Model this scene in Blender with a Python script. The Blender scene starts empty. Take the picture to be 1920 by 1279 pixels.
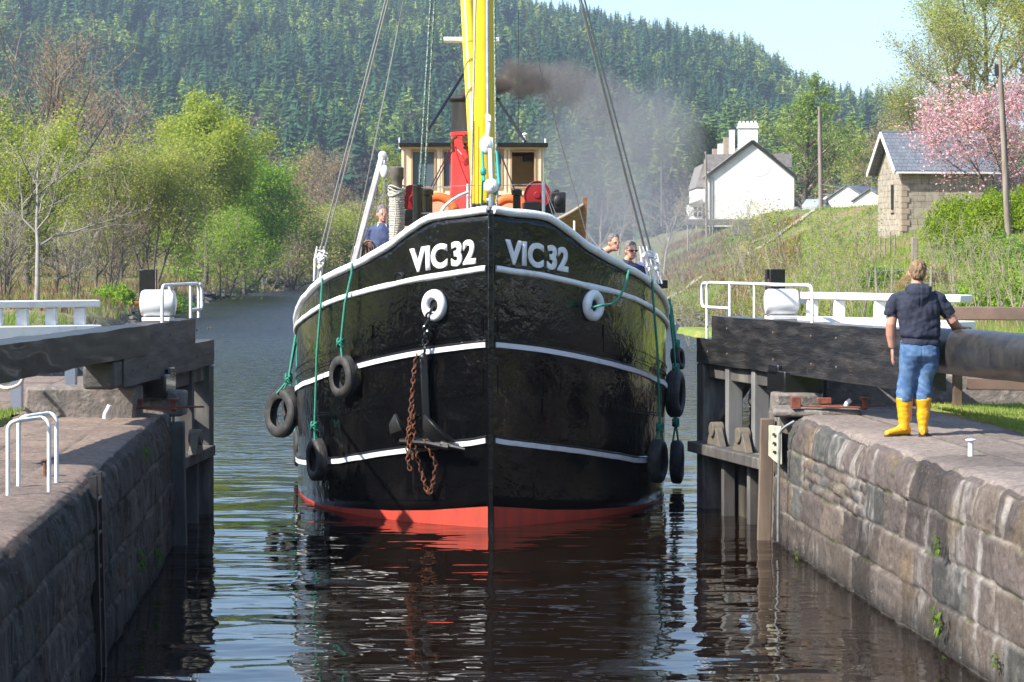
import bpy, bmesh, math, random
import numpy as np
from math import sin, cos, pi, radians, sqrt, exp, atan2
from mathutils import Vector, Matrix, noise as mnoise

# ---------------------------------------------------------------- camera, sky, sun, exposure
scene = bpy.context.scene
C = scene.collection
F = 4350.0; HZ = 488.0; CZ = 3.34            # focal length in photo pixels, horizon row, eye height over the water
cam_d = bpy.data.cameras.new('camera'); cam = bpy.data.objects.new('camera', cam_d); C.objects.link(cam)
cam.location = (0, 0, CZ); cam.rotation_euler = (pi/2, 0, 0)
cam_d.sensor_width = 36; cam_d.lens = 36*F/1920; cam_d.shift_y = (HZ-639.5)/1920
cam_d.clip_start = 0.5; cam_d.clip_end = 9000
cam_d.dof.use_dof = True; cam_d.dof.focus_distance = 29; cam_d.dof.aperture_fstop = 9.0
scene.camera = cam
SUN_DIR = Vector((-0.85, -0.53, 0)).normalized()*cos(radians(42)) + Vector((0, 0, sin(radians(42))))
w = bpy.data.worlds.new("World"); scene.world = w; w.use_nodes = True
nt = w.node_tree; bg = nt.nodes['Background']
sky = nt.nodes.new('ShaderNodeTexSky'); sky.sky_type = 'NISHITA'; sky.sun_disc = False
sky.sun_elevation = radians(42); sky.sun_rotation = atan2(SUN_DIR.x, SUN_DIR.y)
sky.air_density = 1.0; sky.dust_density = 1.1; sky.ozone_density = 3.0; sky.altitude = 0
nt.links.new(sky.outputs[0], bg.inputs[0]); bg.inputs[1].default_value = 0.132
sd = bpy.data.lights.new('sun', 'SUN'); sd.energy = 4.4; sd.angle = radians(0.53); sd.color = (1.0, 0.94, 0.85)
so = bpy.data.objects.new('sun', sd); C.objects.link(so); so.location = (-30, -20, 40)
so.rotation_euler = SUN_DIR.to_track_quat('Z', 'Y').to_euler()
vs = scene.view_settings; vs.view_transform = 'Standard'; vs.look = 'None'; vs.gamma = 1; vs.exposure = 1.12
cy = scene.cycles
cy.use_denoising = True
try: cy.denoiser = 'OPENIMAGEDENOISE'
except Exception: pass
cy.max_bounces = 7; cy.diffuse_bounces = 2; cy.glossy_bounces = 4; cy.transmission_bounces = 4; cy.volume_bounces = 0
cy.transparent_max_bounces = 8; cy.volume_step_rate = 1.0; cy.volume_max_steps = 256; cy.caustics_reflective = False; cy.caustics_refractive = False
cy.use_adaptive_sampling = True; cy.adaptive_threshold = 0.015; cy.sample_clamp_indirect = 4

# ---------------------------------------------------------------- helpers
def P(px, py, Y): return Vector(((px-960)/F*Y, Y, CZ-(py-HZ)/F*Y))
TH = math.atan((960-647)/F)
def L(u, v, z=0): return Vector((u*cos(TH)-v*sin(TH), u*sin(TH)+v*cos(TH), z))
R = random.Random(7)
def U(a, b): return R.uniform(a, b)

def hash2(ix, iy, seed):
    n = (ix.astype(np.int64)*374761393 + iy.astype(np.int64)*668265263 + seed*1274126177) & 0x7fffffff
    n = ((n ^ (n >> 13))*1274126177) & 0x7fffffff
    return ((n ^ (n >> 16)) & 0xffff)/65535.0
def vn(x, y, seed=0):
    ix = np.floor(x); iy = np.floor(y); fx = x-ix; fy = y-iy
    fx = fx*fx*(3-2*fx); fy = fy*fy*(3-2*fy)
    a = hash2(ix, iy, seed); b = hash2(ix+1, iy, seed); c = hash2(ix, iy+1, seed); d = hash2(ix+1, iy+1, seed)
    return (a*(1-fx)+b*fx)*(1-fy)+(c*(1-fx)+d*fx)*fy
def fbm(x, y, seed=0, o=4):
    s = 0; a = .5; t = 0
    for k in range(o):
        s = s+a*vn(x*2**k, y*2**k, seed+k*17); t += a; a *= .5
    return s/t
def n3(p, s=1.0, seed=0): return mnoise.noise(Vector((p[0]*s+seed, p[1]*s+seed*1.7, p[2]*s)))

def tag(o, label=None, cat=None, group=None, kind=None):
    if label: o['label'] = label
    if cat: o['category'] = cat
    if group: o['group'] = group
    if kind: o['kind'] = kind
    return o
def empty(name, loc=(0, 0, 0), rz=0, label=None, cat=None, group=None, kind=None):
    o = bpy.data.objects.new(name, None); C.objects.link(o); o.location = loc; o.rotation_euler = (0, 0, rz)
    o.empty_display_size = .2
    return tag(o, label, cat, group, kind)
def link_mesh(name, me, m=None, parent=None):
    if m is not None and len(me.materials) == 0: me.materials.append(m)
    o = bpy.data.objects.new(name, me); C.objects.link(o)
    if parent is not None: o.parent = parent
    return o
def np_mesh(name, V, Fc, m=None, parent=None, smooth=False, cols=None, n=None):
    """V (N,3) array, Fc (M,k) array of k-gons"""
    me = bpy.data.meshes.new(name); V = np.asarray(V, np.float32); Fc = np.asarray(Fc, np.int32)
    k = Fc.shape[1]; me.vertices.add(len(V)); me.vertices.foreach_set('co', V.ravel())
    me.loops.add(Fc.size); me.loops.foreach_set('vertex_index', Fc.ravel())
    me.polygons.add(len(Fc)); me.polygons.foreach_set('loop_start', np.arange(0, Fc.size, k, dtype=np.int32))
    me.polygons.foreach_set('loop_total', np.full(len(Fc), k, np.int32))
    me.polygons.foreach_set('use_smooth', np.full(len(Fc), smooth, bool))
    me.update(calc_edges=True)
    if cols is not None:
        a = me.color_attributes.new('col', 'FLOAT_COLOR', 'POINT')
        cc = np.ones((len(V), 4), np.float32); cc[:, :3] = cols; a.data.foreach_set('color', cc.ravel())
    return link_mesh(name, me, m, parent)
def grid_faces(nr, nc, flip=False):
    i = np.arange(nr-1)[:, None]*nc+np.arange(nc-1)[None, :]
    f = np.stack([i, i+1, i+nc+1, i+nc], -1).reshape(-1, 4)
    return f[:, ::-1] if flip else f

class MB:
    def __init__(s): s.v = []; s.f = []
    def add(s, vs, fs):
        o = len(s.v); s.v += [Vector(v) for v in vs]; s.f += [[i+o for i in f] for f in fs]; return s
    def box(s, c, d, M=None, taper=None):
        x, y, z = d[0]/2, d[1]/2, d[2]/2
        vs = [Vector((a*x, b*y, e*z)) for e in (-1, 1) for a, b in ((-1, -1), (1, -1), (1, 1), (-1, 1))]
        if taper:
            for v in vs[4:]: v.x *= taper[0]; v.y *= taper[1]
        c = Vector(c)
        if M is not None: vs = [M @ v for v in vs]
        return s.add([c+v for v in vs], [(3, 2, 1, 0), (4, 5, 6, 7), (0, 1, 5, 4), (1, 2, 6, 5), (2, 3, 7, 6), (3, 0, 4, 7)])
    def bar(s, a, b, w, h=None, up=(0, 0, 1)):
        """rectangular bar from a to b; w across, h along up"""
        a = Vector(a); b = Vector(b); d = (b-a); l = d.length; d.normalize(); h = h or w
        upv = Vector(up); x = d.cross(upv)
        if x.length < 1e-4: x = d.cross(Vector((1, 0, 0)))
        x.normalize(); z = x.cross(d).normalized()
        M = Matrix((x, d, z)).transposed()
        return s.box((a+b)/2, (w, l, h), M)
    def tube(s, pts, r, n=8, cap=True, sq=1.0):
        pts = [Vector(p) for p in pts]; m = len(pts)
        rr = r if isinstance(r, (list, tuple)) else [r]*m
        t0 = (pts[1]-pts[0]).normalized(); ref = Vector((0, 0, 1)) if abs(t0.z) < .9 else Vector((1, 0, 0))
        x = t0.cross(ref).normalized(); rings = []
        for i, p in enumerate(pts):
            t = (pts[min(i+1, m-1)]-pts[max(i-1, 0)])
            t = t.normalized() if t.length > 1e-9 else t0
            x = (x-t*x.dot(t)); x = x.normalized() if x.length > 1e-6 else t.orthogonal().normalized()
            y = t.cross(x)
            rings.append([p+x*(rr[i]*cos(2*pi*k/n))+y*(rr[i]*sq*sin(2*pi*k/n)) for k in range(n)])
        vs = [q for g in rings for q in g]; fs = []
        for i in range(m-1):
            for k in range(n):
                k2 = (k+1) % n; fs.append((i*n+k, i*n+k2, (i+1)*n+k2, (i+1)*n+k))
        if cap: fs.append(tuple(range(n))[::-1]); fs.append(tuple((m-1)*n+k for k in range(n)))
        return s.add(vs, fs)
    def lathe(s, prof, n=24, M=None, closed=False):
        """prof list of (r,z) about z axis"""
        vs = []; m = len(prof)
        for r, z in prof:
            for k in range(n): vs.append(Vector((r*cos(2*pi*k/n), r*sin(2*pi*k/n), z)))
        if M is not None: vs = [M @ v for v in vs]
        fs = []
        for i in range(m if closed else m-1):
            j = (i+1) % m
            for k in range(n):
                k2 = (k+1) % n; fs.append((i*n+k, i*n+k2, j*n+k2, j*n+k))
        if not closed:
            if prof[0][0] > 1e-5: fs.append(tuple(range(n))[::-1])
            if prof[-1][0] > 1e-5: fs.append(tuple((m-1)*n+k for k in range(n)))
        return s.add(vs, fs)
    def sph(s, c, r, n=12, M=None):
        r = r if isinstance(r, (tuple, list)) else (r, r, r); c = Vector(c); vs = []; fs = []; m = n//2+1
        for i in range(1, m):
            a = pi*i/m
            for k in range(n):
                v = Vector((r[0]*sin(a)*cos(2*pi*k/n), r[1]*sin(a)*sin(2*pi*k/n), -r[2]*cos(a)))
                vs.append(c+(M @ v if M is not None else v))
        for i in range(m-2):
            for k in range(n):
                k2 = (k+1) % n; fs.append((i*n+k, i*n+k2, (i+1)*n+k2, (i+1)*n+k))
        b = Vector((0, 0, -r[2])); t = Vector((0, 0, r[2]))
        if M is not None: b = M @ b; t = M @ t
        vs += [c+b, c+t]; nb = len(vs)-2
        for k in range(n):
            k2 = (k+1) % n; fs.append((nb, k2, k)); fs.append((nb+1, (m-2)*n+k, (m-2)*n+k2))
        return s.add(vs, fs)
    def prism(s, poly, h0, h1, M=None):
        """poly in xy, extruded z h0..h1"""
        n = len(poly); vs = [Vector((x, y, h0)) for x, y in poly]+[Vector((x, y, h1)) for x, y in poly]
        if M is not None: vs = [M @ v for v in vs]
        fs = [tuple(range(n))[::-1], tuple(range(n, 2*n))]+[(i, (i+1) % n, n+(i+1) % n, n+i) for i in range(n)]
        return s.add(vs, fs)
    def loft(s, rings, cap=True):
        n = len(rings[0]); vs = [q for g in rings for q in g]; fs = []
        for i in range(len(rings)-1):
            for k in range(n):
                k2 = (k+1) % n; fs.append((i*n+k, i*n+k2, (i+1)*n+k2, (i+1)*n+k))
        if cap: fs.append(tuple(range(n))[::-1]); fs.append(tuple((len(rings)-1)*n+k for k in range(n)))
        return s.add(vs, fs)
    def xf(s, M): s.v = [M @ v for v in s.v]; return s
    def jig(s, amp, sc=3, seed=0):
        s.v = [v+Vector((n3(v, sc, seed), n3(v, sc, seed+11), n3(v, sc, seed+23)))*amp for v in s.v]; return s
    def mesh(s, name, smooth=35):
        me = bpy.data.meshes.new(name); me.from_pydata([tuple(v) for v in s.v], [], s.f); me.update()
        bm = bmesh.new(); bm.from_mesh(me); bmesh.ops.recalc_face_normals(bm, faces=bm.faces); bm.to_mesh(me); bm.free()
        if smooth:
            me.polygons.foreach_set('use_smooth', [True]*len(me.polygons))
            me.set_sharp_from_angle(angle=radians(smooth))
        return me
    def build(s, name, m, parent=None, smooth=35, bevel=0, label=None, sub=0):
        o = link_mesh(name, s.mesh(name, smooth), m, parent)
        if sub:
            mo = o.modifiers.new('sub', 'SUBSURF'); mo.levels = mo.render_levels = sub
        if bevel:
            mo = o.modifiers.new('bevel', 'BEVEL'); mo.width = bevel; mo.segments = 2; mo.limit_method = 'ANGLE'; mo.angle_limit = radians(40)
            mo.harden_normals = False
        if label: o['label'] = label
        return o

def copy_tree(o, parent=None):
    c = o.copy(); C.objects.link(c); c.parent = parent
    for ch in list(o.children): copy_tree(ch, c)
    return c

# ---------------------------------------------------------------- materials
def newmat(name):
    m = bpy.data.materials.new(name); m.use_nodes = True; nt = m.node_tree
    return m, nt, nt.nodes['Principled BSDF']
def mixc(nt, fac, a, b, mode='MIX'):
    n = nt.nodes.new('ShaderNodeMix'); n.data_type = 'RGBA'; n.blend_type = mode
    for sock, val in ((n.inputs[0], fac), (n.inputs[6], a), (n.inputs[7], b)):
        if isinstance(val, (int, float)): sock.default_value = val
        elif isinstance(val, tuple): sock.default_value = (*val[:3], 1)
        else: nt.links.new(val, sock)
    return n.outputs[2]
def ramp(nt, src, p0, p1, c0=(0, 0, 0), c1=(1, 1, 1)):
    n = nt.nodes.new('ShaderNodeValToRGB'); n.color_ramp.elements[0].position = p0; n.color_ramp.elements[1].position = p1
    n.color_ramp.elements[0].color = (*c0, 1); n.color_ramp.elements[1].color = (*c1, 1)
    nt.links.new(src, n.inputs[0]); return n.outputs[0]
def ntex(nt, scale, detail=4, coord='Object', stretch=(1, 1, 1), rough=.55, world=False, dist=0):
    if world: g = nt.nodes.new('ShaderNodeNewGeometry').outputs['Position']
    else: g = nt.nodes.new('ShaderNodeTexCoord').outputs[coord]
    mp = nt.nodes.new('ShaderNodeMapping'); mp.inputs['Scale'].default_value = stretch; nt.links.new(g, mp.inputs[0])
    n = nt.nodes.new('ShaderNodeTexNoise'); n.inputs['Scale'].default_value = scale; n.inputs['Detail'].default_value = detail
    n.inputs['Roughness'].default_value = rough; n.inputs['Distortion'].default_value = dist
    nt.links.new(mp.outputs[0], n.inputs['Vector']); return n.outputs['Fac']
def bumpn(nt, b, h, strength=.5, dist=.01, prev=None):
    n = nt.nodes.new('ShaderNodeBump'); n.inputs['Strength'].default_value = strength; n.inputs['Distance'].default_value = dist
    nt.links.new(h, n.inputs['Height'])
    if prev is not None: nt.links.new(prev, n.inputs['Normal'])
    if b is not None: nt.links.new(n.outputs[0], b.inputs['Normal'])
    return n.outputs[0]
def mat(name, col, rough=.6, metal=0, col2=None, ns=6, lo=.4, hi=.65, bump=0, bs=40, bd=.01, coat=0, world=False, stretch=(1, 1, 1), col3=None, ns3=2, lo3=.55, hi3=.7, detail=5, rv=0):
    m, nt, b = newmat(name)
    b.inputs['Roughness'].default_value = rough; b.inputs['Metallic'].default_value = metal
    if coat: b.inputs['Coat Weight'].default_value = coat; b.inputs['Coat Roughness'].default_value = .08
    if col2 is not None:
        f = ramp(nt, ntex(nt, ns, detail, world=world, stretch=stretch), lo, hi)
        c = mixc(nt, f, col, col2)
        if col3 is not None:
            f3 = ramp(nt, ntex(nt, ns3, detail, world=world, stretch=stretch), lo3, hi3); c = mixc(nt, f3, c, col3)
        nt.links.new(c, b.inputs['Base Color'])
    else: b.inputs['Base Color'].default_value = (*col, 1)
    if rv:
        r = nt.nodes.new('ShaderNodeMapRange'); r.inputs[3].default_value = rough-rv; r.inputs[4].default_value = rough+rv
        nt.links.new(ntex(nt, ns*1.7, 4, world=world), r.inputs[0]); nt.links.new(r.outputs[0], b.inputs['Roughness'])
    if bump: bumpn(nt, b, ntex(nt, bs, 4, world=world, stretch=stretch), bump, bd)
    return m
def leafmat(name, c1, c2, trans=.35, attr=False, ns=.6):
    m, nt, b = newmat(name); nt.nodes.remove(b)
    out = nt.nodes['Material Output']
    if attr:
        a = nt.nodes.new('ShaderNodeAttribute'); a.attribute_name = 'col'
        c = mixc(nt, ramp(nt, ntex(nt, ns, 3, world=True), .35, .65), a.outputs['Color'], mixc(nt, 1.0, a.outputs['Color'], c1, 'MULTIPLY'))
    else:
        g = nt.nodes.new('ShaderNodeNewGeometry')
        rr = nt.nodes.new('ShaderNodeValToRGB'); nt.links.new(g.outputs['Random Per Island'], rr.inputs[0])
        rr.color_ramp.elements[0].color = (*c1, 1); rr.color_ramp.elements[1].color = (*c2, 1)
        c = mixc(nt, ramp(nt, ntex(nt, ns, 2), .4, .6, (.75, .75, .75), (1.15, 1.15, 1.15)), (0, 0, 0), rr.outputs[0])
        c = mixc(nt, 1.0, ramp(nt, ntex(nt, ns, 2), .4, .62, (.72, .78, .8), (1.1, 1.05, 1.0)), rr.outputs[0], 'MULTIPLY')
    d = nt.nodes.new('ShaderNodeBsdfDiffuse'); t = nt.nodes.new('ShaderNodeBsdfTranslucent'); mx = nt.nodes.new('ShaderNodeMixShader')
    nt.links.new(c, d.inputs[0]); nt.links.new(c, t.inputs[0]); mx.inputs[0].default_value = trans
    nt.links.new(d.outputs[0], mx.inputs[1]); nt.links.new(t.outputs[0], mx.inputs[2]); nt.links.new(mx.outputs[0], out.inputs[0])
    return m
M = {}
M['white'] = mat('white_paint', (.78, .79, .8), .45, col2=(.62, .61, .57), ns=9, lo=.5, hi=.75, bump=.25, bs=60, bd=.004)
M['white_timber'] = mat('white_timber', (.8, .8, .8), .55, col2=(.6, .57, .52), ns=7, lo=.55, hi=.8, bump=.3, bs=30, bd=.004)
M['black_gloss'] = mat('black_gloss', (.012, .012, .013), .25, coat=.3, bump=.3, bs=25, bd=.006)
M['black'] = mat('black_paint', (.018, .018, .019), .45, col2=(.04, .038, .036), ns=8, bump=.3, bs=50, bd=.004)
M['steel'] = mat('galvanised', (.42, .43, .44), .4, .7, col2=(.3, .3, .3), ns=12)
M['wire'] = mat('wire_rope', (.35, .35, .36), .45, .6)
M['rust'] = mat('rust', (.11, .036, .016), .85, col2=(.19, .07, .03), ns=30, col3=(.05, .025, .015), ns3=12, bump=.5, bs=80, bd=.004)
M['yellow'] = mat('yellow_paint', (.92, .64, .02), .3, coat=.3, col2=(.84, .52, .02), col3=(.55, .34, .06), ns3=9, lo3=.66, hi3=.74, stretch=(1, 1, .4), ns=5, bump=.12, bs=12, bd=.004)
M['red'] = mat('red_paint', (.72, .035, .03), .35, coat=.3, col2=(.6, .03, .025), ns=6)
M['darkred'] = mat('dark_red_paint', (.30, .012, .016), .45, coat=.1)
M['cream'] = mat('cream_paint', (.78, .65, .46), .5, col2=(.70, .58, .41), ns=5)
M['salmon'] = mat('salmon_paint', (.62, .36, .22), .5, col2=(.55, .33, .2), ns=5)
M['orange'] = mat('lifebuoy_orange', (.85, .16, .03), .5)
M['green_rope'] = mat('green_rope', (.02, .2, .13), .7, col2=(.05, .32, .22), ns=60, bump=.8, bs=90, bd=.006)
M['greenwhite_rope'] = mat('greenwhite_rope', (.06, .13, .11), .75, col2=(.38, .45, .42), ns=45, lo=.5, hi=.55)
M['white_rope'] = mat('white_rope', (.6, .58, .52), .8, col2=(.32, .3, .26), ns=60, bump=.6, bs=80, bd=.005)
M['rubber'] = mat('tyre_rubber', (.025, .024, .023), .7, col2=(.06, .055, .05), ns=9, lo=.45, hi=.7, bump=.5, bs=40, bd=.008)
M['glass'] = mat('window_glass', (.09, .13, .16), .06)  # bluish base colour stands in for sky reflected in the panes
M['wood_brown'] = mat('varnished_wood', (.2, .09, .035), .4, col2=(.3, .15, .06), ns=5, stretch=(1, 1, 6))
M['grey_timber'] = mat('grey_timber', (.095, .088, .083), .8, col2=(.05, .046, .044), ns=5, stretch=(1, 1, .25), bump=.5, bs=14, bd=.01, col3=(.2, .19, .16), ns3=3)
M['brown_timber'] = mat('brown_timber', (.14, .09, .065), .75, col2=(.09, .06, .045), ns=4, stretch=(.3, 1, 1), bump=.4, bs=30, bd=.005)
M['skin'] = mat('skin', (.58, .31, .22), .55, col2=(.5, .24, .17), ns=8)
# ---------------------------------------------------------------- terrain
LE = ([20, 30, 45, 80, 120, 167, 240, 345, 540, 700, 1200], [-5, -5.5, -9, -14, -18.5, -22.8, -26.5, -28.6, -39, -60, -300])
RE = ([20, 30, 45, 70, 110, 180, 300, 400, 540, 700, 1200], [4.3, 4.6, 5.2, 6.5, 8.8, 9, 0, -10, -25, -45, -280])
RIDGE = ([-900, 0, 600, 900, 1000, 1080, 1180, 1300, 1400, 1460, 1490, 1540, 1600, 1680, 1760, 1920, 2400, 3200],
         [-60, -50, -15, 26, 50, 66, 88, 106, 124, 160, 186, 206, 222, 240, 256, 300, 360, 420])
def terr(X, Y):
    X = np.asarray(X, float); Y = np.asarray(Y, float)
    le = np.interp(Y, *LE); re = np.interp(Y, *RE)
    wob = (fbm(X*.25+50, Y*.25, 3)-.5)*1.2
    dl = le-X+wob; dr = X-re+wob
    def bank(d, h): return np.where(d < 0, -1.0, -1.0+(1.0+h)*(1-np.exp(-np.maximum(d, 0)/1.1)))
    far = np.clip((Y-32)/12, 0, 1)
    hl = bank(dl, 1.3)+np.clip(dl-6, 0, 60)*.035*far+np.clip(Y-200, 0, 400)*.008*(dl > 0)
    k = np.interp(Y, [40, 60, 85, 124, 230, 400], [0, .02, .14, .33, .38, .2])
    hr = bank(dr, 1.45)+k*np.clip(dr-2.5, 0, 17)+np.clip(dr-19.5, 0, 300)*.05*np.clip((Y-60)/60, 0, 1)
    land = np.maximum(hl, hr)
    land = land+(land > .8)*(fbm(X*.35, Y*.35, 9)-.5)*.5*np.clip((Y-50)/30, 0, 1)
    t = 960+X/Y*F
    rz = (HZ-np.interp(t, *RIDGE))/F
    y0 = np.interp(t, [0, 900, 1300, 1800], [520, 560, 520, 420]); yr = np.interp(t, [0, 1000, 1800], [1750, 1700, 1500])
    q = np.clip((Y-y0)/(yr-y0), 0, 1)
    prof = q*.8+.2*q*q*(3-2*q)
    hill = rz*yr*prof + CZ*q
    hill = np.where(Y > yr, hill*np.clip(1-(Y-yr)/1500, 0, 1)**1.5, hill)
    rough = (fbm(X/170+7, Y/170, 21, 4)-.5)*46*np.sin(pi*np.clip(q, 0, 1))
    hz = hill+rough*np.clip(q*5, 0, 1)
    inside = np.minimum(np.maximum(le-X, -100), np.maximum(X-re, -100))
    return np.where(Y > 700, hz+1.5, np.maximum(land, np.where(land > 0, hz, -1)))
def th(x, y): return float(terr(np.array([x]), np.array([y]))[0])

# ground material : grass / dead bracken / forest floor by noise
m, nt, b = newmat('ground'); b.inputs['Roughness'].default_value = .95
c = mixc(nt, ramp(nt, ntex(nt, .12, 6, world=True), .42, .6), (.1, .14, .028), (.22, .15, .075))
c = mixc(nt, ramp(nt, ntex(nt, 1.7, 5, world=True), .5, .68), c, (.3, .24, .13))
c = mixc(nt, ramp(nt, ntex(nt, .5, 5, world=True), .58, .75), c, (.12, .2, .03))
sx = nt.nodes.new('ShaderNodeSeparateXYZ'); gg = nt.nodes.new('ShaderNodeNewGeometry'); nt.links.new(gg.outputs['Position'], sx.inputs[0])
mr = nt.nodes.new('ShaderNodeMapRange'); mr.inputs[1].default_value = 500; mr.inputs[2].default_value = 620; nt.links.new(sx.outputs[1], mr.inputs[0])
c = mixc(nt, mr.outputs[0], c, (.03, .045, .02))
mr2 = nt.nodes.new('ShaderNodeMapRange'); mr2.inputs[1].default_value = .95; mr2.inputs[2].default_value = .45; nt.links.new(sx.outputs[2], mr2.inputs[0])
c = mixc(nt, mr2.outputs[0], c, mixc(nt, ramp(nt, ntex(nt, 3, 4, world=True), .4, .6), (.03, .028, .024), (.1, .09, .075)))
nt.links.new(c, b.inputs['Base Color']); bumpn(nt, b, ntex(nt, 2.5, 6, world=True), 1, .25)
M['ground'] = m
nr, nc = 300, 330
Ys = 32*(2900/32)**np.linspace(0, 1, nr); Ts = np.linspace(-.42, .42, nc)
GY = np.repeat(Ys[:, None], nc, 1); GX = GY*Ts[None, :]
GZ = terr(GX, GY)
tag(np_mesh('ground', np.stack([GX, GY, GZ], -1).reshape(-1, 3), grid_faces(nr, nc), M['ground'], smooth=True), 'grassy canal banks rising to a wooded hillside', 'ground', kind='structure')

# plain ground behind and beside the camera, below the lock level
mb = MB()
mb.add([(-600, -600, -1.6), (600, -600, -1.6), (600, 60, -1.6), (-600, 60, -1.6)], [(0, 1, 2, 3)])
tag(mb.build('canal_bed', M['ground'], smooth=0), 'brown bed of the canal under the water', 'canal bed', kind='structure')

# valley sides and fields behind the camera (they show in the black hull, the panes and the water)
Vh = []; na, nr2 = 90, 12
for i in range(na):
    a = radians(28)+(2*pi-radians(56))*i/(na-1)
    for j in range(nr2):
        r_ = 45*(560/45)**(j/(nr2-1)); zz = 1.2+(0 if r_ < 90 else (r_-90)**1.05*.17*(.75+.5*float(vn(np.array([i*.35]), np.array([j*.6]), 12)[0]))); Vh.append((r_*sin(a), r_*cos(a), zz))
m, nt, b = newmat('wooded_hills'); b.inputs['Roughness'].default_value = .95
nt.links.new(mixc(nt, ramp(nt, ntex(nt, .03, 6, world=True, rough=.7), .42, .6), (.03, .055, .03), (.10, .13, .04)), b.inputs['Base Color']); bumpn(nt, b, ntex(nt, .15, 5, world=True), 1, 4); M['wooded_hills'] = m
tag(np_mesh('hills', Vh, grid_faces(na, nr2, flip=True), m, smooth=True), 'wooded valley sides around the lock', 'hills', kind='structure')
# ---------------------------------------------------------------- water
m, nt, b = newmat('water'); b.inputs['Base Color'].default_value = (.009, .005, .0028, 1)
b.inputs['Roughness'].default_value = .015; b.inputs['IOR'].default_value = 1.333; b.inputs['Specular IOR Level'].default_value = .5
g = nt.nodes.new('ShaderNodeNewGeometry')
def wnoise(sc, st, det=2, dist=.3):
    return ntex(nt, sc, det, world=True, stretch=st, rough=.5, dist=dist)
n1 = bumpn(nt, None, wnoise(.5, (.8, 1.3, 1), 1), 1, .055)
n2 = bumpn(nt, None, wnoise(1.5, (.7, 1.5, 1), 1, .6), 1, .016, n1)
n3_ = bumpn(nt, None, wnoise(5, (.7, 1.4, 1), 1), 1, .0016, n2)
sx = nt.nodes.new('ShaderNodeSeparateXYZ'); nt.links.new(g.outputs['Position'], sx.inputs[0]); mr = nt.nodes.new('ShaderNodeMapRange'); mr.inputs[1].default_value = 34; mr.inputs[2].default_value = 75; nt.links.new(sx.outputs[1], mr.inputs[0])
rg = nt.nodes.new('ShaderNodeMapRange'); rg.inputs[1].default_value = 36; rg.inputs[2].default_value = 110; rg.inputs[3].default_value = .015; rg.inputs[4].default_value = .34; nt.links.new(sx.outputs[1], rg.inputs[0]); nt.links.new(rg.outputs[0], b.inputs['Roughness'])
ml = nt.nodes.new('ShaderNodeMath'); ml.operation = 'MULTIPLY'; nt.links.new(wnoise(2.2, (.8, 1.2, 1), 3), ml.inputs[0]); nt.links.new(mr.outputs[0], ml.inputs[1])
bumpn(nt, b, ml.outputs[0], 1, .34, n3_)
M['water'] = m
mb = MB(); mb.add([(-700, -300, 0), (700, -300, 0), (700, 900, 0), (-700, 900, 0)], [(0, 1, 2, 3)])
tag(mb.build('water', m, smooth=0), 'dark peaty canal water with gentle ripples', 'water', kind='structure')

# ---------------------------------------------------------------- hill forest (one mass of several thousand conifers)
def conifer(kind, rs):
    """unit-height tree, returns V,F(tri); kind 0 spruce, 1 larch, 2 broadleaf, """
    V = []; Fa = []
    if kind in (0, 1):
        nb = 90 if kind == 0 else 84; wid = .23 if kind == 0 else .31
        for k in range(8):
            a = 2*pi*k/8; V.append((wid*.5*cos(a), wid*.5*sin(a), .08))
        V.append((0, 0, .9))
        for k in range(8): Fa.append((k, (k+1) % 8, 8))
        for i in range(nb):
            t = (i+rs.uniform(-.5, 1.5))/nb; t = min(max(t, .002), .998); z = .05+.93*t**.92; a = rs.uniform(0, 2*pi)
            r = wid*(1-t)**(.85 if kind == 0 else .7)*rs.uniform(.6, 1.25)+.012
            dr = -.35*r if kind == 0 else rs.uniform(-.1, .25)*r
            w_ = r*(.42 if kind == 0 else .5)
            ca, sa = cos(a), sin(a); o = len(V)
            V += [(ca*r*.1, sa*r*.1, z+.03), (ca*r*.6-sa*w_, sa*r*.6+ca*w_, z+dr*.5), (ca*r, sa*r, z+dr), (ca*r*.6+sa*w_, sa*r*.6-ca*w_, z+dr*.5)]
            Fa += [(o, o+1, o+2), (o, o+2, o+3)]
    else:
        for i in range(260):
            a = rs.uniform(0, 2*pi); cz = rs.uniform(-.8, 1); rr = sqrt(1-cz*cz)*rs.uniform(.7, 1.02)
            lob = 1+.22*sin(a*3+i % 3)+.12*sin(cz*7)
            p = Vector((rr*cos(a)*.33*lob, rr*sin(a)*.33*lob, .6+.38*cz*lob)); s = rs.uniform(.022, .055); o = len(V)
            d = Vector((rs.gauss(0, 1), rs.gauss(0, 1), rs.gauss(0, 1))).normalized(); e = d.orthogonal().normalized(); g_ = d.cross(e)
            V += [tuple(p+e*s), tuple(p+g_*s*.8), tuple(p-e*s), tuple(p-g_*s)]
            Fa += [(o, o+1, o+2), (o, o+2, o+3)]
        for k in range(6):
            a = 2*pi*k/6; V.append((.015*cos(a), .015*sin(a), 0))
        V.append((0, 0, .6))
        o = len(V)-7
        for k in range(6): Fa.append((o+k, o+(k+1) % 6, o+6))
    return np.array(V, np.float32), np.array(Fa, np.int32)
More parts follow.
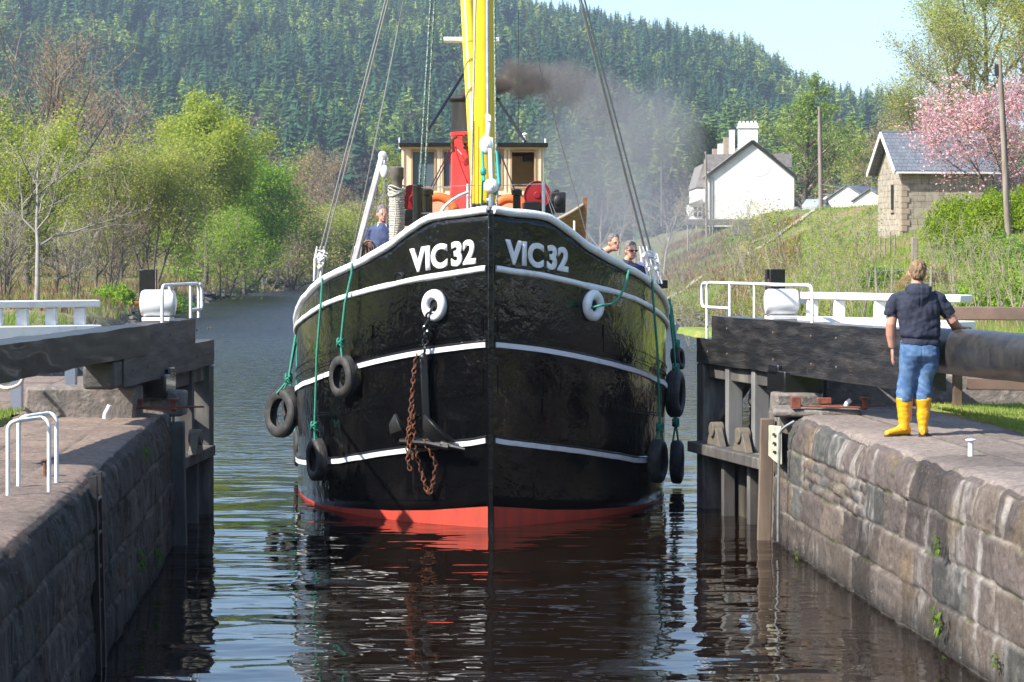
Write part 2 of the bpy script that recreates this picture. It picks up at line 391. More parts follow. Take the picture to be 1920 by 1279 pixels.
def scatter_forest(name, pts, label):
    """pts: list (x,y,z,h,kind,rgb)"""
    rs = random.Random(5); protos = {k: [conifer(k, rs) for _ in range(4)] for k in (0, 1, 2)}
    VV = []; FF = []; CC = []; off = 0
    for i, (x, y, z, h, k, rgb) in enumerate(pts):
        V, Fa = protos[k][i % 4]; a = (i*1.7) % 6.28; ca, sa = cos(a), sin(a)
        s = h*(.8+.5*((i*7919) % 100)/100)
        W = np.empty_like(V); W[:, 0] = (V[:, 0]*ca-V[:, 1]*sa)*s+x; W[:, 1] = (V[:, 0]*sa+V[:, 1]*ca)*s+y; W[:, 2] = V[:, 2]*h+z
        VV.append(W); FF.append(Fa+off); off += len(V); CC.append(np.repeat(np.array([rgb], np.float32), len(V), 0))
    o = np_mesh(name, np.concatenate(VV), np.concatenate(FF), M['forest'], cols=np.concatenate(CC))
    tag(o, label, 'forest', kind='stuff'); return o
M['forest'] = leafmat('forest_leaves', (.7, .75, .75), None, .2, attr=True, ns=.12)
rs = np.random.RandomState(3); pts = []
Y = 590.0
while Y < 1790:
    sp = 8.4+Y*.0015; ts = np.arange(-.30, .30, sp/Y); ts = ts+rs.uniform(-.4, .4, len(ts))*sp/Y
    ys = Y+rs.uniform(-.45, .45, len(ts))*sp
    xs = ts*ys; zs = terr(xs, ys); px = 960+ts*F
    py = HZ-(zs+12-CZ)/ys*F
    sel = fbm(xs/120+3, ys/170+8, 55, 3); sel2 = fbm(xs/45+31, ys/60, 71, 3); jit = rs.rand(len(ts)); hh = rs.uniform(10, 23, len(ts))
    for i in range(len(ts)):
        if py[i] < -90 or py[i] > 470 or px[i] < -250 or px[i] > 2180: continue
        low = Y < 690 and px[i] < 900
        q = sel[i]+(jit[i]-.5)*.16; bo = 1 if px[i] > 980 else 0
        if (q > .53 or (py[i] > 130 and px[i] < 980 and q > .43) or (py[i] > 250 and q > .47)):
            k = 1; col = (.16, .25, .07) if sel2[i] < .55 else (.29, .36, .08); h = hh[i]*.95
        else:
            k = 0; col = (.055, .115, .058); h = hh[i]*1.02
        if sel2[i] > .62 and q > .42 and q < .5: k = 1; col = (.05, .1, .035)
        if (low and jit[i] > .25) or (Y < 780 and sel2[i] > .6 and jit[i] > .5):
            k = 2; col = (.12, .095, .07) if jit[i] > .5 else (.11, .12, .05); h = 11+5*jit[i]
        if jit[(i*7+3) % len(ts)] > .93: k = 2; col = (.20, .27, .07); h = 11+6*jit[i]
        v = (.62+.62*jit[(i*3+1) % len(ts)])*(.8+.4*min(1, max(0, (sel2[i]-.3)*2.5)))
        pts.append((xs[i], ys[i], zs[i]-.5, h, k, (col[0]*v, col[1]*v, col[2]*v)))
    Y += sp*.9
print('forest trees', len(pts))
scatter_forest('forest', pts, 'dense conifer plantation covering the far hillside')

# ---------------------------------------------------------------- haze (even air)
m = bpy.data.materials.new('haze'); m.use_nodes = True; nt = m.node_tree; nt.nodes.remove(nt.nodes['Principled BSDF'])
pv = nt.nodes.new('ShaderNodeVolumePrincipled'); pv.inputs['Density'].default_value = .00019; pv.inputs['Color'].default_value = (.64, .80, 1.0, 1); pv.inputs['Anisotropy'].default_value = .2
nt.links.new(pv.outputs[0], nt.nodes['Material Output'].inputs['Volume'])
mb = MB(); mb.box((0, 1100, 120), (3400, 4600, 262))
tag(mb.build('haze', m, smooth=0), 'thin blue haze over the whole valley', 'haze', kind='stuff')
# ---------------------------------------------------------------- lock walls: coursed blocks carved into a fine grid
m, nt, b = newmat('lock_stone'); b.inputs['Roughness'].default_value = .85
a = nt.nodes.new('ShaderNodeAttribute'); a.attribute_name = 'col'
c = mixc(nt, ramp(nt, ntex(nt, 14, 6, world=True, rough=.7), .35, .7, (.62, .6, .6), (1.3, 1.28, 1.25)), (0, 0, 0), a.outputs[0])
c = mixc(nt, 1.0, ramp(nt, ntex(nt, 14, 6, world=True, rough=.7), .3, .72, (.55, .53, .53), (1.35, 1.32, 1.3)), a.outputs[0], 'MULTIPLY')
c = mixc(nt, ramp(nt, ntex(nt, 45, 4, world=True), .62, .72), c, mixc(nt, .5, c, (.33, .31, .28)))
c = mixc(nt, ramp(nt, ntex(nt, 60, 3, world=True), .66, .72), c, mixc(nt, .75, c, (.02, .02, .02)))
nt.links.new(c, b.inputs['Base Color'])
bumpn(nt, b, ntex(nt, 55, 5, world=True, rough=.7), .7, .008, bumpn(nt, None, ntex(nt, 11, 5, world=True), .8, .025))
M['lock_stone'] = m
def block_ids(q, v, rows, seed, zone=None):
    """q: coordinate across courses, v: along; rows: ascending boundaries. returns (id hash, distance to joint)"""
    r = np.searchsorted(rows, q)-1; r = np.clip(r, 0, len(rows)-2)
    lo = np.asarray(rows)[r]; hi = np.asarray(rows)[r+1]
    idv = np.zeros_like(v); dj = np.zeros_like(v)
    for k in range(len(rows)-1):
        rs = np.random.RandomState(seed*31+k); j = -20+np.cumsum(rs.uniform(.4, 1.25, 110)); s = r == k
        if not s.any(): continue
        vv = v[s]+.03*(vn(vv_(q[s])*6, v[s]*0, seed)-.5); b_ = np.searchsorted(j, vv)
        idv[s] = k*100+b_; dj[s] = np.minimum(vv-j[b_-1], j[np.minimum(b_, 109)]-vv)
    wav = .022*(vn(v*1.3, r*3.7, seed+5)-.5)
    dq = np.minimum(q-lo+wav, hi-q-wav)
    d = np.minimum(dj, dq)
    if zone is not None:
        zq0, zq1, zv0, zv1 = zone; s = (q > zq0) & (q < zq1) & (v > zv0) & (v < zv1)
        rr = np.floor((q-zq0)/.115); vv = v+(rr % 2)*.13+.03*vn(v*5, rr, 4); cc = np.floor(vv/.27)
        d2 = np.minimum(np.minimum((q-zq0) % .115, .115-(q-zq0) % .115), np.minimum(vv % .27, .27-vv % .27))
        idv = np.where(s, 5000+rr*50+cc, idv); d = np.where(s, d2, d)
    return idv, d
def vv_(x): return x
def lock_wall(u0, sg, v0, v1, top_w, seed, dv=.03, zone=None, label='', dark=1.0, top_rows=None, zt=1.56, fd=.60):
    rad = .12
    fz = np.arange(-.7, zt-rad, .022)
    prof = [(0.0, z) for z in fz]                                       # (outward offset, z)
    for k in range(1, 8):
        a_ = pi/2*k/8; prof.append((rad-rad*cos(a_), zt-rad+rad*sin(a_)))
    tw = np.arange(rad, top_w, .032); prof += [(x, zt) for x in tw]; prof += [(top_w+.01, zt-.3)]
    prof = np.array(prof); d = np.sqrt((np.diff(prof, axis=0)**2).sum(1)); s = np.concatenate([[0], np.cumsum(d)])
    zs_top = s[len(fz)]
    vs_ = np.arange(v0, v1+dv, dv); nv = len(vs_); npf = len(prof)
    V_, S_ = np.meshgrid(vs_, s, indexing='ij'); PO = np.repeat(prof[None, :, 0], nv, 0); PZ = np.repeat(prof[None, :, 1], nv, 0)
    rows = [-.4, 0, .40, .78, 1.15, 1.15+.40+.75] if sg > 0 else [-.4, 0, .36, .75, 1.16, 1.16+.40+.55]
    q = S_-.7                                                            # equals z on the face
    rows = rows+[r+rows[-1] for r in (top_rows or [.6, 1.25])]
    idv, dj = block_ids(q.ravel(), V_.ravel(), rows, seed, zone); idv = idv.reshape(q.shape); dj = dj.reshape(q.shape)
    onf = (S_ < zs_top+.06)
    jw = .012+.020*fbm(V_*4, q*4, seed+2, 3)
    mort = np.clip(1-dj/jw, 0, 1)
    rnd = hash2(idv, idv*0+3, seed); rnd2 = hash2(idv, idv*0+9, seed)
    soft = np.clip(1-dj/.035, 0, 1)**2
    h = (rnd-.5)*.036*onf-(.018*onf+.014*(~onf))*np.minimum(1, mort*2.2)-soft*.003
    h = h+(fbm(V_*2.2, q*2.2, seed+40, 4)-.5)*.030+(fbm(V_*9, q*9, seed+41, 5)-.5)*.030-.02*np.clip((fbm(V_*5, q*5, seed+44, 3)-.6)*9, 0, 1)*onf
    # worn, broken coping edge
    edge = np.exp(-((S_-zs_top-.06)/.17)**2)
    h = h-edge*(.03+.11*np.clip(fbm(V_*1.7, q*.4, seed+50, 3)-.42, 0, 1)*2)
    a_ = np.clip((S_-zs_top)/(rad*pi/2), 0, 1)*pi/2
    nu, nz = np.cos(a_), np.sin(a_)
    h = np.where(~onf & (a_ > 1.5), h*.55, h)
    batter = (zt-PZ)*.03
    OU = PO-h*nu*1-batter; OZ = PZ+h*nz
    U_ = u0+sg*OU
    X = U_*cos(TH)-V_*sin(TH); Yw = U_*sin(TH)+V_*cos(TH)
    # colour of each block, mortar, lime runs, moss, the wet foot of the wall
    base = np.array([.150, .122, .108])[None, None]*(.6+.8*rnd[..., None])
    warm = np.array([.20, .16, .13]); cool = np.array([.125, .128, .118])
    base = np.where((rnd2 > .62)[..., None], warm*(.7+.5*rnd[..., None]), base); base = np.where((rnd2 < .22)[..., None], cool*(.6+.7*rnd[..., None]), base)
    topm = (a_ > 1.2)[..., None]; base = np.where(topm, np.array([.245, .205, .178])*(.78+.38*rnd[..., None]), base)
    vn_ = fbm(V_*.9, q*.9, seed+77, 4)[..., None]; base = base*(.7+.6*vn_)
    mm = (np.minimum(1, mort*1.6)*np.clip((fbm(V_*1.6, q*2, seed+60, 3)-.33)*5, .12, 1))[..., None]
    base = base*(1-mm)+np.array([.42, .38, .33])*mm*np.where(topm, .6, 1)+0
    tj = (np.clip(1-dj/.022, 0, 1)*np.clip((fbm(V_*1.4, q*1.4, seed+71, 3)-.35)*4, 0, 1))[..., None]*topm; base = base*(1-tj*.8)+np.array([.05, .042, .035])*tj*.8
    run = np.clip((vn(V_*7, q*1.1, seed+61)*.5+vn(V_*19, q*2.2, seed+62)*.3+vn(V_*33, q*8, seed+66)*.2-.53)*5, 0, 1)*np.clip((fbm(V_*.8, q*1.3, seed+63, 3)-.42)*7, 0, 1)
    run = (run*onf*(a_ < .5))[..., None]*.75; base = base*(1-run)+np.array([.55, .53, .50])*run
    moss = (np.clip((fbm(V_*2.3, q*2.6, seed+64, 4)-.60)*9, 0, 1)*np.clip(mort*1.5+soft, 0, 1))[..., None]*.9
    base = base*(1-moss)+np.array([.10, .13, .03])*moss
    och = (np.clip((fbm(V_*1.3, q*1.8, seed+65, 4)-.60)*6, 0, 1)*onf)[..., None]*.6; base = base*(1-och)+np.array([.26, .18, .07])*och
    alg = np.clip((.42+.25*fbm(V_*2, V_*0, seed+18, 3)-PZ)*3, 0, 1)[..., None]; base = base*(1-alg*.35)+np.array([.02, .022, .01])*alg*.35
    wet = np.clip((.13+.08*vn(V_*3, V_*0, seed+8)-PZ)*9, 0, 1)[..., None]; base = base*(1-wet*.65)
    blk = np.array([1, 1, 1])*(1-.55*np.clip((fbm(V_*1.1, q*.5, seed+91, 4)-.5)*5, 0, 1))[..., None]; base = base*np.where(topm, 1-(1-blk)*.35, blk)
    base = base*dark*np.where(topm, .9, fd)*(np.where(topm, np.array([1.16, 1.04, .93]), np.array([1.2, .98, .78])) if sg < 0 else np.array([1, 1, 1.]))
    o = np_mesh('lock_wall', np.stack([X, Yw, OZ], -1).reshape(-1, 3), grid_faces(nv, npf, flip=(sg < 0)), M['lock_stone'], smooth=True, cols=base.reshape(-1, 3))
    return tag(o, label, 'lock wall')
wr = lock_wall(5.12, 1, 8.0, 27.3, 1.85, 3, .03, zone=(.78, 1.14, 22.6, 25.6), label='sunlit lock wall of weathered stone blocks under the man in yellow boots')
wl = lock_wall(-2.03, -1, 5.0, 27.3, 1.75, 8, .03, label='shaded lock wall with paved top beside the white hoop rails', dark=.8, fd=.26)  # damp face colour taken darker still by fd, standing in for its shade
# recess walls behind the open gates, paved aprons, end returns
wr2 = lock_wall(6.05, 1, 27.2, 34.5, 2.6, 13, .05, label='dark recess wall behind the right lock gate')
wl2 = lock_wall(-3.0, -1, 27.2, 36, 2.2, 18, .05, label='dark recess wall behind the left lock gate', dark=.8, fd=.3)  # low fd here too puts shade into the face colour
def ubox(u0, u1, v0, v1, z0, z1, mb=None):
    mb = mb or MB(); mb.add([L(u0, v0, z0), L(u1, v0, z0), L(u1, v1, z0), L(u0, v1, z0), L(u0, v0, z1), L(u1, v0, z1), L(u1, v1, z1), L(u0, v1, z1)],
        [(3, 2, 1, 0), (4, 5, 6, 7), (0, 1, 5, 4), (1, 2, 6, 5), (2, 3, 7, 6), (3, 0, 4, 7)]); return mb
M['block_stone'] = mat('block_stone', (.2, .17, .15), .85, col2=(.11, .1, .09), ns=5, col3=(.3, .27, .23), ns3=9, bump=.8, bs=18, bd=.02)
tag(ubox(5.14, 7.6, 27.28, 27.9, -.7, 1.53).jig(.02, 4).build('quoin_block', M['block_stone'], wr, bevel=.03), None)
ubox(-3.9, -2.06, 27.28, 27.75, -.7, 1.53).jig(.02, 4).build('quoin_block', M['block_stone'], wl, bevel=.03)

# lawns
def lawn(name, poly, z, label):
    """poly: list of (u,v) quads boundary: strips"""
    us = np.linspace(0, 1, 60); o = None
    (ua0, ua1, va0, va1) = poly
    vs_ = np.arange(va0, va1, .35); us = np.linspace(0, 1, 50)**1.6
    VV, UU = np.meshgrid(vs_, us, indexing='ij'); UU = ua0+(ua1-ua0)*UU
    wob = (vn(VV*1.8, VV*0, 4)-.5)*.18; UU = UU+wob*(1-np.abs((UU-ua0)/(ua1-ua0)))
    zz = z+(fbm(UU*.8, VV*.8, 5)-.5)*.10; zz[:, 0] = z-.15
    X = UU*cos(TH)-VV*sin(TH); Yw = UU*sin(TH)+VV*cos(TH)
    zz = np.where(Yw > 34, np.maximum(zz-.0, 0), zz)
    return tag(np_mesh(name, np.stack([X, Yw, zz], -1).reshape(-1, 3), grid_faces(len(vs_), len(us), flip=ua1 < ua0), M['lawn'], smooth=True), label, 'lawn', kind='structure')
m, nt, b = newmat('lawn'); b.inputs['Roughness'].default_value = .95
c = mixc(nt, ramp(nt, ntex(nt, 1.1, 6, world=True), .4, .62), (.20, .30, .04), (.38, .36, .10))
c = mixc(nt, ramp(nt, ntex(nt, 9, 5, world=True), .35, .7), mixc(nt, .5, c, (.08, .12, .02)), c)
nt.links.new(c, b.inputs['Base Color']); bumpn(nt, b, ntex(nt, 50, 5, world=True), 1, .03); M['lawn'] = m
lawn('lawn', (6.95, 40, 4, 27.2), 1.62, 'mown grass beside the right quay'); lawn('lawn', (-3.72, -40, 2, 27.2), 1.62, 'mown grass beside the left quay')
lawn('lawn', (8.6, 40, 27.1, 60), 1.60, 'mown grass behind the right lock gate'); lawn('lawn', (-5.15, -40, 27.1, 46), 1.58, 'grass verge behind the left lock gate')
def blades(name, n, us, vs, z, lo, hi, m, label, cat='grass', lean=.5, wd=.006, maskf=None):
    rs = np.random.RandomState(11+n % 97); u = rs.uniform(*us, n); v = rs.uniform(*vs, n); h = rs.uniform(lo, hi, n); a = rs.uniform(0, 2*pi, n)
    if maskf is not None:
        k = maskf(u, v); u, v, h, a = u[k], v[k], h[k], a[k]; n = len(u)
    x = u*cos(TH)-v*sin(TH); y = u*sin(TH)+v*cos(TH); w2 = wd*rs.uniform(.6, 1.5, n); zz = z+np.zeros(n)
    lx = np.cos(a+1.3)*h*lean*rs.rand(n); ly = np.sin(a+1.3)*h*lean*rs.rand(n)
    V = np.stack([np.stack([x-np.cos(a)*w2, y-np.sin(a)*w2, zz], -1), np.stack([x+np.cos(a)*w2, y+np.sin(a)*w2, zz], -1), np.stack([x+lx, y+ly, zz+h], -1)], 1).reshape(-1, 3)
    return tag(np_mesh(name, V, np.arange(3*n).reshape(-1, 3), m), label, None, kind='stuff')
M['grass_blade'] = leafmat('grass_blade', (.24, .37, .05), (.46, .50, .13), .4)
blades('grass', 60000, (6.9, 10.5), (19, 27.2), 1.60, .02, .07, M['grass_blade'], 'short grass of the right lawn')
blades('grass', 40000, (8.5, 14), (27.2, 48), 1.57, .03, .09, M['grass_blade'], 'short grass of the lawn behind the gate', wd=.012)
blades('grass', 26000, (-6.5, -3.7), (17, 27.2), 1.60, .02, .08, M['grass_blade'], 'short grass of the left lawn')
blades('grass', 22000, (-11, -5.1), (27.2, 45), 1.55, .04, .12, M['grass_blade'], 'rough grass behind the left gate', wd=.012)
# weeds in wall joints
def fern(u, v, z, sg, n=14, s=.12, label=''):
    mb = MB()
    for i in range(n*2):
        a = U(-1.2, 1.2); p = L(u, v, z); p = p+Vector((0, U(-s, s)*.8, U(-s, s)*.6)); l = s*U(.2, .6); out = L(-sg*cos(a), sin(a))*1.0; out = Vector((out.x, out.y, 0)).normalized()
        q1 = p+out*l*.6+Vector((0, 0, l*U(.1, .6))); q2 = p+out*l+Vector((0, 0, -l*U(.0, .7))); sd_ = out.cross(Vector((0, 0, 1))).normalized()*l*.16
        mb.add([p, q1+sd_, q2, q1-sd_], [(0, 1, 2, 3)])
    tag(mb.build('weed', M['weed'], smooth=0), label, 'weed', 'weeds in the lock wall joints')
M['weed'] = leafmat('weed', (.06, .13, .02), (.17, .24, .05), .3)
for (px, py, sz, lb) in ((1788, 1024, .13, 'small fern in the right wall joint high above the water'), (1790, 1165, .17, 'leafy weed growing at mid height of the right lock wall'),
                     (1900, 1240, .1, 'weed tuft at the lower right corner of the lock wall'), (1512, 1045, .1, 'green weed just above the waterline by the right gate'), (1800, 1240, .08, 'tiny weed near the waterline of the right wall')):
    v = 5.08/((px-647)/F); Yv = L(5.08, v).y; fern(5.03, v, CZ-(py-HZ)/F*Yv, 1, 18, sz, lb)
for (px, py, sz, lb) in ((268, 850, .12, 'fern near the top of the shaded left wall'), (258, 1055, .16, 'fern low on the shaded left wall'), (290, 1045, .16, 'fern at the foot of the left wall near the gate')):
    v = -2.0/((px-647)/F); Yv = L(-2.0, v).y; fern(-1.97, v, CZ-(py-HZ)/F*Yv, -1, 18, sz, lb)

# ---------------------------------------------------------------- lock gates
M['drum_white'] = mat('drum_white', (.8, .8, .8), .3, coat=.4, bump=.15, bs=14, bd=.004)
m, nt, b = newmat('beam_black'); b.inputs['Roughness'].default_value = .38; b.inputs['Coat Weight'].default_value = .25; b.inputs['Coat Roughness'].default_value = .2
c = mixc(nt, ramp(nt, ntex(nt, 5, 6, stretch=(.35, 1, 1.5)), .45, .62), (.016, .016, .017), (.045, .042, .04))
c = mixc(nt, ramp(nt, ntex(nt, 3.2, 7, stretch=(.5, 1, 1), rough=.75), .62, .68), c, (.11, .07, .05))
nt.links.new(c, b.inputs['Base Color']); bumpn(nt, b, ntex(nt, 7, 6, stretch=(.3, 1, 2.2), rough=.7), 1, .03); M['beam_black'] = m
m, nt, b = newmat('beam_weathered'); b.inputs['Roughness'].default_value = .6
c = mixc(nt, ramp(nt, ntex(nt, 5, 6, stretch=(.3, 1, 1.5)), .4, .65), (.05, .048, .046), (.1, .092, .085))
nt.links.new(c, b.inputs['Base Color']); bumpn(nt, b, ntex(nt, 8, 6, stretch=(.3, 1, 2.2), rough=.7), .8, .02); M['beam_weathered'] = m
def wobble_beam(x0, x1, yc, z0, z1, wy, n=26, rnd=.02, roundness=0.0, seed=1):
    """long timber along local x, rounded section"""
    rings = []
    for i in range(n+1):
        x = x0+(x1-x0)*i/n; zc = (z0+z1)/2; hz_ = (z1-z0)/2; hy = wy/2; ring = []
        for k in range(32):
            a = 2*pi*k/32+pi/32; p = 40 if roundness < .5 else 2.8
            ca, sa = cos(a), sin(a); rr = (abs(ca)**p+abs(sa)**p)**(-1/p)
            if roundness < .5:
                t_ = (k % 8)/8*2-1; ca, sa = ((1, t_), (-t_, 1), (-1, -t_), (t_, -1))[k//8]; rr = 1
            v = Vector((x, yc+hy*rr*ca, zc+hz_*rr*sa)); nn = n3((x*1.0, ca, sa), 1.6, seed)*rnd
            ring.append(v+Vector((0, ca*nn, sa*nn)))
        rings.append(ring)
    mb = MB(); mb.loft(rings); return mb
def gate(name, A, B, sgn, label, left=False):
    A = Vector(A); B = Vector(B); d = (B-A).to_2d(); Lg = d.length; ang = atan2(d.y, d.x)
    root = empty(name, (A.x, A.y, 0), ang, label, 'lock gate', 'open timber lock gates')
    s = sgn                                      # +1: canal side is +y in local axes
    bm_ = M['beam_weathered'] if left else M['beam_black']
    def bd(nm, mb, mt, **k): return mb.build(nm, mt, root, **k)
    # posts and planked leaf
    gm = M['grey_timber']
    mb = MB(); mb.box((Lg-.02, 0, .35), (.32, .34, 3.2)); bd('mitre_post', mb.jig(.008, 3), gm, bevel=.02)
    mb = MB(); mb.tube([(0.02, 0, -1.2), (0.02, 0, 1.95)], .2, 16); bd('heel_post', mb, gm)
    for fx in ((.33, .66) if not left else (.2, .62)):
        mb = MB(); mb.box((Lg*fx, s*.04, 1.4), (.13, .2, 1.2)); bd('stanchion', mb.jig(.004, 3), gm if left else M['stanchion_grey'], bevel=.01)
        mb = MB(); mb.box((Lg*fx, s*.12, -.1), (.1, .16, 1.75)); bd('stanchion', mb.jig(.004, 3), gm, bevel=.01)
    mb = MB()
    npl = 12
    for i in range(npl):
        x0 = .18+(Lg-.36)*i/npl; ww = (Lg-.36)/npl
        mb.box((x0+ww/2, -s*.06+U(-.006, .006), -.15), (ww-.012, .08, 2.0))
    bd('lower_planking', mb, M['wet_timber'], bevel=.004)
    mb = MB(); mb.box((Lg/2, s*(.13 if not left else .06), .84), (Lg-.2, .5 if not left else .34, .14)); bd('ledge_rail', mb.jig(.008, 3), gm, bevel=.015)
    mb = MB(); mb.box((Lg/2, -s*.03, 1.86), (Lg, .26, .2)); bd('top_rail', mb, gm, bevel=.015)
    mb = MB(); mb.bar((.15, -s*.1, .95), (Lg*.55, -s*.1, 1.8), .12, .1); mb.bar((Lg*.95, -s*.1, 1.2), (Lg*.55, -s*.1, 1.85), .12, .1); bd('diagonal_brace', mb, gm, bevel=.01)
    # balance beam: two stacked timbers, the upper one running far over the quay
    up = wobble_beam(-1.15, Lg-(.55 if not left else 1.25), 0, 2.285, 2.60, .36, 40, .009, .15, 3 if left else 9)
    lo = wobble_beam(-4.15 if not left else -2.4, Lg+.08, 0, 1.96, 2.29, .37, 40, .008, .1, 5)
    log = wobble_beam(-8.2 if not left else -7.75, -1.1, 0, 2.18 if not left else 2.27, 2.60, .40, 40, .012, .75 if not left else .35, 6)
    if not left:
        up = wobble_beam(-4.15, Lg-.55, 0, 2.287, 2.60, .36, 50, .009, .15, 9); log = wobble_beam(-8.2, -4.17, 0, 2.17, 2.64, .44, 30, .012, .9, 6)
    bd('beam_upper_timber', up, bm_, smooth=60); bd('beam_lower_timber', lo, bm_, smooth=60); bd('beam_tail', log, M['tail_black'], smooth=60)
    if left:
        mb = MB(); mb.box((-7.76, 0, 2.43), (.03, .39, .36)); bd('beam_end_cap', mb, M['white'], bevel=.01)
        cs = [(0, 0), (1.2, 0), (1.2, .36), (0, .36)]
        mb = MB(); mb.box((-2.62, 0, 2.11), (.42, .34, .31)); bd('beam_packing', mb.jig(.01, 2), M['beam_weathered'], bevel=.04)
    # collar on the quay side
    mb = MB(); mb.box((-.12, s*.0, 1.86), (.62, .5, .28)); mb.box((-.02, s*.14, 2.0), (.34, .22, .14)); bd('collar', mb, M['black_gloss'], bevel=.02)
    # gear drum on top
    zt = 2.61; xd = .35
    Md = Matrix.Rotation(pi/2, 4, 'X') @ Matrix.Rotation(0, 4, 'Z')
    ax = Matrix.Translation((xd, 0, zt+.21)) @ Matrix.Rotation(-ang, 4, 'Z') @ Matrix.Rotation(pi/2, 4, 'Y')
    mb = MB(); r_ = .165; hl = .185
    prof = [(0, -hl-.03), (r_*.55, -hl-.028), (r_*.9, -hl-.012), (r_, -hl+.02), (r_*1.01, 0), (r_, hl-.02), (r_*.9, hl+.012), (r_*.55, hl+.028), (0, hl+.03)]
    mb.lathe(prof, 28, ax); bd('gear_drum', mb, M['drum_white'])
    mb = MB(); mb.box((xd, 0, zt+.02), (.3, .34, .05)); mb.box((xd+.1, -.1*s, zt+.05), (.06, .06, .1)); bd('drum_bracket', mb, M['white'], bevel=.008)
    mb = MB(); cap_x = Vector((xd, 0, zt+.21)); dx = Vector((cos(-ang), sin(-ang), 0))*(1 if not left else -1)
    mb.tube([cap_x+dx*(hl+.01), cap_x+dx*(hl+.10)], .03, 10); bd('drum_spindle', mb, M['white'] if not left else M['dark_red_rust'])
    # handrail of bent tube
    h = .43; mb = MB(); tr = .021; yo = s*.13; yb = -s*.13
    x0, x1 = Lg-.2, -1.05
    if left: x0, x1 = Lg-.75, .95-1.0
    def bend(pts, r=.12, n=5):
        out = [Vector(pts[0])]
        for i in range(1, len(pts)-1):
            p = Vector(pts[i]); a_ = (Vector(pts[i-1])-p).normalized(); b_ = (Vector(pts[i+1])-p).normalized()
            for k in range(n+1):
                t = k/n; q = (p+a_*r)*(1-t)**2+p*2*t*(1-t)+(p+b_*r)*t**2; out.append(q)
        out.append(Vector(pts[-1])); return out
    zb = 2.30 if not left else 2.58
    mb.tube(bend([(x0, yo, 2.28 if not left else 2.6), (x0, yo, zt+h), (x1, yo, zt+h), (x1, yo, 2.6)]), tr, 8)
    xm = x0-.95 if not left else x0-.55
    mb.tube([(xm, yo, zt), (xm, yo, zt+h)], tr, 8)
    mb.tube([(x0-1.9, yo, zt), (x0-1.9, yo, zt+h)], tr*.9, 8)
    mb.tube(bend([(x0, yo, zt+h-.01), (x0+.22, yo, zt+h-.01), (x0+.22, yo, zt+.1), (xm, yo, zt+.1)], .1), tr, 8)
    bd('handrail', mb, M['white'], smooth=60)
    # paddle post standing up behind the beam
    xp = 1.35 if not left else 1.15
    mb = MB(); mb.box((xp-.07, -s*.28, 2.35), (.07, .2, 1.75)); mb.box((xp+.07, -s*.28, 2.35), (.07, .2, 1.75)); mb.box((xp, -s*.33, 2.35), (.1, .08, 1.7)); bd('paddle_post', mb, M['black_gloss'], bevel=.006)
    mb = MB(); mb.tube([(xp, -s*.2, 3.1), (xp, -s*.16, 1.0)], .022, 8); bd('paddle_rod', mb, M['rust'])
    if not left:
        mb = MB(); mb.tube([(.62, s*.02, 1.9), (.62, s*.02, .75)], .028, 8); mb.tube([(.56, s*.02, 1.9), (.56, s*.02, 1.2)], .012, 6); mb.lathe([(.055, 0), (.07, .02), (.06, .05), (.04, .3), (.05, .36), (0, .37)], 12, Matrix.Translation((.6, s*.02, .92))); bd('rack_rod', mb, M['rust_red'])
    # cast brackets on the ledge
    for xb in ((Lg*.36, Lg*.70) if not left else (Lg*.5,)):
        mb = MB(); mb.prism([(-.27, 0), (.27, 0), (.1, .24), (-.1, .24)], -.05, .05, Matrix.Translation((xb, s*.24, .91)) @ Matrix.Rotation(pi/2, 4, 'X')); mb.lathe([(.1, -.08), (.1, .08)], 16, Matrix.Translation((xb, s*.24, 1.12)) @ Matrix.Rotation(pi/2, 4, 'X')); bd('bracket', mb.jig(.006, 5), M['bracket_iron'], bevel=.01)
    for xx in (Lg*.86, Lg*.92, Lg*.6, .1, -1.2, -2.0):
        for zz in (2.12, 2.45): mb = MB(); mb.sph((xx+zz*.02, s*.185, zz), (.016, .010, .016), 8); bd('bolt', mb, M['bracket_iron'])
    return root
M['stanchion_grey'] = mat('stanchion_grey', (.2, .2, .19), .75, col2=(.13, .13, .13), ns=6, stretch=(1, 1, .3), bump=.4, bs=20, bd=.006)
M['wet_timber'] = mat('wet_timber', (.035, .03, .026), .7, col2=(.09, .085, .06), ns=3, stretch=(1, 1, .3), bump=.5, bs=16, bd=.01)
M['tail_black'] = mat('tail_black', (.017, .017, .018), .42, col2=(.04, .037, .034), ns=5, coat=.12, bump=.5, bs=30, bd=.006)
M['bracket_iron'] = mat('bracket_iron', (.11, .1, .085), .8, col2=(.16, .13, .09), ns=10, bump=.5, bs=40, bd=.005)
M['rust_red'] = mat('rust_red', (.24, .07, .035), .8, col2=(.12, .035, .02), ns=14)
M['dark_red_rust'] = M['rust_red']
gate('lock_gate', (3.42, 28.4, 0), (2.70, 31.4, 0), 1, 'black lock gate with a round beam tail beside the man in yellow boots')
gate('lock_gate', (-4.28, 27.6, 0), (-4.13, 30.65, 0), -1, 'grey weathered lock gate on the left with a white end cap on its beam', True)

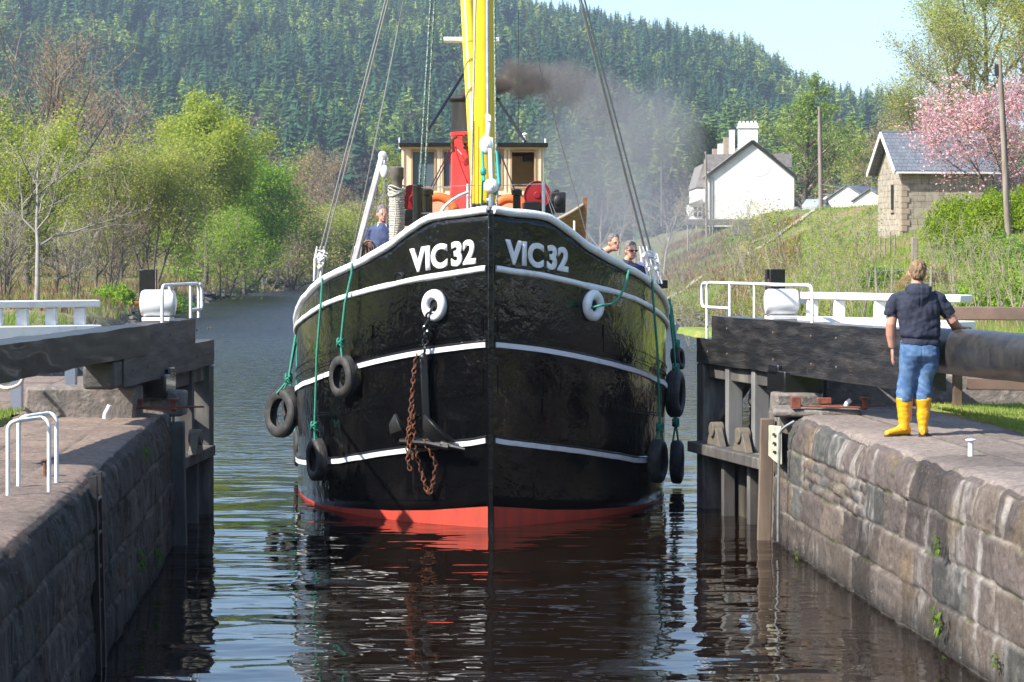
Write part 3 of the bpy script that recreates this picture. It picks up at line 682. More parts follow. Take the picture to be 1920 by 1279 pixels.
# ---------------------------------------------------------------- quay furniture
def white_rail(a, b, z, posts, label, board=True, legs=()):
    a = Vector(a); b = Vector(b); root = empty('white_rail', (a.x, a.y, 1.56), 0, label, 'timber rail', 'white timber rails by the gates')
    off = Vector((a.x, a.y, 1.56)); d = (b-a).normalized()
    def S(p): return Vector(p)-off
    za = Vector((0, 0, z))
    mb = MB(); mb.bar(S(a+za), S(b+za), .2, .085); mb.build('top_rail', M['white_timber'], root, bevel=.012)
    for t in posts:
        p = a+(b-a)*t; mb = MB(); mb.bar(S(p+Vector((0, 0, z-.3))), S(p+Vector((0, 0, z-.045))), .13, .13, up=(0, 1, 0)); mb.build('post', M['white_timber'], root, bevel=.01)
    if board:
        mb = MB(); mb.bar(S(a+Vector((0, 0, z-.34))+d*.0), S(b+Vector((0, 0, z-.34))), .3, .17); mb.build('lower_board', M['white_timber'], root, bevel=.012)
    for t in legs:
        p = a+(b-a)*t; mb = MB(); mb.bar(S(p+Vector((0, .0, 0)) + Vector((0, 0, 1.5))), S(p+Vector((0, 0, z-.42))), .13, .13, up=(0, 1, 0)); mb.build('leg', M['white_timber'], root, bevel=.01)
a = P(183, 571, 27.9); b_ = P(-160, 571, 26.8)
white_rail((a.x, a.y, 0), (b_.x, b_.y, 0), CZ-(570-HZ)/F*27.6-.0, (.1, .26, .42, .56, .75), 'white timber rail behind the left balance beam', legs=(.45, .8, .15))
a = P(1512, 558, 28.6); b_ = P(1812, 562, 26.2)
white_rail((a.x, a.y, 0), (b_.x, b_.y, 0), CZ-(558-HZ)/F*28.2+.02, (.04, .22, .48, .74), 'white timber rail behind the man and the right balance beam')
# brown rail on the right
mb = MB(); mb.bar(P(1770, 587, 27.5), P(2150, 590, 26.0), .10, .155); br = mb.build('beam_rail', M['brown_timber'], None, bevel=.01)
tag(br, 'dark brown timber rail above the round beam at the right edge', 'timber rail')
for px in (1795, 2100):
  mb = MB(); mb.bar(P(px, 598, 27.2), Vector((P(px, 600, 27.2).x, 27.2, 1.4)), .1, .12, up=(0, 1, 0)); mb.build('post', M['brown_timber'], br, bevel=.01)
mb = MB(); mb.bar(Vector((5.02, 25.6, 1.98)), Vector((8.0, 24.6, 1.98)), .12, .13); tag(mb.build('low_beam', M['brown_timber'], None, bevel=.01), 'low brown timber showing under the round beam tail', 'timber')
# masonry piers carrying the beams
def pier(name, c, d, rz, label, mt='block_stone', jit=.02):
    mb = MB(); bm = 6
    mb.box((0, 0, d[2]/2), d); o = mb.jig(jit, 3, int(c[0]*10)).build(name, M[mt], None, bevel=.035); o.location = c; o.rotation_euler = (0, 0, rz); tag(o, label, 'stone block'); return o
pier('stone_block', (3.42, 28.0, 1.50), (.55, .5, .24), .05, 'pale stone block under the black collar of the right gate')
pier('stone_block', (5.15, 28.6, 1.45), (2.6, .5, .5), -.1, 'long dark stone block under the right balance beam')
pier('stone_block', (-4.9, 26.6, 1.5), (1.25, .7, .40), .03, 'wide dark stone block under the left balance beam')
pier('stone_block', (-4.12, 27.5, 1.5), (.5, .45, .3), .03, 'stone block beneath the collar of the left gate')
pier('stone_block', (3.55, 27.1, 1.53), (1.0, .8, .09), -.1, 'flat stone slab with rusty straps by the right gate')
def straps(c, label):
    c = Vector(c); mb = MB()
    mb.bar(c+Vector((-.25, 0, .06)), c+Vector((.55, -.15, .05)), .05, .02); mb.bar(c+Vector((-.1, .15, .05)), c+Vector((.8, .25, .05)), .045, .02)
    mb.box(c+Vector((-.28, 0, .1)), (.11, .1, .13)); mb.box(c+Vector((.05, 0, .12)), (.16, .09, .07)); mb.tube([c+Vector((.5, -.1, .02)), c+Vector((.5, -.1, .14))], .03, 10); mb.lathe([(.0, .17), (.06, .165), (.06, .14), (0, .135)], 12, Matrix.Translation(c+Vector((.5, -.1, 0))))
    tag(mb.build('anchor_strap', M['rust_red'], None, bevel=.006), label, 'iron strap')
straps((3.55, 26.75, 1.6), 'rusty iron anchor straps on the slab by the right gate'); straps((-4.35, 26.5, 1.6), 'rusty iron anchor strap on the left quay by the gate')
def curve_tube(name, pts, r, m, n=8, label=None, cat=None, group=None, parent=None, res=6):
    """Catmull-Rom tube"""
    pts = [Vector(p) for p in pts]; out = []; q = [pts[0]]+pts+[pts[-1]]
    for i in range(1, len(q)-2):
        for k in range(res):
            t = k/res; p0, p1, p2, p3 = q[i-1], q[i], q[i+1], q[i+2]
            out.append(.5*((2*p1)+(p2-p0)*t+(2*p0-5*p1+4*p2-p3)*t*t+(3*p1-p0-3*p2+p3)*t**3))
    out.append(pts[-1]); mb = MB(); mb.tube(out, r, n); o = mb.build(name, m, parent, smooth=60)
    return tag(o, label, cat, group)
# hook cleats
curve_tube('hook_cleat', [P(1612, 770, 26.9), P(1596, 775, 26.9), P(1588, 768, 26.9), P(1587, 758, 26.9), P(1595, 750, 26.9)], .028, M['white'], 10, 'white bent hook cleat on the right quay beside the rusty straps', 'cleat')
curve_tube('hook_cleat', [P(197, 785, 25.6), P(198, 776, 25.6), P(203, 767, 25.6), P(206, 760, 25.6)], .028, M['white'], 10, 'white stub cleat on the left quay below the balance beam', 'cleat')
# mushroom bollard
def bollard(px, py, h, r, label, mt):
    Y = 1.78*F/(py-HZ); p = P(px, py, Y); mb = MB(); mb.lathe([(r*1.3, 0), (r, .01), (r*.9, h*.85), (r*1.9, h*.93), (r*1.9, h*.97), (r*1.2, h), (0, h)], 16); o = mb.build('bollard', mt); o.location = (p.x, p.y, 1.55); tag(o, label, 'bollard')
bollard(1820, 855, .165, .026, 'small white mushroom pin on the right quay in front of the man', M['white'])
bollard(85, 893, .15, .02, 'small rusty mooring pin between the white hoops on the left quay', M['rust'])
# ladder hoops on the left quay
def hoop(xl, xr, yt, yb, w, label):
    Y = 1.76*F/(yb-HZ); a = P(xl, yb, Y); b = P(xr, yb-8, Y*1.02); h = (yb-yt)/F*Y; rad = .07; pts = [Vector((a.x, a.y, 1.5))]
    for k in range(7): t = pi/2*k/6; pts.append(Vector((a.x+rad*(1-cos(t)), a.y, 1.56+h-rad*(1-sin(t)))))
    for k in range(7): t = pi/2*k/6; pts.append(Vector((b.x-rad*(1-sin(t)), b.y, 1.56+h-rad*(1-cos(t)))))
    pts.append(Vector((b.x, b.y, 1.5))); mb = MB(); mb.tube(pts, w, 10); tag(mb.build('ladder_hoop', M['white'], None, smooth=60), label, 'handrail', 'white tube hoops at the ladder head')
hoop(15, 92, 784, 925, .016, 'nearer white tube hoop at the quay ladder'); hoop(35, 106, 776, 906, .017, 'farther white tube hoop with a rusty patch on its top')
# gauge board on the corner of the right wall, drain rod and timber
v = 26.9; mb = MB(); bx_ = L(5.02, v); 
mb = MB(); mb.add([L(5.02, 27.28, 1.38), L(5.0, 26.55, 1.42), L(4.98, 26.45, .98), L(5.0, 27.2, 1.02), L(5.06, 27.28, 1.38), L(5.04, 26.55, 1.42), L(5.03, 26.45, .98), L(5.05, 27.2, 1.02)],
    [(0, 1, 2, 3), (7, 6, 5, 4), (0, 4, 5, 1), (1, 5, 6, 2), (2, 6, 7, 3), (3, 7, 4, 0)])
gb = tag(mb.build('gauge_board', mat('gauge_board', (.62, .6, .45), .6, col2=(.35, .36, .25), ns=8), None, bevel=.01), 'pale worn depth gauge board on the corner of the right lock wall', 'gauge board')
mb = MB()
for k in range(3):
    z = 1.32-k*.1; v_ = 26.72-.02*k
    mb.add([L(4.985-.004, v_+.1, z), L(4.985-.004, v_-.08, z+.012), L(4.98-.004, v_-.08, z-.02), L(4.98-.004, v_+.1, z-.03)], [(0, 1, 2, 3)])
mb.build('gauge_marks', M['black'], gb, smooth=0)
curve_tube('drain_rod', [L(5.12, 26.2, 1.50), L(4.98, 26.3, 1.38), L(4.965, 26.3, 1.2), L(4.95, 26.3, .5), L(4.95, 26.3, .12)], .018, M['steel'], 8, 'grey vertical rod fixed down the right wall beside the gauge board', 'pipe')
mb = MB(); mb.bar(L(5.03, 27.42, 1.45), L(4.98, 27.42, -.5), .16, .12, up=(0, 1, 0)); tag(mb.jig(.006, 4).build('fender_timber', mat('fender_timber', (.19, .14, .10), .8, col2=(.11, .08, .06), ns=6, stretch=(1, 1, .2)), None, bevel=.01), 'vertical tan fender timber at the end of the right lock wall', 'timber')
mb = MB(); mb.bar(L(-1.96, 27.42, 1.45), L(-1.92, 27.42, -.5), .16, .12, up=(0, 1, 0)); tag(mb.jig(.006, 4).build('fender_timber', M['grey_timber'], None, bevel=.01), 'vertical grey fender timber at the end of the left lock wall', 'timber')
curve_tube('hose', [P(-10, 720, 26.2), P(12, 728, 26.0), P(34, 722, 26.0), P(43, 708, 26.0), P(40, 698, 26.1)], .02, M['white_rope'], 8, 'pale rope loop hanging at the left beam support', 'rope')
# iron ladder top channel in left wall
mb = MB(); v = 18.9
for dv_ in (0, .35): mb.bar(L(-2.02, v+dv_, 1.6), L(-1.97, v+dv_, -.5), .05, .06, up=(0, 1, 0))
for k in range(7): mb.tube([L(-2.0, v, 1.4-k*.28), L(-2.0, v+.35, 1.4-k*.28)], .014, 8)
tag(mb.build('wall_ladder', M['black'], None), 'iron rung ladder let into the shaded left lock wall', 'ladder')
# ---------------------------------------------------------------- the steam puffer
BO = Vector((-0.266, 28.94, 0)); BA = math.atan(.036)          # stem at the waterline; axis drifts left going aft
boat = empty('steam_boat', BO, BA, 'black hulled steam coaster with red boot top, yellow mast and red funnel entering the lock', 'boat')
BM = Matrix.Translation(BO) @ Matrix.Rotation(BA, 4, 'Z'); BI = BM.inverted()
def W(px, py, Y): return BI @ P(px, py, Y)                      # photo pixel at depth Y -> boat coordinates
LB = 20.0
def halfb(s, z):
    k = 1.62-.045*max(0, min(z, 4)); b = 2.8*(1-exp(-max(s, 0)/k))
    if z < 0: b *= 1+z*.12
    if s > 14: b *= 1-.75*((s-14)/6)**2.2
    return b
# sheer curves, (s, z)
CG = ([0, .3, .47, .6, .71, .87, 1.03, 1.25, 1.5, 1.85, 2.33, 3, 3.6, 4.6, 6, 8, 12, 16, 20], [3.97, 3.92, 3.87, 3.76, 3.67, 3.53, 3.45, 3.345, 3.26, 3.165, 3.05, 2.88, 2.74, 2.54, 2.38, 2.25, 2.1, 2.25, 2.6])
C1 = ([0, .15, .5, .86, 1.33, 1.9, 2.6, 3.5, 5.5, 8, 12, 20], [3.24, 3.205, 3.115, 3.02, 2.92, 2.80, 2.655, 2.50, 2.30, 2.05, 1.9, 2.3])
C2 = ([0, .15, .52, .9, 1.38, 1.95, 2.7, 4, 5.5, 8, 12, 20], [2.29, 2.265, 2.175, 2.08, 1.965, 1.85, 1.71, 1.55, 1.42, 1.2, 1.1, 1.5])
C3 = ([0, .16, .55, .92, 1.4, 1.87, 3.2, 5.5, 8, 12, 20], [1.10, 1.045, .95, .87, .77, .68, .54, .40, .3, .3, .5])
CR = ([0, .5, .95, 1.8, 2.6, 5.5, 20], [.27, .17, .12, .07, .04, .02, .02])
def cv(c, s): return float(np.interp(s, *c))
def hp(s, z, side, off=0.0):
    """point on the hull, pushed off outward by off"""
    b = halfb(s, z); e = .01; db = (halfb(s+e, z)-b)/e; n = Vector((side, -db, 0)).normalized()
    return Vector((side*b, s, z))+n*off
def hn(s, z, side):
    e = .01; db = (halfb(s+e, z)-halfb(s, z))/e; return Vector((side, -db, 0)).normalized()
Sg = np.concatenate([7*(np.linspace(0, 1, 90)**1.7), np.linspace(7.3, 20, 30)])
m, nt, b = newmat('hull_black'); b.inputs['Base Color'].default_value = (.006, .006, .0065, 1); b.inputs['Roughness'].default_value = .2
b.inputs['Coat Weight'].default_value = .35; b.inputs['Coat Roughness'].default_value = .04; b.inputs['Specular IOR Level'].default_value = .35
oc = nt.nodes.new('ShaderNodeTexCoord').outputs['Object']
c = mixc(nt, ramp(nt, ntex(nt, 2.2, 6, stretch=(1, 1, .35), rough=.7), .5, .75), (.003, .003, .0035), (.011, .0095, .0085))
c = mixc(nt, ramp(nt, ntex(nt, 9, 6, stretch=(1, 1, .12), rough=.6), .62, .8), c, (.02, .016, .013))
c = mixc(nt, ramp(nt, ntex(nt, 7, 6, stretch=(1.3, 1.3, .06), rough=.65), .68, .76), c, (.06, .03, .015))
nt.links.new(c, b.inputs['Base Color'])
r = ramp(nt, ntex(nt, 3.5, 5, rough=.7), .4, .75, (.05, .05, .05), (.20, .20, .20)); nt.links.new(r, b.inputs['Roughness'])
w1 = bumpn(nt, None, ntex(nt, 1.6, 2, stretch=(1, 1, .7)), 1, .022)
w2 = bumpn(nt, None, ntex(nt, 6.5, 3), 1, .011, w1)
def mul(a_, b_):
    q = nt.nodes.new('ShaderNodeMath'); q.operation = 'MULTIPLY'; nt.links.new(a_, q.inputs[0]); nt.links.new(b_, q.inputs[1]); return q.outputs[0]
spk = mul(ntex(nt, 21, 3, rough=.6), ramp(nt, ntex(nt, 2.4, 3, rough=.65), .42, .62))
w3 = bumpn(nt, b, spk, 1, .011, w2)
cb = nt.nodes.new('ShaderNodeBump'); cb.inputs['Distance'].default_value = .010; cb.inputs['Strength'].default_value = 1
nt.links.new(spk, cb.inputs['Height']); nt.links.new(w2, cb.inputs['Normal']); nt.links.new(cb.outputs[0], b.inputs['Coat Normal'])
M['hull_black'] = m
M['boot_red'] = mat('boot_red', (.60, .07, .042), .45, coat=.25, col2=(.42, .06, .04), ns=6, stretch=(1, 1, .15), bump=.3, bs=8, bd=.01, col3=(.2, .07, .04), ns3=14, lo3=.62, hi3=.72)
def hull_band(name, ca, cb_, nrow, mt, parent=boat):
    V = []
    for side in (-1, 1):
        pass
    rows = np.linspace(0, 1, nrow+1); obs = []
    V = []; Fs = []; nS = len(Sg)
    for si, side in enumerate((-1, 1)):
        base = len(V)
        for s in Sg:
            za, zb = ca(s), cb_(s)
            for t in rows: V.append(tuple(hp(s, za+(zb-za)*t, side)))
        for i in range(nS-1):
            for j in range(nrow):
                a = base+i*(nrow+1)+j; q = (a, a+1, a+nrow+2, a+nrow+1); Fs.append(q[::-1] if side > 0 else q)
    return np_mesh(name, V, Fs, mt, parent, smooth=True)
hull = hull_band('hull', lambda s: cv(CR, s), lambda s: cv(CG, s), 26, M['hull_black'])
so_ = hull.modifiers.new('solid', 'SOLIDIFY'); so_.thickness = .03; so_.offset = -1
hull_band('boot_top', lambda s: -1.1, lambda s: cv(CR, s), 8, M['boot_red'])
# lap edges of the plates
def line_on_hull(curve, dz, s0, s1, side, r, off, n=90, wob=0):
    pts = []
    for i in range(n+1):
        s = s0+(s1-s0)*(i/n)**1.6; z = cv(curve, s)+dz
        p = hp(s, z, side, off)
        if wob: p += Vector((0, 0, wob*(vn(np.array([i*.45]), np.array([side*3.]), 3)[0]-.5)))
        pts.append(p)
    return pts
M['strake_white'] = mat('strake_white', (.82, .83, .84), .45, col2=(.62, .57, .5), ns=5, lo=.52, hi=.78, bump=.6, bs=22, bd=.012, col3=(.35, .2, .1), ns3=11, lo3=.68, hi3=.74)
def rr_(base, n): return [base*(1+.16*(vn(np.array([i*.8]), np.array([1.]), 8)[0]-.5)) for i in range(n+1)]
for side in (-1, 1):
    mb = MB(); mb.tube(line_on_hull(CG, .0, 0.02, 20, side, 0, 0.0, 110, .02), rr_(.052, 110), 12); mb.build('gunwale_cap', M['strake_white'], boat, smooth=80)
    mb = MB(); mb.tube(line_on_hull(C1, 0, 0.03, 20, side, 0, .005, 110, .012), rr_(.042, 110), 12); mb.build('rubbing_strake', M['strake_white'], boat, smooth=80)
    for cc, rr0 in ((C2, .030), (C3, .030)):
        mb = MB(); pts = line_on_hull(cc, 0, .03, 20 if cc is C2 else 9, side, 0, 0.0, 110, .006)
        # flat white band with a black ledge above it
        V1 = []
        for i, p in enumerate(pts):
            s = (20 if cc is C2 else 9)*(i/110)**1.6; n_ = hn(s, p.z, side); V1.append([p+Vector((0, 0, -.034)), p+n_*.03+Vector((0, 0, -.032)), p+n_*.034+Vector((0, 0, .03)), p+Vector((0, 0, .034))])
        mb.loft([[v[k] for k in range(4)] for v in V1]); mb.build('painted_band', M['strake_white'], boat, smooth=30)
        mb = MB(); V2 = []
        for i, p in enumerate(pts):
            s = (20 if cc is C2 else 9)*(i/110)**1.6; n_ = hn(s, p.z, side); V2.append([p+Vector((0, 0, .036)), p+n_*.034+Vector((0, 0, .036)), p+n_*.034+Vector((0, 0, .046)), p+n_*.008+Vector((0, 0, .062)), p+Vector((0, 0, .064))])
        mb.loft(V2); mb.build('band_ledge', M['black_gloss'], boat, smooth=30)
    # plate laps and doubling plates (thin raised steps)
    def patch(s0, s1, z0, z1, th_=.012, n=16):
        mb = MB(); rows_ = []
        for i in range(n+1):
            s = s0+(s1-s0)*i/n; za = z0(s) if callable(z0) else z0; zb = z1(s) if callable(z1) else z1
            rows_.append([hp(s, za, side, -.01), hp(s, za, side, th_), hp(s, zb, side, th_), hp(s, zb, side, -.01)])
        mb.loft(rows_); return mb
    mb = patch(.05, 9, lambda s: cv(C2, s)+.13, lambda s: cv(C2, s)+.32, .013, 60); mb.build('lap_plate', M['hull_black'], boat, smooth=30)
    mb = patch(.05, 3.1, lambda s: cv(C3, s)+.6, lambda s: cv(C3, s)+.95, .012, 40); mb.build('lap_plate', M['hull_black'], boat, smooth=30)
    mb = patch(1.15, 1.75, lambda s: cv(C2, s)+.13, lambda s: cv(C2, s)+.48, .02); mb.build('doubling_plate', M['hull_black'], boat, smooth=30)
    mb = patch(.42, .95, lambda s: cv(C3, s)+.42, lambda s: cv(C3, s)+.98, .02); mb.build('doubling_plate', M['hull_black'], boat, smooth=30)
    mb = patch(.35, 1.6, lambda s: .34-.08*s, lambda s: .6-.18*s, .012); mb.build('lap_plate', M['hull_black'], boat, smooth=30)
    # rivet rows
    mb = MB()
    for cc, dzs, sm in ((C2, (.17, .28), 6), (C3, (.63, .66), 3), (CG, (-.09,), 2.5)):
        for dz in dzs:
            s = .08
            while s < sm:
                p = hp(s, cv(cc, s)+dz, side, .014); mb.sph(p, .0085, 5); e = hp(s+.02, cv(cc, s), side); f = hp(s, cv(cc, s), side); s += .085*.02/(e-f).length
    rv_ = mb.build('rivets', M['hull_black'], boat, smooth=60); rv_['kind'] = 'stuff'
# stem bar
mb = MB(); mb.bar((0, -.015, -.9), (0, -.015, 3.93), .075, .07, up=(0, 1, 0)); mb.build('stem_bar', M['hull_black'], boat, bevel=.012)
# lettering
def lettering(side):
    cu = bpy.data.curves.new('t', 'FONT'); cu.body = 'VIC 32'; cu.size = 1; cu.offset = .042; cu.space_character = 1.04; cu.space_word = .38; cu.extrude = .0; cu.resolution_u = 6
    to = bpy.data.objects.new('t', cu); C.objects.link(to); dg = bpy.context.evaluated_depsgraph_get(); me = bpy.data.meshes.new_from_object(to.evaluated_get(dg))
    bpy.data.objects.remove(to)
    bm = bmesh.new(); bm.from_mesh(me)
    bmesh.ops.subdivide_edges(bm, edges=[e for e in bm.edges if e.calc_length() > .2], cuts=4, use_grid_fill=True)
    xs = [v.co.x for v in bm.verts]; ys = [v.co.y for v in bm.verts]; x0, x1, y0, y1 = min(xs), max(xs), min(ys), max(ys)
    # arc length table
    ss = np.linspace(0, 3, 600); ptsb = [hp(s, 3.5, side) for s in ss]; ac = np.concatenate([[0], np.cumsum([(ptsb[i+1]-ptsb[i]).length for i in range(599)])])
    a0, a1, Ht = (.205, 1.20, .315)
    ret = bmesh.ops.extrude_face_region(bm, geom=bm.faces[:]); ev = {v for v in ret['geom'] if isinstance(v, bmesh.types.BMVert)}
    for v in bm.verts:
        t = (v.co.x-x0)/(x1-x0); a = a0+(a1-a0)*(t if side > 0 else 1-t); s = float(np.interp(a, ac, ss)); hh = (v.co.y-y0)/(y1-y0)*Ht
        z = cv(C1, s)+.075+(.02*(1-t) if side < 0 else .03*t)+hh; v.co = hp(s, z, side, .02 if v in ev else -.01)
    bmesh.ops.recalc_face_normals(bm, faces=bm.faces); bm.to_mesh(me); bm.free(); me.materials.clear()
    link_mesh('lettering', me, M['strake_white'], hull)
lettering(-1); lettering(1)
# hawse pipes
def hawse(px, py, side, R_=.185, r_=.062):
    s = .8 if side > 0 else .45
    for _ in range(30):
        Yw = (BM @ hp(s, 2.7, side)).y; X = (px-960)/F*Yw; loc = BI @ Vector((X, Yw, 0)); s = max(.05, -math.log(max(1e-3, 1-abs(loc.x)/2.8))*(1.62-.045*2.7))
    Yw = (BM @ hp(s, 2.7, side)).y; z = CZ-(py-HZ)/F*Yw; p = hp(s, z, side, .03); n_ = hn(s, z, side)
    Mx = Matrix.Translation(p) @ n_.to_track_quat('Z', 'Y').to_matrix().to_4x4() @ Matrix.Scale(1.12, 4, (0, 1, 0))
    mb = MB(); mb.lathe([(R_-r_*.95+r_*.95*cos(a), r_*1.05*sin(a)) for a in np.linspace(0, 2*pi, 15)[:-1]], 32, Mx, closed=True); o = mb.build('hawse_pipe', M['strake_white'], boat, smooth=80)
    mb = MB(); mb.lathe([(0, -.0), (R_-r_*1.2, -.0)], 24, Mx); mb.build('hawse_hole', M['black'], o, smooth=0); return p, n_, s
hpl = hawse(817, 573, -1); hpr = hawse(1109, 573, 1)
# small scupper ring
s = .78; z = cv(C1, s)+.06; p = hp(s, z, -1, .01); mb = MB(); Mx = Matrix.Translation(p) @ hn(s, z, -1).to_track_quat('Z', 'Y').to_matrix().to_4x4(); mb.lathe([(.075+.018*cos(a), .018*sin(a)) for a in np.linspace(0, 2*pi, 11)[:-1]], 20, Mx, closed=True); sc_ = mb.build('scupper', M['hull_black'], boat, smooth=80)
mb = MB(); mb.lathe([(0, .0), (.07, .0)], 20, Mx); mb.build('scupper_hole', M['black'], sc_, smooth=0)
# decks
def deck(name, s0, s1, zf, mt):
    rows_ = []; ss = np.linspace(s0, s1, 30)
    V = []; Fs = []
    for s in ss:
        z = zf(s); b_ = max(.01, halfb(s, z)-.035)
        for t in (-1, -.5, 0, .5, 1): V.append((b_*t, s, z+.06*(1-t*t)))
    return np_mesh(name, V, grid_faces(30, 5), mt, boat, smooth=True)
M['deck'] = mat('deck_paint', (.22, .12, .08), .7, col2=(.15, .09, .07), ns=3)
deck('deck', .03, 3.0, lambda s: 3.0-.05*s, M['deck']); deck('deck', 3.0, 19.8, lambda s: cv(CG, s)-.85, M['deck'])
mb = MB(); mb.box((0, 3.0, 2.4), (4.2, .04, .7)); mb.build('break_bulkhead', M['white'], boat)

# mast and derrick
mc = W(907, 392, 31.9); mt_ = W(907, -720, 31.9)
mb = MB(); mb.tube([Vector((mc.x, mc.y, 2.9)), Vector((mc.x, mc.y, 4.3)), mt_], [.165, .160, .11], 24); mast = mb.build('mast', M['yellow'], boat, smooth=60)
mb = MB(); mb.lathe([(.17, 3.98), (.21, 4.0), (.21, 4.1), (.165, 4.12)], 24, Matrix.Translation((mc.x, mc.y, 0))); mb.build('mast_collar', M['black'], mast)
b0 = W(897, 400, 32.35); b1 = W(866, -180, 34.6)
mb = MB(); mb.tube([b0, b0+(b1-b0)*.5, b1], [.085, .10, .085], 20); mb.build('derrick_boom', M['yellow'], boat, smooth=60)
# masthead lamps / crosstree tube
mb = MB(); a_ = W(832, 75, 33.6); c_ = W(936, 76, 33.6); mb.tube([a_, c_], .045, 14); mb.build('crosstree_lamp', M['white'], mast, smooth=50)
def strand(name, pts, r, m, par=boat, n=6): mb = MB(); mb.tube(pts, r, n); return mb.build(name, m, par, smooth=80)
head = W(907, -700, 31.9)
# shrouds: two wires each side, thin stays, rope falls
Lr = W(598, 492, 33.3); Rr = W(1217, 470, 33.3)
for dx in (-3, 5):
    strand('shroud', [W(598+dx, 490, 33.3), W(725+dx*.6, 0, 32.7), head], .014, M['wire']); strand('shroud', [W(1214+dx*1.3, 470, 33.3), W(1092+dx*.8, 0, 32.7), head], .014, M['wire'])
strand('shroud', [W(1208, 470, 33.8), W(1086, 0, 33), head], .011, M['wire'])
strand('stay', [W(657, 492, 34), W(757, 0, 33), head], .010, M['wire']); strand('stay', [W(1107, 465, 36), W(977, 0, 34), head], .008, M['wire'])
strand('stay', [W(697, 300, 33), W(757, 0, 32.8)], .006, M['wire'])
for dx, r_ in ((-5, .017), (4, .016)): strand('hoist_rope', [W(790+dx, 440, 33.4), W(793+dx, 330, 33.2), W(812+dx*.8, 0, 32.6), head], r_, M['greenwhite_rope'], n=8)
for k in range(3): pass
strand('halyard', [W(883, 396, 31.6), W(886, 250, 31.6), W(892, 0, 31.6), W(897, -400, 31.6)], .016, M['white_rope'], n=8)
strand('halyard', [W(932, 398, 31.3), W(930, 260, 31.3), W(927, 0, 31.4), W(920, -400, 31.5)], .014, M['greenwhite_rope'], n=8)
strand('forestay', [W(915, 232, 30.9), W(914, 0, 31.2), W(911, -500, 31.5)], .026, M['steel'], n=8)
strand('mast_seam', [W(889, 227, 31.72), W(889, 395, 31.72)], .008, M['black'])
# tackle: two white blocks joined by teal rope, shackled to the stem head
def blockw(c, rx, rz_, name='tackle_block'):
    mb = MB(); mb.sph(c, (rx, rx*.55, rz_), 16); mb.tube([c+Vector((0, -rx*.62, 0)), c+Vector((0, rx*.62, 0))], rx*.25, 10); return mb.build(name, M['drum_white'], boat, smooth=60)
blockw(W(912, 272, 30.8), .095, .13); blockw(W(921, 349, 30.4), .10, .10)
mb = MB(); mb.tube([W(914, 215, 30.9), W(916, 235, 30.85), W(913, 262, 30.8)], .035, 8); mb.tube([W(919, 280, 30.7), W(921, 345, 30.45)], .028, 8); mb.box(W(916, 222, 30.85), (.07, .05, .08)); mb.box(W(921, 268, 30.8), (.05, .05, .14)); mb.build('tackle_link', M['drum_white'], boat, bevel=.004)
mb = MB(); mb.tube([W(904, 285, 30.75), W(907, 340, 30.5)], .020, 8); mb.tube([W(931, 285, 30.75), W(936, 345, 30.5), W(928, 364, 30.4)], .024, 8); mb.sph(W(906, 322, 30.55), (.045, .045, .06), 8); mb.tube([W(905, 330, 30.6), W(903, 395, 30.9)], .014, 8); mb.build('tackle_rope', mat('teal_rope', (.02, .30, .26), .6), boat, smooth=60)
mb = MB(); mb.tube([W(920, 368, 30.3), W(920, 392, 29.6)], .03, 8); mb.sph(W(916, 376, 30.25), .035, 8); mb.sph(W(924, 382, 30.2), .03, 8); mb.build('stem_shackle', M['steel'], boat)

# lashings where the shrouds meet the rail (white-painted rigging screws)
def lashing(px0, py0, px1, py1, Y, name='rigging_screw', big=1):
    mb = MB(); a = W(px0, py0, Y); b_ = W(px1, py1, Y)
    for k in range(3):
        o = Vector((.05*(k-1), .03*(k % 2), 0)); mb.tube([a+o, a+(b_-a)*.4+o*1.2, b_+o*.8], [.010, .020, .014], 8)
    for t in (.25, .6):
        c = a+(b_-a)*t; mb.sph(c+Vector((U(-.03, .03), -.03, 0)), (.035*big, .03, .04), 8)
    for k in range(9): c = a+(b_-a)*U(.1, .7); mb.tube([c, c+Vector((U(-.05, .08)*big, -.05, U(-.05, .03))), c+Vector((U(-.03, .12)*big, -.04, U(-.12, .0)))], .010, 6)
    mb.build(name, M['drum_white'], boat, smooth=70)
lashing(601, 462, 594, 527, 33.3); lashing(1216, 462, 1236, 532, 33.3, big=1.1); lashing(1206, 462, 1219, 530, 33.7, big=.8)
for q_ in (600, 1236): mb = MB(); mb.box(W(q_, 533, 33.6), (.22, .3, .12)); mb.build('chain_plate', M['black_gloss'], boat, bevel=.01)

# davit with hook and block
a = W(664, 492, 33.2); b_ = W(716, 296, 33.2)
mb = MB(); mb.bar(a, b_, .09, .115, up=(0, 1, 0)); mb.bar(a+Vector((.012, -.062, 0)), b_+Vector((.012, -.062, 0)), .03, .02, up=(0, 1, 0)); mb.bar(a+Vector((0, .02, -.25)), a+(b_-a)*.15, .11, .12, up=(0, 1, 0)); mb.sph(b_+Vector((.01, 0, .03)), (.07, .05, .07), 10); mb.tube([b_+Vector((.03, 0, .05)), b_+Vector((.08, 0, .0)), b_+Vector((.06, 0, -.1))], .022, 8)
dv = mb.build('davit', mat('davit_white', (.66, .66, .66), .5, col2=(.5, .48, .46), ns=4), boat, bevel=.006)
blk = MB(); blk.sph(W(721, 322, 33.1), (.06, .04, .1), 12); blk.tube([W(721, 300, 33.1), W(721, 312, 33.1)], .014, 6); blk.build('davit_block', M['drum_white'], dv)
for x2, y2 in ((725, 425), (716, 408)): strand('davit_rope', [W(721, 335, 33.1), W(x2, y2, 33.1)], .006, M['wire'], dv)
strand('davit_rope', [W(730, 340, 33.1), W(700, 405, 33.2), W(672, 478, 33.2)], .006, M['wire'], dv)
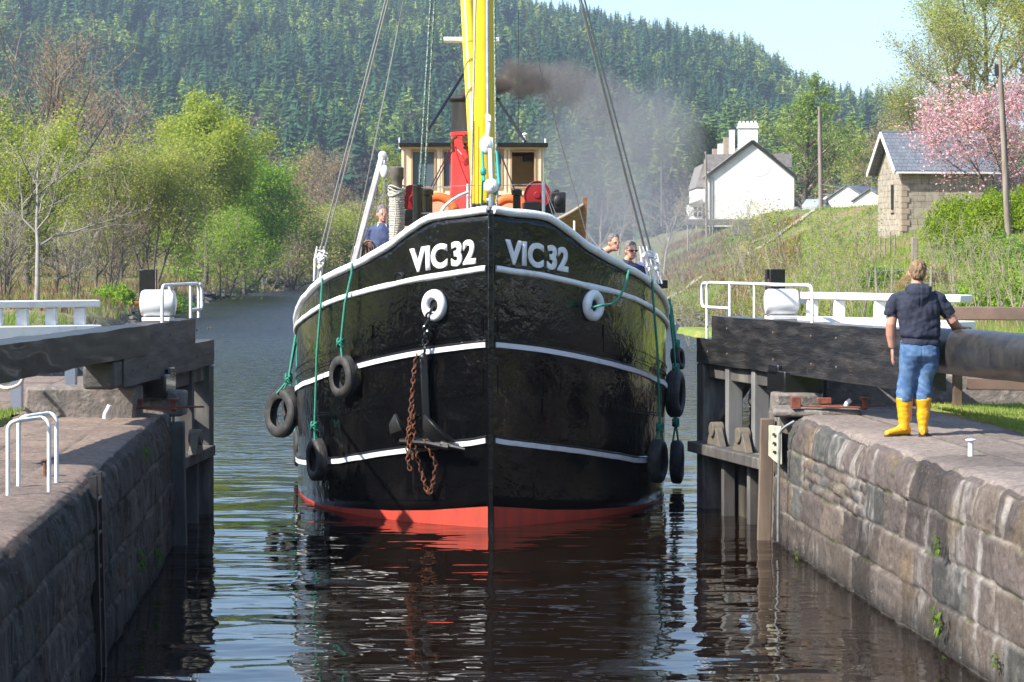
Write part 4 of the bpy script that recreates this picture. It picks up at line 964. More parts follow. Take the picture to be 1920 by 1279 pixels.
# mooring post with rope turns
pb = W(744, 470, 33.0); pt_ = W(743, 312, 33.0)
mb = MB(); mb.lathe([(.085, pb.z-.4), (.085, pt_.z-.35), (.075, pt_.z-.3), (.08, pt_.z-.2), (.10, pt_.z-.17), (.10, pt_.z-.02), (.06, pt_.z), (0, pt_.z)], 20, Matrix.Translation((pb.x, pb.y, 0))); mp_ = mb.build('mooring_post', M['bracket_iron'], boat)
mb = MB(); zz = W(744, 455, 33).z; k = 0
while zz < W(744, 358, 33).z:
    mb.lathe([(.10+.013*cos(q), zz+.013*sin(q)) for q in np.linspace(0, 2*pi, 8)[:-1]], 20, Matrix.Translation((pb.x+.004*sin(k*2.3), pb.y, 0)), closed=True); zz += .025; k += 1
mb.build('rope_turns', M['white_rope'], mp_, smooth=70)
mb = MB()
for k in range(4): mb.tube([Vector((pb.x+.12*cos(q), pb.y+.12*sin(q), W(744, 352+k*4, 33).z+.03*sin(q*2+k))) for q in np.linspace(0, 2*pi, 20)], .011, 6)
mb.tube([W(741, 370, 32.86), W(742, 400, 32.85), W(737, 455, 32.86)], .010, 6); mb.build('rope_hitch', M['white_rope'], mp_, smooth=70)
# bollards and tubes on the fore deck
def post(name, px, yt, yb, r, Y, m, cap=1.15, par=boat):
    t = W(px, yt, Y); q = W(px, yb, Y); mb = MB(); mb.lathe([(r, q.z), (r, t.z-.1), (r*cap, t.z-.09), (r*cap, t.z-.02), (r*.8, t.z), (0, t.z)], 18, Matrix.Translation((t.x, t.y, 0))); return mb.build(name, m, par)
post('bollard', 784, 346, 460, .075, 32.2, M['black_gloss'], 1.02); post('bollard', 801, 354, 430, .075, 32.6, M['black_gloss'], 1.2)
post('bollard', 969, 354, 405, .055, 32.3, M['black_gloss'], 1.35)
# winch drums with dark red discs
def disc(px, py, rx, Y, nm='winch_disc'):
    c = W(px, py, Y); mb = MB(); mb.lathe([(0, -.035), (rx*.2, -.035), (rx*.25, -.02), (rx*.93, -.012), (rx*.96, -.028), (rx, -.02), (rx*1.0, .03), (rx*.6, .04), (rx*.6, .3), (0, .3)], 32, Matrix.Translation(c) @ Matrix.Rotation(-pi/2, 4, 'X') @ Matrix.Scale(1.08, 4, (0, 1, 0))); return mb.build(nm, M['darkred'], boat)
d1 = disc(1007, 366, .19, 33); d2 = disc(773, 373, .19, 33.4)
mb = MB(); mb.box(W(996, 398, 33.1), (.25, .3, .3)); mb.box(W(1022, 390, 33.2), (.26, .3, .2)); mb.build('winch_body', M['black_gloss'], boat, bevel=.02)
mb = MB(); mb.box(W(774, 408, 33.5), (.25, .3, .25)); mb.build('winch_body', M['black_gloss'], boat, bevel=.02)
mb = MB(); mb.box(W(1045, 380, 33.6), (.23, .25, .30)); mb.box(W(1042, 362, 33.6), (.10, .12, .1)); mb.sph(W(1046, 376, 33.45), (.07, .05, .08), 8); mb.box(W(1030, 372, 33.6), (.05, .2, .2)); mb.build('windlass_engine', M['black'], boat, bevel=.03)
# life rings
def ring(px, py, Y, R_, r_, tilt, label):
    c = BM @ W(px, py, Y); Mx = Matrix.Translation(c) @ Matrix.Rotation(tilt, 4, 'X'); mb = MB(); mb.lathe([(R_+r_*cos(q), r_*.8*sin(q)) for q in np.linspace(0, 2*pi, 13)[:-1]], 32, Mx, closed=True); o = mb.build('lifebuoy', M['orange'], None, smooth=80); tag(o, label, 'lifebuoy', 'orange lifebuoys on the foredeck')
    for a in (45, 135, 225, 315):
        mb = MB(); q = radians(a); mb.lathe([((r_+.006)*cos(t), (r_*.8+.006)*sin(t)) for t in np.linspace(0, 2*pi, 13)[:-1]], 6, Matrix.Identity(4), closed=True)
    return o
ring(820, 403, 34.2, .27, .07, radians(80), 'orange lifebuoy on the wheelhouse front left of the red funnel')
ring(957, 406, 34.2, .27, .07, radians(80), 'orange lifebuoy on the wheelhouse front right of the mast')
# rails
def railpost(px, yt, yb, Y, r=.017): strand('rail_post', [W(px, yt, Y), W(px, yb, Y)], r, M['white'], n=8)
railpost(1019, 340, 412, 31.3, .022); railpost(877, 345, 398, 31.6, .016)
railpost(775, 420, 450, 33, .01)
for (x0, y0), (x1, y1) in (((1019, 345), (930, 348)), ((877, 348), (790, 352)), ((1019, 398), (930, 398)), ((877, 398), (790, 400)), ((1019, 345), (1045, 408)), ((1020, 350), (1038, 408)), ((877, 348), (931, 347))):
    strand('rail_wire', [W(x0, y0, 31.5), W(x1, y1, 31.5)], .006, M['steel'])
mb = MB(); cp = [W(823, 405, 31.2), W(833, 388, 31.2), W(848, 375, 31.3), W(862, 367, 31.4), W(877, 361, 31.5)]; mb.tube(cp, .022, 10); mb.build('bent_pipe', M['white'], boat, smooth=80)
# funnel
fc = W(889, 300, 40.5); fz = lambda y: W(889, y, 40.5).z
mb = MB(); mb.lathe([(.47, fz(450)), (.44, fz(380)), (.41, fz(340)), (.405, fz(252))], 36, Matrix.Translation((fc.x, fc.y, 0))); mb.lathe([(.41, fz(254)-.02), (.425, fz(254)-.01), (.425, fz(252)+.02), (.41, fz(252)+.03)], 36, Matrix.Translation((fc.x, fc.y, 0))); fun = mb.build('funnel', M['red'], boat)
M['soot'] = mat('sooty_black', (.02, .018, .016), .6, col2=(.045, .038, .03), ns=5, stretch=(1, 1, .3), bump=.2)
mb = MB(); mb.lathe([(.40, fz(254)), (.395, fz(194)), (.40, fz(192)), (.455, fz(188)), (.46, fz(186)), (.44, fz(184)), (.28, fz(178)), (.24, fz(176)), (.235, fz(168)), (.2, fz(166)), (.05, fz(166))], 36, Matrix.Translation((fc.x, fc.y, 0))); mb.build('funnel_top', M['soot'], fun)
mb = MB(); mb.tube([W(855, 257, 40.0), W(848, 262, 39.9), W(850, 285, 40.0)], .03, 8); mb.tube([W(872, 252, 40.0), W(872, 280, 40.0)], .03, 8); mb.box(W(872, 262, 39.95), (.1, .08, .12)); mb.tube([W(868, 276, 39.95), W(880, 276, 39.95)], .02, 8); mb.build('whistle', M['rust'], fun)
mb = MB(); mb.tube([W(853, 275, 40.0), W(866, 290, 39.9), W(874, 308, 39.95), W(862, 302, 39.95)], .012, 6); mb.build('funnel_pipe', M['red'], fun)
for a_, c_, r_ in (((868, 140), (800, 248), .028), ((936, 190), (985, 266), .022), ((848, 272), (808, 350), .010), ((850, 280), (812, 352), .010), ((935, 275), (978, 395), .010), ((936, 285), (984, 400), .010), ((845, 245), (882, 243), .006)):
    strand('funnel_stay', [W(*a_, 40.2), W(*c_, 39.2)], r_, M['black_gloss'], fun, 8)
mb = MB(); mb.box(W(819, 218, 39.6), (.06, .06, .05)); mb.box(W(957, 219, 39.8), (.06, .06, .05)); mb.build('stay_clamp', M['black'], fun)
strand('aerial', [W(972, 266, 42), W(972, 20, 42)], .007, M['black'])
# wheelhouse
YW = 43.0
def wz(y): return W(886, y, YW).z
def wx(px): return W(px, 300, YW).x
yw = W(886, 300, YW).y
wh = empty('wheelhouse'); wh.parent = boat
zb, zt_ = wz(470), wz(276); x0, x1 = wx(753), wx(1020); dp = 2.0
def wbox(xa, xb, za, zb_, ya, yb_, mb): mb.box(((xa+xb)/2, (ya+yb_)/2, (za+zb_)/2), (xb-xa, yb_-ya, zb_-za)); return mb
wins = [(774, 814), (832, 868), (904, 940), (960, 1002)]; ws, wt = wz(350), wz(285)
mb = MB(); xs_ = [x0]+[wx(q) for wn in wins for q in wn]+[x1]
for i in range(0, len(xs_), 2): wbox(xs_[i], xs_[i+1], ws, wt, yw, yw+.08, mb)
wbox(x0, x1, wt, zt_, yw, yw+.08, mb); wbox(x0, x1, wz(364), ws, yw, yw+.08, mb); wbox(x0, x0+.08, wz(470), zt_, yw+.08, yw+dp, mb); wbox(x1-.08, x1, wz(470), zt_, yw+.08, yw+dp, mb)
wbox(x0, x1, zb, zt_, yw+dp, yw+dp+.08, mb)
whb = mb.build('upper_wall', M['cream'], wh, bevel=.004)
mb = MB(); wbox(x0, x1, zb, wz(365), yw-.002, yw+.08, mb); mb.build('lower_wall', M['salmon'], wh)
mb = MB(); wbox(x0-.04, x1+.04, wz(366), wz(362), yw-.05, yw+.0, mb); wbox(x0-.04, x1+.04, wz(280), wz(276), yw-.04, yw, mb)
for q in (753, 820, 826, 945, 953, 1010): wbox(wx(q), wx(q)+.05, wz(362), wz(280), yw-.025, yw-.001, mb)
mb.build('trim', M['cream'], wh, bevel=.004)
for i, (a_, c_) in enumerate(wins):
    mb = MB(); xa, xb = wx(a_), wx(c_); t = .035
    wbox(xa-t, xa, ws-t, wt+t, yw-.03, yw+.01, mb); wbox(xb, xb+t, ws-t, wt+t, yw-.03, yw+.01, mb); wbox(xa, xb, wt, wt+t, yw-.03, yw+.01, mb); wbox(xa, xb, ws-t, ws, yw-.03, yw+.01, mb)
    fr_ = mb.build('window_frame', mat('window_teak', (.42, .27, .15), .5) if i != 9 else M['cream'], wh, bevel=.003)
    if i != 3:
        mb = MB(); wbox(xa, xb, ws, wt, yw+.03, yw+.036, mb); mb.build('window_pane', M['glass'], wh, smooth=0)
mb = MB(); wbox(x0-.05, x1+.07, wz(276), wz(268), yw-.15, yw+dp+.15, mb); mb.build('roof', M['black_gloss'], wh, bevel=.01)
mb = MB(); mb.tube([W(1023, 276, YW), W(1023, 260, YW)], .022, 8); mb.tube([W(749, 278, YW), W(749, 258, YW)], .015, 8); mb.tube([W(983, 266, 42), W(983, 255, 42)], .03, 8); mb.sph(W(984, 252, 42), (.05, .05, .03), 8); mb.build('roof_light', M['white'], wh)
mb = MB(); mb.box(W(990, 296, 43.6), (.2, .1, .15)); mb.build('wheelhouse_clock', M['black'], wh, bevel=.02)
mb = MB(); mb.box(((x0+x1)/2, yw+dp-.1, (ws+wt)/2), (x1-x0-.2, .03, wt-ws)); mb.build('rear_panel', M['cream'], wh)
# accommodation block under the wheelhouse and hatch
mb = MB(); mb.box((0, yw+1.0, 2.4), (3.2, 3.2, 1.5)); mb.box((0, 9.2, 2.1), (2.8, 7, .9)); mb.build('deckhouse', M['cream'], boat, bevel=.03)
# dinghy carried on deck
dg_ = empty('dinghy', BM @ W(1060, 470, 38.5), BA, 'varnished brown wooden dinghy with a raised bow behind the right bulwark', 'dinghy')
rows_ = []
for i in range(12):
    t = i/11; xw = .65*sin(min(1, (1-t)*1.35)*pi/2)+.01; x_ = -.9+1.2*t; zt2 = .35+.42*t**2; rows_.append([Vector((x_, -xw, zt2)), Vector((x_, -xw*.8, zt2*.5)), Vector((x_+.0, 0, .0+.1*t)), Vector((x_, xw*.8, zt2*.5)), Vector((x_, xw, zt2)), Vector((x_, 0, zt2*.55))])
mb = MB(); mb.loft(rows_); mb.build('planking', M['wood_brown'], dg_, smooth=30)
mb = MB(); mb.tube([r_[0] for r_ in rows_], .022, 6); mb.tube([r_[4] for r_ in rows_], .022, 6); mb.build('gunwale', mat('pale_wood', (.45, .36, .25), .5), dg_)
mb = MB(); mb.bar((.3, 0, .2), (.33, 0, .88), .06, .07); mb.build('stem', M['wood_brown'], dg_)
strand('jack_staff', [W(1077, 414, 38), W(1077, 435, 38)], .022, M['drum_white'])

M['anchor_black'] = mat('anchor_black', (.006, .006, .006), .4, bump=.3, bs=30, bd=.005)
# ---------------------------------------------------------------- anchor and chain
anc = empty('anchor', BM @ Vector((0, 0, 0)), BA, 'black stockless anchor hanging below the left hawse pipe', 'anchor')
sA = .5; zt3 = CZ-(672-HZ)/F*29.5; zb3 = CZ-(828-HZ)/F*29.4
pT = hp(sA, zt3, -1, .09); pB = hp(sA-.03, zb3, -1, .11)
mb = MB(); mb.bar(pT, pB, .10, .10, up=(0, 1, 0)); mb.sph(pT, (.06, .05, .08), 10); mb.build('shank', M['anchor_black'], anc, bevel=.015)
nrm = hn(sA, 1.2, -1); tan = Vector((-nrm.y, nrm.x, 0));  tan = tan if tan.x > 0 else -tan
mb = MB()
mb.bar(pB-tan*.33+Vector((0, 0, -.02)), pB+tan*.36+Vector((0, 0, .0)), .13, .13)
mb.build('crown', M['anchor_black'], anc, bevel=.03)
for sg_ in (-1, 1):
    a_ = pB+tan*(.33*sg_)+nrm*.02; tip = W(741, 776, 29.5) if sg_ < 0 else W(796, 778, 29.2)
    mb = MB(); dirv = (tip-a_); 
    w_ = .095; u_ = Vector((0, 0, 1)); per = dirv.cross(nrm).normalized()
    rows_ = []
    for t, ww, tt in ((0, .09, .06), (.35, .10, .045), (.7, .075, .03), (1, .012, .015)):
        c = a_+dirv*t+nrm*.10*sin(t*pi); rows_.append([c-per*ww+nrm*tt, c+per*ww+nrm*tt, c+per*ww-nrm*tt, c-per*ww-nrm*tt])
    mb.loft(rows_); mb.build('fluke', M['anchor_black'], anc, bevel=.008)
mb = MB(); mb.tube([pB-tan*.35+nrm*.09, pB+tan*.1+nrm*.11, pB+tan*.42+nrm*.09+Vector((0, 0, -.04))], .045, 10); mb.tube([pB+tan*.3+nrm*.1, pB+tan*.62+nrm*.03+Vector((0, 0, -.06))], [.05, .02], 8); mb.build('stock', M['anchor_black'], anc)
def chain(pts, pitch, r, name, m, parent=None, seed=1):
    pts = [Vector(p) for p in pts]; q = [pts[0]]+pts+[pts[-1]]; out = []
    for i in range(1, len(q)-2):
        for k in range(24):
            t = k/24; p0, p1, p2, p3 = q[i-1], q[i], q[i+1], q[i+2]; out.append(.5*((2*p1)+(p2-p0)*t+(2*p0-5*p1+4*p2-p3)*t*t+(3*p1-p0-3*p2+p3)*t**3))
    out.append(pts[-1]); cum = [0]
    for i in range(1, len(out)): cum.append(cum[-1]+(out[i]-out[i-1]).length)
    n = int(cum[-1]/pitch); mb = MB()
    for k in range(n):
        d = (k+.5)*pitch; i = max(j for j in range(len(cum)) if cum[j] <= d); i = min(i, len(out)-2); c = out[i]+(out[i+1]-out[i])*((d-cum[i])/max(1e-6, cum[i+1]-cum[i])); t = (out[i+1]-out[i]).normalized()
        side = t.cross(Vector((0, 1, 0)));  side = side.normalized() if side.length > .01 else Vector((1, 0, 0)); nn = side.cross(t)
        wv = (side if k % 2 else nn)*1; a = radians(25*sin(k*2.1)); wv = (wv*cos(a)+(nn if k % 2 else side)*sin(a)).normalized()
        hl = pitch*.72-r; hw = pitch*.40; ring_ = []
        for s_ in range(12): q_ = 2*pi*s_/12; ring_.append(c+t*(hl*cos(q_)*(.75+.25*abs(cos(q_))))+wv*(hw*sin(q_)))
        ring_.append(ring_[0]); ring_.append(ring_[1]); mb.tube(ring_, r, 5, cap=False)
    return mb.build(name, m, parent, smooth=70)
def hz_(px, py, off): 
    """point just off the left bow at photo px,py"""
    s = .5
    for _ in range(20):
        Yw = (BM @ hp(s, 2, -1)).y; loc = BI @ Vector(((px-960)/F*Yw, Yw, 0)); s = max(.02, -math.log(max(1e-3, 1-abs(min(loc.x, -.001))/2.8))*1.53)
    Yw = (BM @ hp(s, 2, -1)).y; z = CZ-(py-HZ)/F*(Yw-off); s2 = s; return hp(s2, z, -1, off)
chain([hz_(819, 575, .06), hz_(815, 590, .1), hz_(810, 610, .11), hz_(809, 640, .12), hz_(808, 670, .14)], .085, .017, 'cable_chain', M['cable_white'] if 'cable_white' in M else M['black_gloss'], anc)
rc = tag(chain([hz_(800, 664, .2), hz_(796, 700, .22), hz_(793, 750, .24), hz_(789, 800, .26), hz_(786, 835, .26), hz_(785, 870, .24), hz_(788, 885, .22)], .062, .011, 'rusty_chain', M['rust'], None), 'rusty brown chain hanging beside the anchor on the left bow', 'chain'); rc.matrix_world = BM
rc2 = chain([hz_(797, 760, .25), hz_(796, 800, .25), hz_(796, 850, .2), hz_(800, 890, .13), hz_(808, 926, .1), hz_(817, 905, .1), hz_(825, 868, .13), hz_(820, 845, .2), hz_(814, 822, .26)], .062, .011, 'loose_loop', M['rust'], None); rc2.parent = rc
rc3 = chain([hz_(794, 780, .27), hz_(790, 820, .27), hz_(792, 850, .25), hz_(794, 870, .22)], .062, .011, 'loose_end', M['rust'], None); rc3.parent = rc

# ---------------------------------------------------------------- tyre fenders on ropes
def tyre(c, axis, Rt, wt_, label, rope, knot=None, squash=1.0, yaw=0, top=None):
    root = empty('tyre_fender', BM @ Vector(c), 0, label, 'tyre fender', 'old tyres hung round the hull as fenders')
    ax = (BM.to_3x3() @ Vector(axis)).normalized(); Q = ax.to_track_quat('Z', 'Y').to_matrix().to_4x4()
    h = wt_/2; prof = [(Rt*.60, -h*.55), (Rt*.58, -h*.75), (Rt*.66, -h*.98), (Rt*.82, -h*1.02), (Rt*.94, -h*.85), (Rt, -h*.55), (Rt*1.01, 0), (Rt, h*.55), (Rt*.94, h*.85), (Rt*.82, h*1.02), (Rt*.66, h*.98), (Rt*.58, h*.75), (Rt*.60, h*.55), (Rt*.80, h*.5), (Rt*.9, 0), (Rt*.80, -h*.5)]
    mb = MB(); mb.lathe(prof, 44, Q @ Matrix.Scale(squash, 4, (0, 1, 0)), closed=True); mb.jig(.012, 5, int(c[0]*10)); mb.build('tyre', M['rubber'], root, smooth=50)
    mb = MB()
    for k in range(4):
        z = (k-1.5)*wt_*.19; mb.lathe([(Rt*1.005, z-.004), (Rt*1.016, z-.003), (Rt*1.016, z+.003), (Rt*1.005, z+.004)], 44, Q @ Matrix.Scale(squash, 4, (0, 1, 0)), closed=True)
    mb.jig(.012, 5, int(c[0]*10)); mb.build('tread', M['rubber'], root, smooth=50)
    off = BM @ Vector(c)
    for nm, pts, r_ in rope:
        mb = MB(); mb.tube([(BM @ Vector(p))-off for p in pts], r_, 8); ro = mb.build(nm, M['green_rope'], root, smooth=80)
    if knot is not None:
        mb = MB(); k = (BM @ Vector(knot))-off
        for i in range(4):
            mb.tube([k+Vector((.045*cos(q+i), .04*sin(q+i*1.3), .03*sin(q*2+i)+.02*(i-1.5))) for q in np.linspace(0, 2*pi, 12)], .015, 6)
        mb.build('knot', M['green_rope'], root, smooth=80)
    return root
def hs(px, side, z):
    s = 1.5
    for _ in range(40):
        Yw = (BM @ hp(s, z, side)).y; loc = BI @ Vector(((px-960)/F*Yw, Yw, 0)); k = 1.62-.045*z; s = max(.03, -math.log(max(2e-3, 1-min(abs(loc.x), 2.78)/2.8))*k)
    return s
def tyre_on(px, py, side, Rt, wt_, label, xrail, off=.13, squash=1.0):
    s = hs(px, side, 1.5); Yw = (BM @ hp(s, 1.5, side)).y; z = CZ-(py-HZ)/F*Yw; c = hp(s, z, side, off); n_ = hn(s, z, side)
    top = c+Vector((0, 0, Rt*squash)); kn = top+Vector((0, 0, .16))+n_*.03; sr = hs(xrail, side, 3); zr = cv(CG, sr); rp = hp(sr, zr, side, .06)
    nn = Vector((-n_.y, n_.x, 0))
    ropes = [('rope', [hp(sr, zr-.25, side, -.12)+Vector((0, 0, .15)), hp(sr, zr+.05, side, -.02), rp, rp+Vector((0, 0, -.12)), kn+(rp-kn)*.5-Vector((0, 0, 0))+n_*.02, kn], .017),
             ('rope', [kn, top+nn*.06+n_*.05, top+nn*.07+n_*.02-Vector((0, 0, .12)), top+nn*.02-n_*.06-Vector((0, 0, .1))], .015), ('rope', [kn, top-nn*.05-n_*.02, top-nn*.04-n_*.08-Vector((0, 0, .1))], .015)]
    tyre(c, n_, Rt, wt_, label, ropes, kn, squash)
tyre_on(660, 705, -1, .275, .15, 'tyre on a green rope midway up the left bow', 668)
tyre_on(608, 861, -1, .285, .15, 'low tyre on the longest green rope on the left bow', 612)
tyre_on(1219, 864, 1, .30, .17, 'low dark tyre on a green rope with a loop on the right bow', 1215)
# tyres at the turn of the bilge, hanging clear of the side
zc = lambda y, Y: CZ-(y-HZ)/F*Y
def free_tyre(px, py, Y, axis, Rt, wt_, label, rail, kn, squash=1.0):
    c = W(px, py, Y); k_ = W(*kn, Y); r0 = W(*rail); tyre(c, axis, Rt, wt_, label, [('rope', [r0, k_], .015), ('rope', [r0+Vector((.03, .05, 0)), k_], .012), ('rope', [k_, c+Vector((.02, -.03, Rt*.9*squash))], .016), ('rope', [k_, c+Vector((-.07, -.05, Rt*.8*squash))], .014)], k_, squash)
free_tyre(528, 774, 34.6, (-.75, -.62, .1), .36, .17, 'worn twisted tyre hanging outside the left side of the hull', (558, 612, 34.6), (541, 712), 1.0)
free_tyre(544, 762, 34.9, (-.95, -.25, -.1), .31, .17, 'tyre pressed between the hull and the twisted tyre on the left', (556, 615, 34.9), (541, 708), 1.0)
free_tyre(561, 838, 36.0, (-1, -.1, 0), .30, .16, 'tyre mostly hidden behind the left edge of the hull', (557, 620, 36), (556, 790))
free_tyre(1266, 738, 33.5, (.96, -.28, 0), .34, .2, 'big dark tyre high on the right side of the hull', (1253, 560, 33.4), (1267, 690), 1.0)
free_tyre(1271, 672, 34.3, (.9, -.4, .2), .17, .14, 'small round fender above the big tyre on the right side', (1256, 570, 34.3), (1268, 645))
free_tyre(1269, 866, 34.3, (.98, -.2, 0), .32, .17, 'lowest tyre trailing behind on the right side of the hull', (1266, 760, 34.3), (1267, 792))
# mooring line from right hawse
curve_tube('mooring_line', [BM @ W(1110, 577, 29.8), BM @ W(1125, 573, 29.6), BM @ W(1150, 568, 29.9), BM @ W(1168, 545, 30.1), BM @ W(1178, 512, 30.3), BM @ W(1180, 503, 30.7)], .016, M['green_rope'], 8, 'green rope led from the right hawse pipe up to the rail', 'rope')
# ---------------------------------------------------------------- trees
M['bark'] = mat('bark', (.09, .075, .06), .9, col2=(.15, .13, .11), ns=3, bump=.6, bs=10, bd=.03)
M['bark_pale'] = mat('bark_pale', (.31, .285, .25), .85, col2=(.22, .2, .18), ns=4)
M['twig_brown'] = mat('twig_brown', (.32, .235, .18), .9); M['twig_grey'] = mat('twig_grey', (.31, .27, .21), .9); M['twig_pale'] = mat('twig_pale', (.33, .29, .25), .9)
M['leaf_yg'] = leafmat('leaves_yellow_green', (.33, .41, .05), (.56, .62, .12), .58)
M['leaf_bright'] = leafmat('leaves_bright_green', (.22, .41, .04), (.46, .62, .09), .55)
M['leaf_mid'] = leafmat('leaves_mid_green', (.10, .24, .05), (.26, .40, .09), .4)
M['leaf_willow'] = leafmat('leaves_willow', (.28, .33, .08), (.46, .48, .15), .4)
M['leaf_brown'] = leafmat('buds_brown', (.28, .19, .11), (.40, .33, .17), .3)
M['leaf_dark'] = leafmat('leaves_evergreen', (.03, .07, .025), (.08, .12, .04), .2)
M['leaf_larch'] = leafmat('needles_larch', (.17, .28, .06), (.34, .44, .11), .35)
M['blossom'] = leafmat('blossom', (.84, .38, .46), (.93, .68, .73), .4)
M['leaf_hedge'] = leafmat('leaves_hedge', (.22, .34, .02), (.42, .52, .05), .4)
def leaf_quads(tips, n, sig, size, rs, flat=.5, aspect=.6):
    tips = np.asarray(tips, float); k = rs.randint(0, len(tips), n); c = tips[k]+rs.normal(0, 1, (n, 3))*np.array([sig, sig, sig*.8])
    d = rs.normal(0, 1, (n, 3)); d[:, 2] *= flat; d /= np.linalg.norm(d, axis=1)[:, None]; e = np.cross(d, rs.normal(0, 1, (n, 3))); e /= np.linalg.norm(e, axis=1)[:, None]+1e-9
    s = size*rs.uniform(.55, 1.35, n)[:, None]
    V = np.stack([c-d*s*.5, c+e*s*aspect*.5, c+d*s*.5, c-e*s*aspect*.5], 1).reshape(-1, 3); return V, np.arange(4*n).reshape(-1, 4)
def grow(H, seed, stems=1, spread=.6, first=.25, nk=(10, 6, 5), up=.12, r0=None, gn=.22, tw=.010, clen=.62, tilt=.12, shape='round', splay=.35):
    r = random.Random(seed); solid = MB(); twig = MB(); tips = []
    r0 = r0 or H*.018
    def br(p, d, l, rad, lv):
        n = 7 if lv == 0 else (5 if lv == 1 else 3); pts = [p]; d = d.normalized(); dirs = []
        for i in range(n):
            j = Vector((r.gauss(0, 1), r.gauss(0, 1), r.gauss(0, .6)))*gn*(.35 if lv == 0 else .8); d = (d+j+Vector((0, 0, up*(1 if lv else .4)))).normalized(); p = p+d*l/n; pts.append(p); dirs.append(d)
        rr = [max(tw*.5, rad*(1-.72*(i/n)**.9)) for i in range(n+1)]
        (solid if lv < 2 else twig).tube(pts, rr, (8, 5, 3, 3)[min(lv, 3)], cap=False)
        if lv < len(nk):
            nkl = nk[lv] if not (shape == 'cone' and lv == 1) else max(1, int(nk[1]*min(1, l/(H*.22))))
            for k in range(nkl):
                t = (first+(1-first)*((k+r.random())/nk[lv])) if lv == 0 else .15+.85*(k+r.random())/nkl
                x = min(t*n, n-1e-3); i = int(x); q = pts[i]+(pts[i+1]-pts[i])*(x-i); dd = dirs[i]
                az = r.uniform(0, 2*pi) if lv else k*2.4+r.uniform(-.5, .5); o = dd.orthogonal().normalized(); o.rotate(Matrix.Rotation(az, 3, dd)); an = r.uniform(.5, 1.0)*(spread/.6)
                nd = dd*cos(an)+o*sin(an)
                if lv == 0:
                    tt = (t-first)/(1-first); f = sqrt(max(.06, 1-(tt*1.0)**2))*.9+.12 if shape == 'round' else (1-tt)*.85+.1; cl = H*.5*spread/.6*f*r.uniform(.7, 1.1)
                else: cl = l*clen*r.uniform(.6, 1.1)*(1-.35*t)
                br(q, nd, cl, max(tw*.7, rr[i]*.6), lv+1)
        if lv >= len(nk)-1:
            tips.extend([tuple(q) for q in pts[1:]])
    for s in range(stems):
        a = 2*pi*s/stems+r.random(); tl = tilt if stems == 1 else splay
        br(Vector((cos(a), sin(a), 0))*(.0 if stems == 1 else .15), Vector((cos(a)*tl*r.uniform(.3, 1), sin(a)*tl*r.uniform(.3, 1), 1)), H*r.uniform(.78, .92), r0*(1 if stems == 1 else .6), 0)
    return solid, twig, tips
def tree(name, base, H, seed, label, leaf=None, nleaf=4000, lsize=.14, sig=.25, bark='bark', twigm='twig_brown', group=None, cat='tree', crown='crown', scl=1, rz=0, extra=None, **k):
    solid, twig, tips = grow(H, seed, **k)
    zmx = max(v.z for v in twig.v) if twig.v else H
    root = empty(name, base, rz, label, cat, group); f = H/zmx
    for v in solid.v+twig.v: v *= f
    tips = np.asarray(tips)*f
    link_mesh('trunk', solid.mesh('trunk', 60), M[bark], root)
    V = np.array([tuple(v) for v in twig.v]); Fq = np.array(twig.f, np.int32); rs = np.random.RandomState(seed)
    nt_ = len(Fq)
    if leaf and nleaf:
        V2, F2 = leaf_quads(tips, nleaf, sig, lsize, rs); Fq = np.concatenate([Fq, F2+len(V)]); V = np.concatenate([V, V2])
    o = np_mesh(crown, V, Fq, M[twigm], root)
    if leaf and nleaf:
        o.data.materials.append(M[leaf]); mi = np.zeros(len(Fq), np.int32); mi[nt_:] = 1
        if extra: o.data.materials.append(M[extra[0]]); mi[nt_:][rs.rand(nleaf) < extra[1]] = 2
        o.data.polygons.foreach_set('material_index', mi)
    return root
def gp(px, Y, dz=-.1):
    x = (px-960)/F*Y; return (x, Y, th(x, Y)+dz)
GL = None
# left bank, from the near end to the bend
tree('bare_tree', gp(52, 150), 19.5, 11, 'tall brown twiggy tree at the top left corner rising out of frame', 'leaf_brown', 5000, .13, .35, nk=(16, 8, 6), spread=.72, tw=.02, twigm='twig_brown', first=.25, up=.16)
tree('bare_tree', gp(135, 172), 16.5, 12, 'brown bare tree with rising branches right of the tall corner tree', 'leaf_brown', 3500, .12, .35, nk=(15, 8, 6), spread=.65, tw=.02, up=.2, first=.2)
tree('birch_tree', gp(8, 128), 11.5, 13, 'yellow green tree at the left edge below the bare branches', 'leaf_yg', 16000, .17, .4, nk=(12, 7, 5), tw=.016, spread=.75, first=.1)
tree('birch_tree', gp(105, 150), 10, 14, 'sparse yellow green tree behind the pale forked sapling', 'leaf_willow', 9000, .16, .45, first=.1, spread=.75, nk=(12, 7, 5), tw=.016, twigm='twig_grey')
tree('forked_sapling', gp(68, 104), 8.6, 15, 'pale barked forked sapling with bare branches behind the left white rail', 'leaf_yg', 500, .09, .2, bark='bark_pale', twigm='twig_pale', nk=(9, 6, 5), first=.38, spread=.62, tw=.013, r0=.13, gn=.3)
tree('birch_tree', gp(180, 165), 9.6, 16, 'thin leaved pale green tree between the bare tree and the willow', 'leaf_willow', 15000, .16, .45, nk=(12, 7, 5), tw=.016, twigm='twig_grey', spread=.7, first=.12)
tree('birch_tree', gp(228, 190), 9.4, 18, 'pale green tree just left of the round willow', 'leaf_willow', 15000, .16, .45, nk=(12, 7, 5), tw=.016, twigm='twig_grey', spread=.7, first=.12)
tree('bare_shrub', gp(205, 128), 5.6, 17, 'dense bare brown shrub behind the left gear drum', 'leaf_brown', 500, .08, .2, nk=(9, 6, 5), stems=4, tw=.013, first=.15, cat='shrub', twigm='twig_brown')
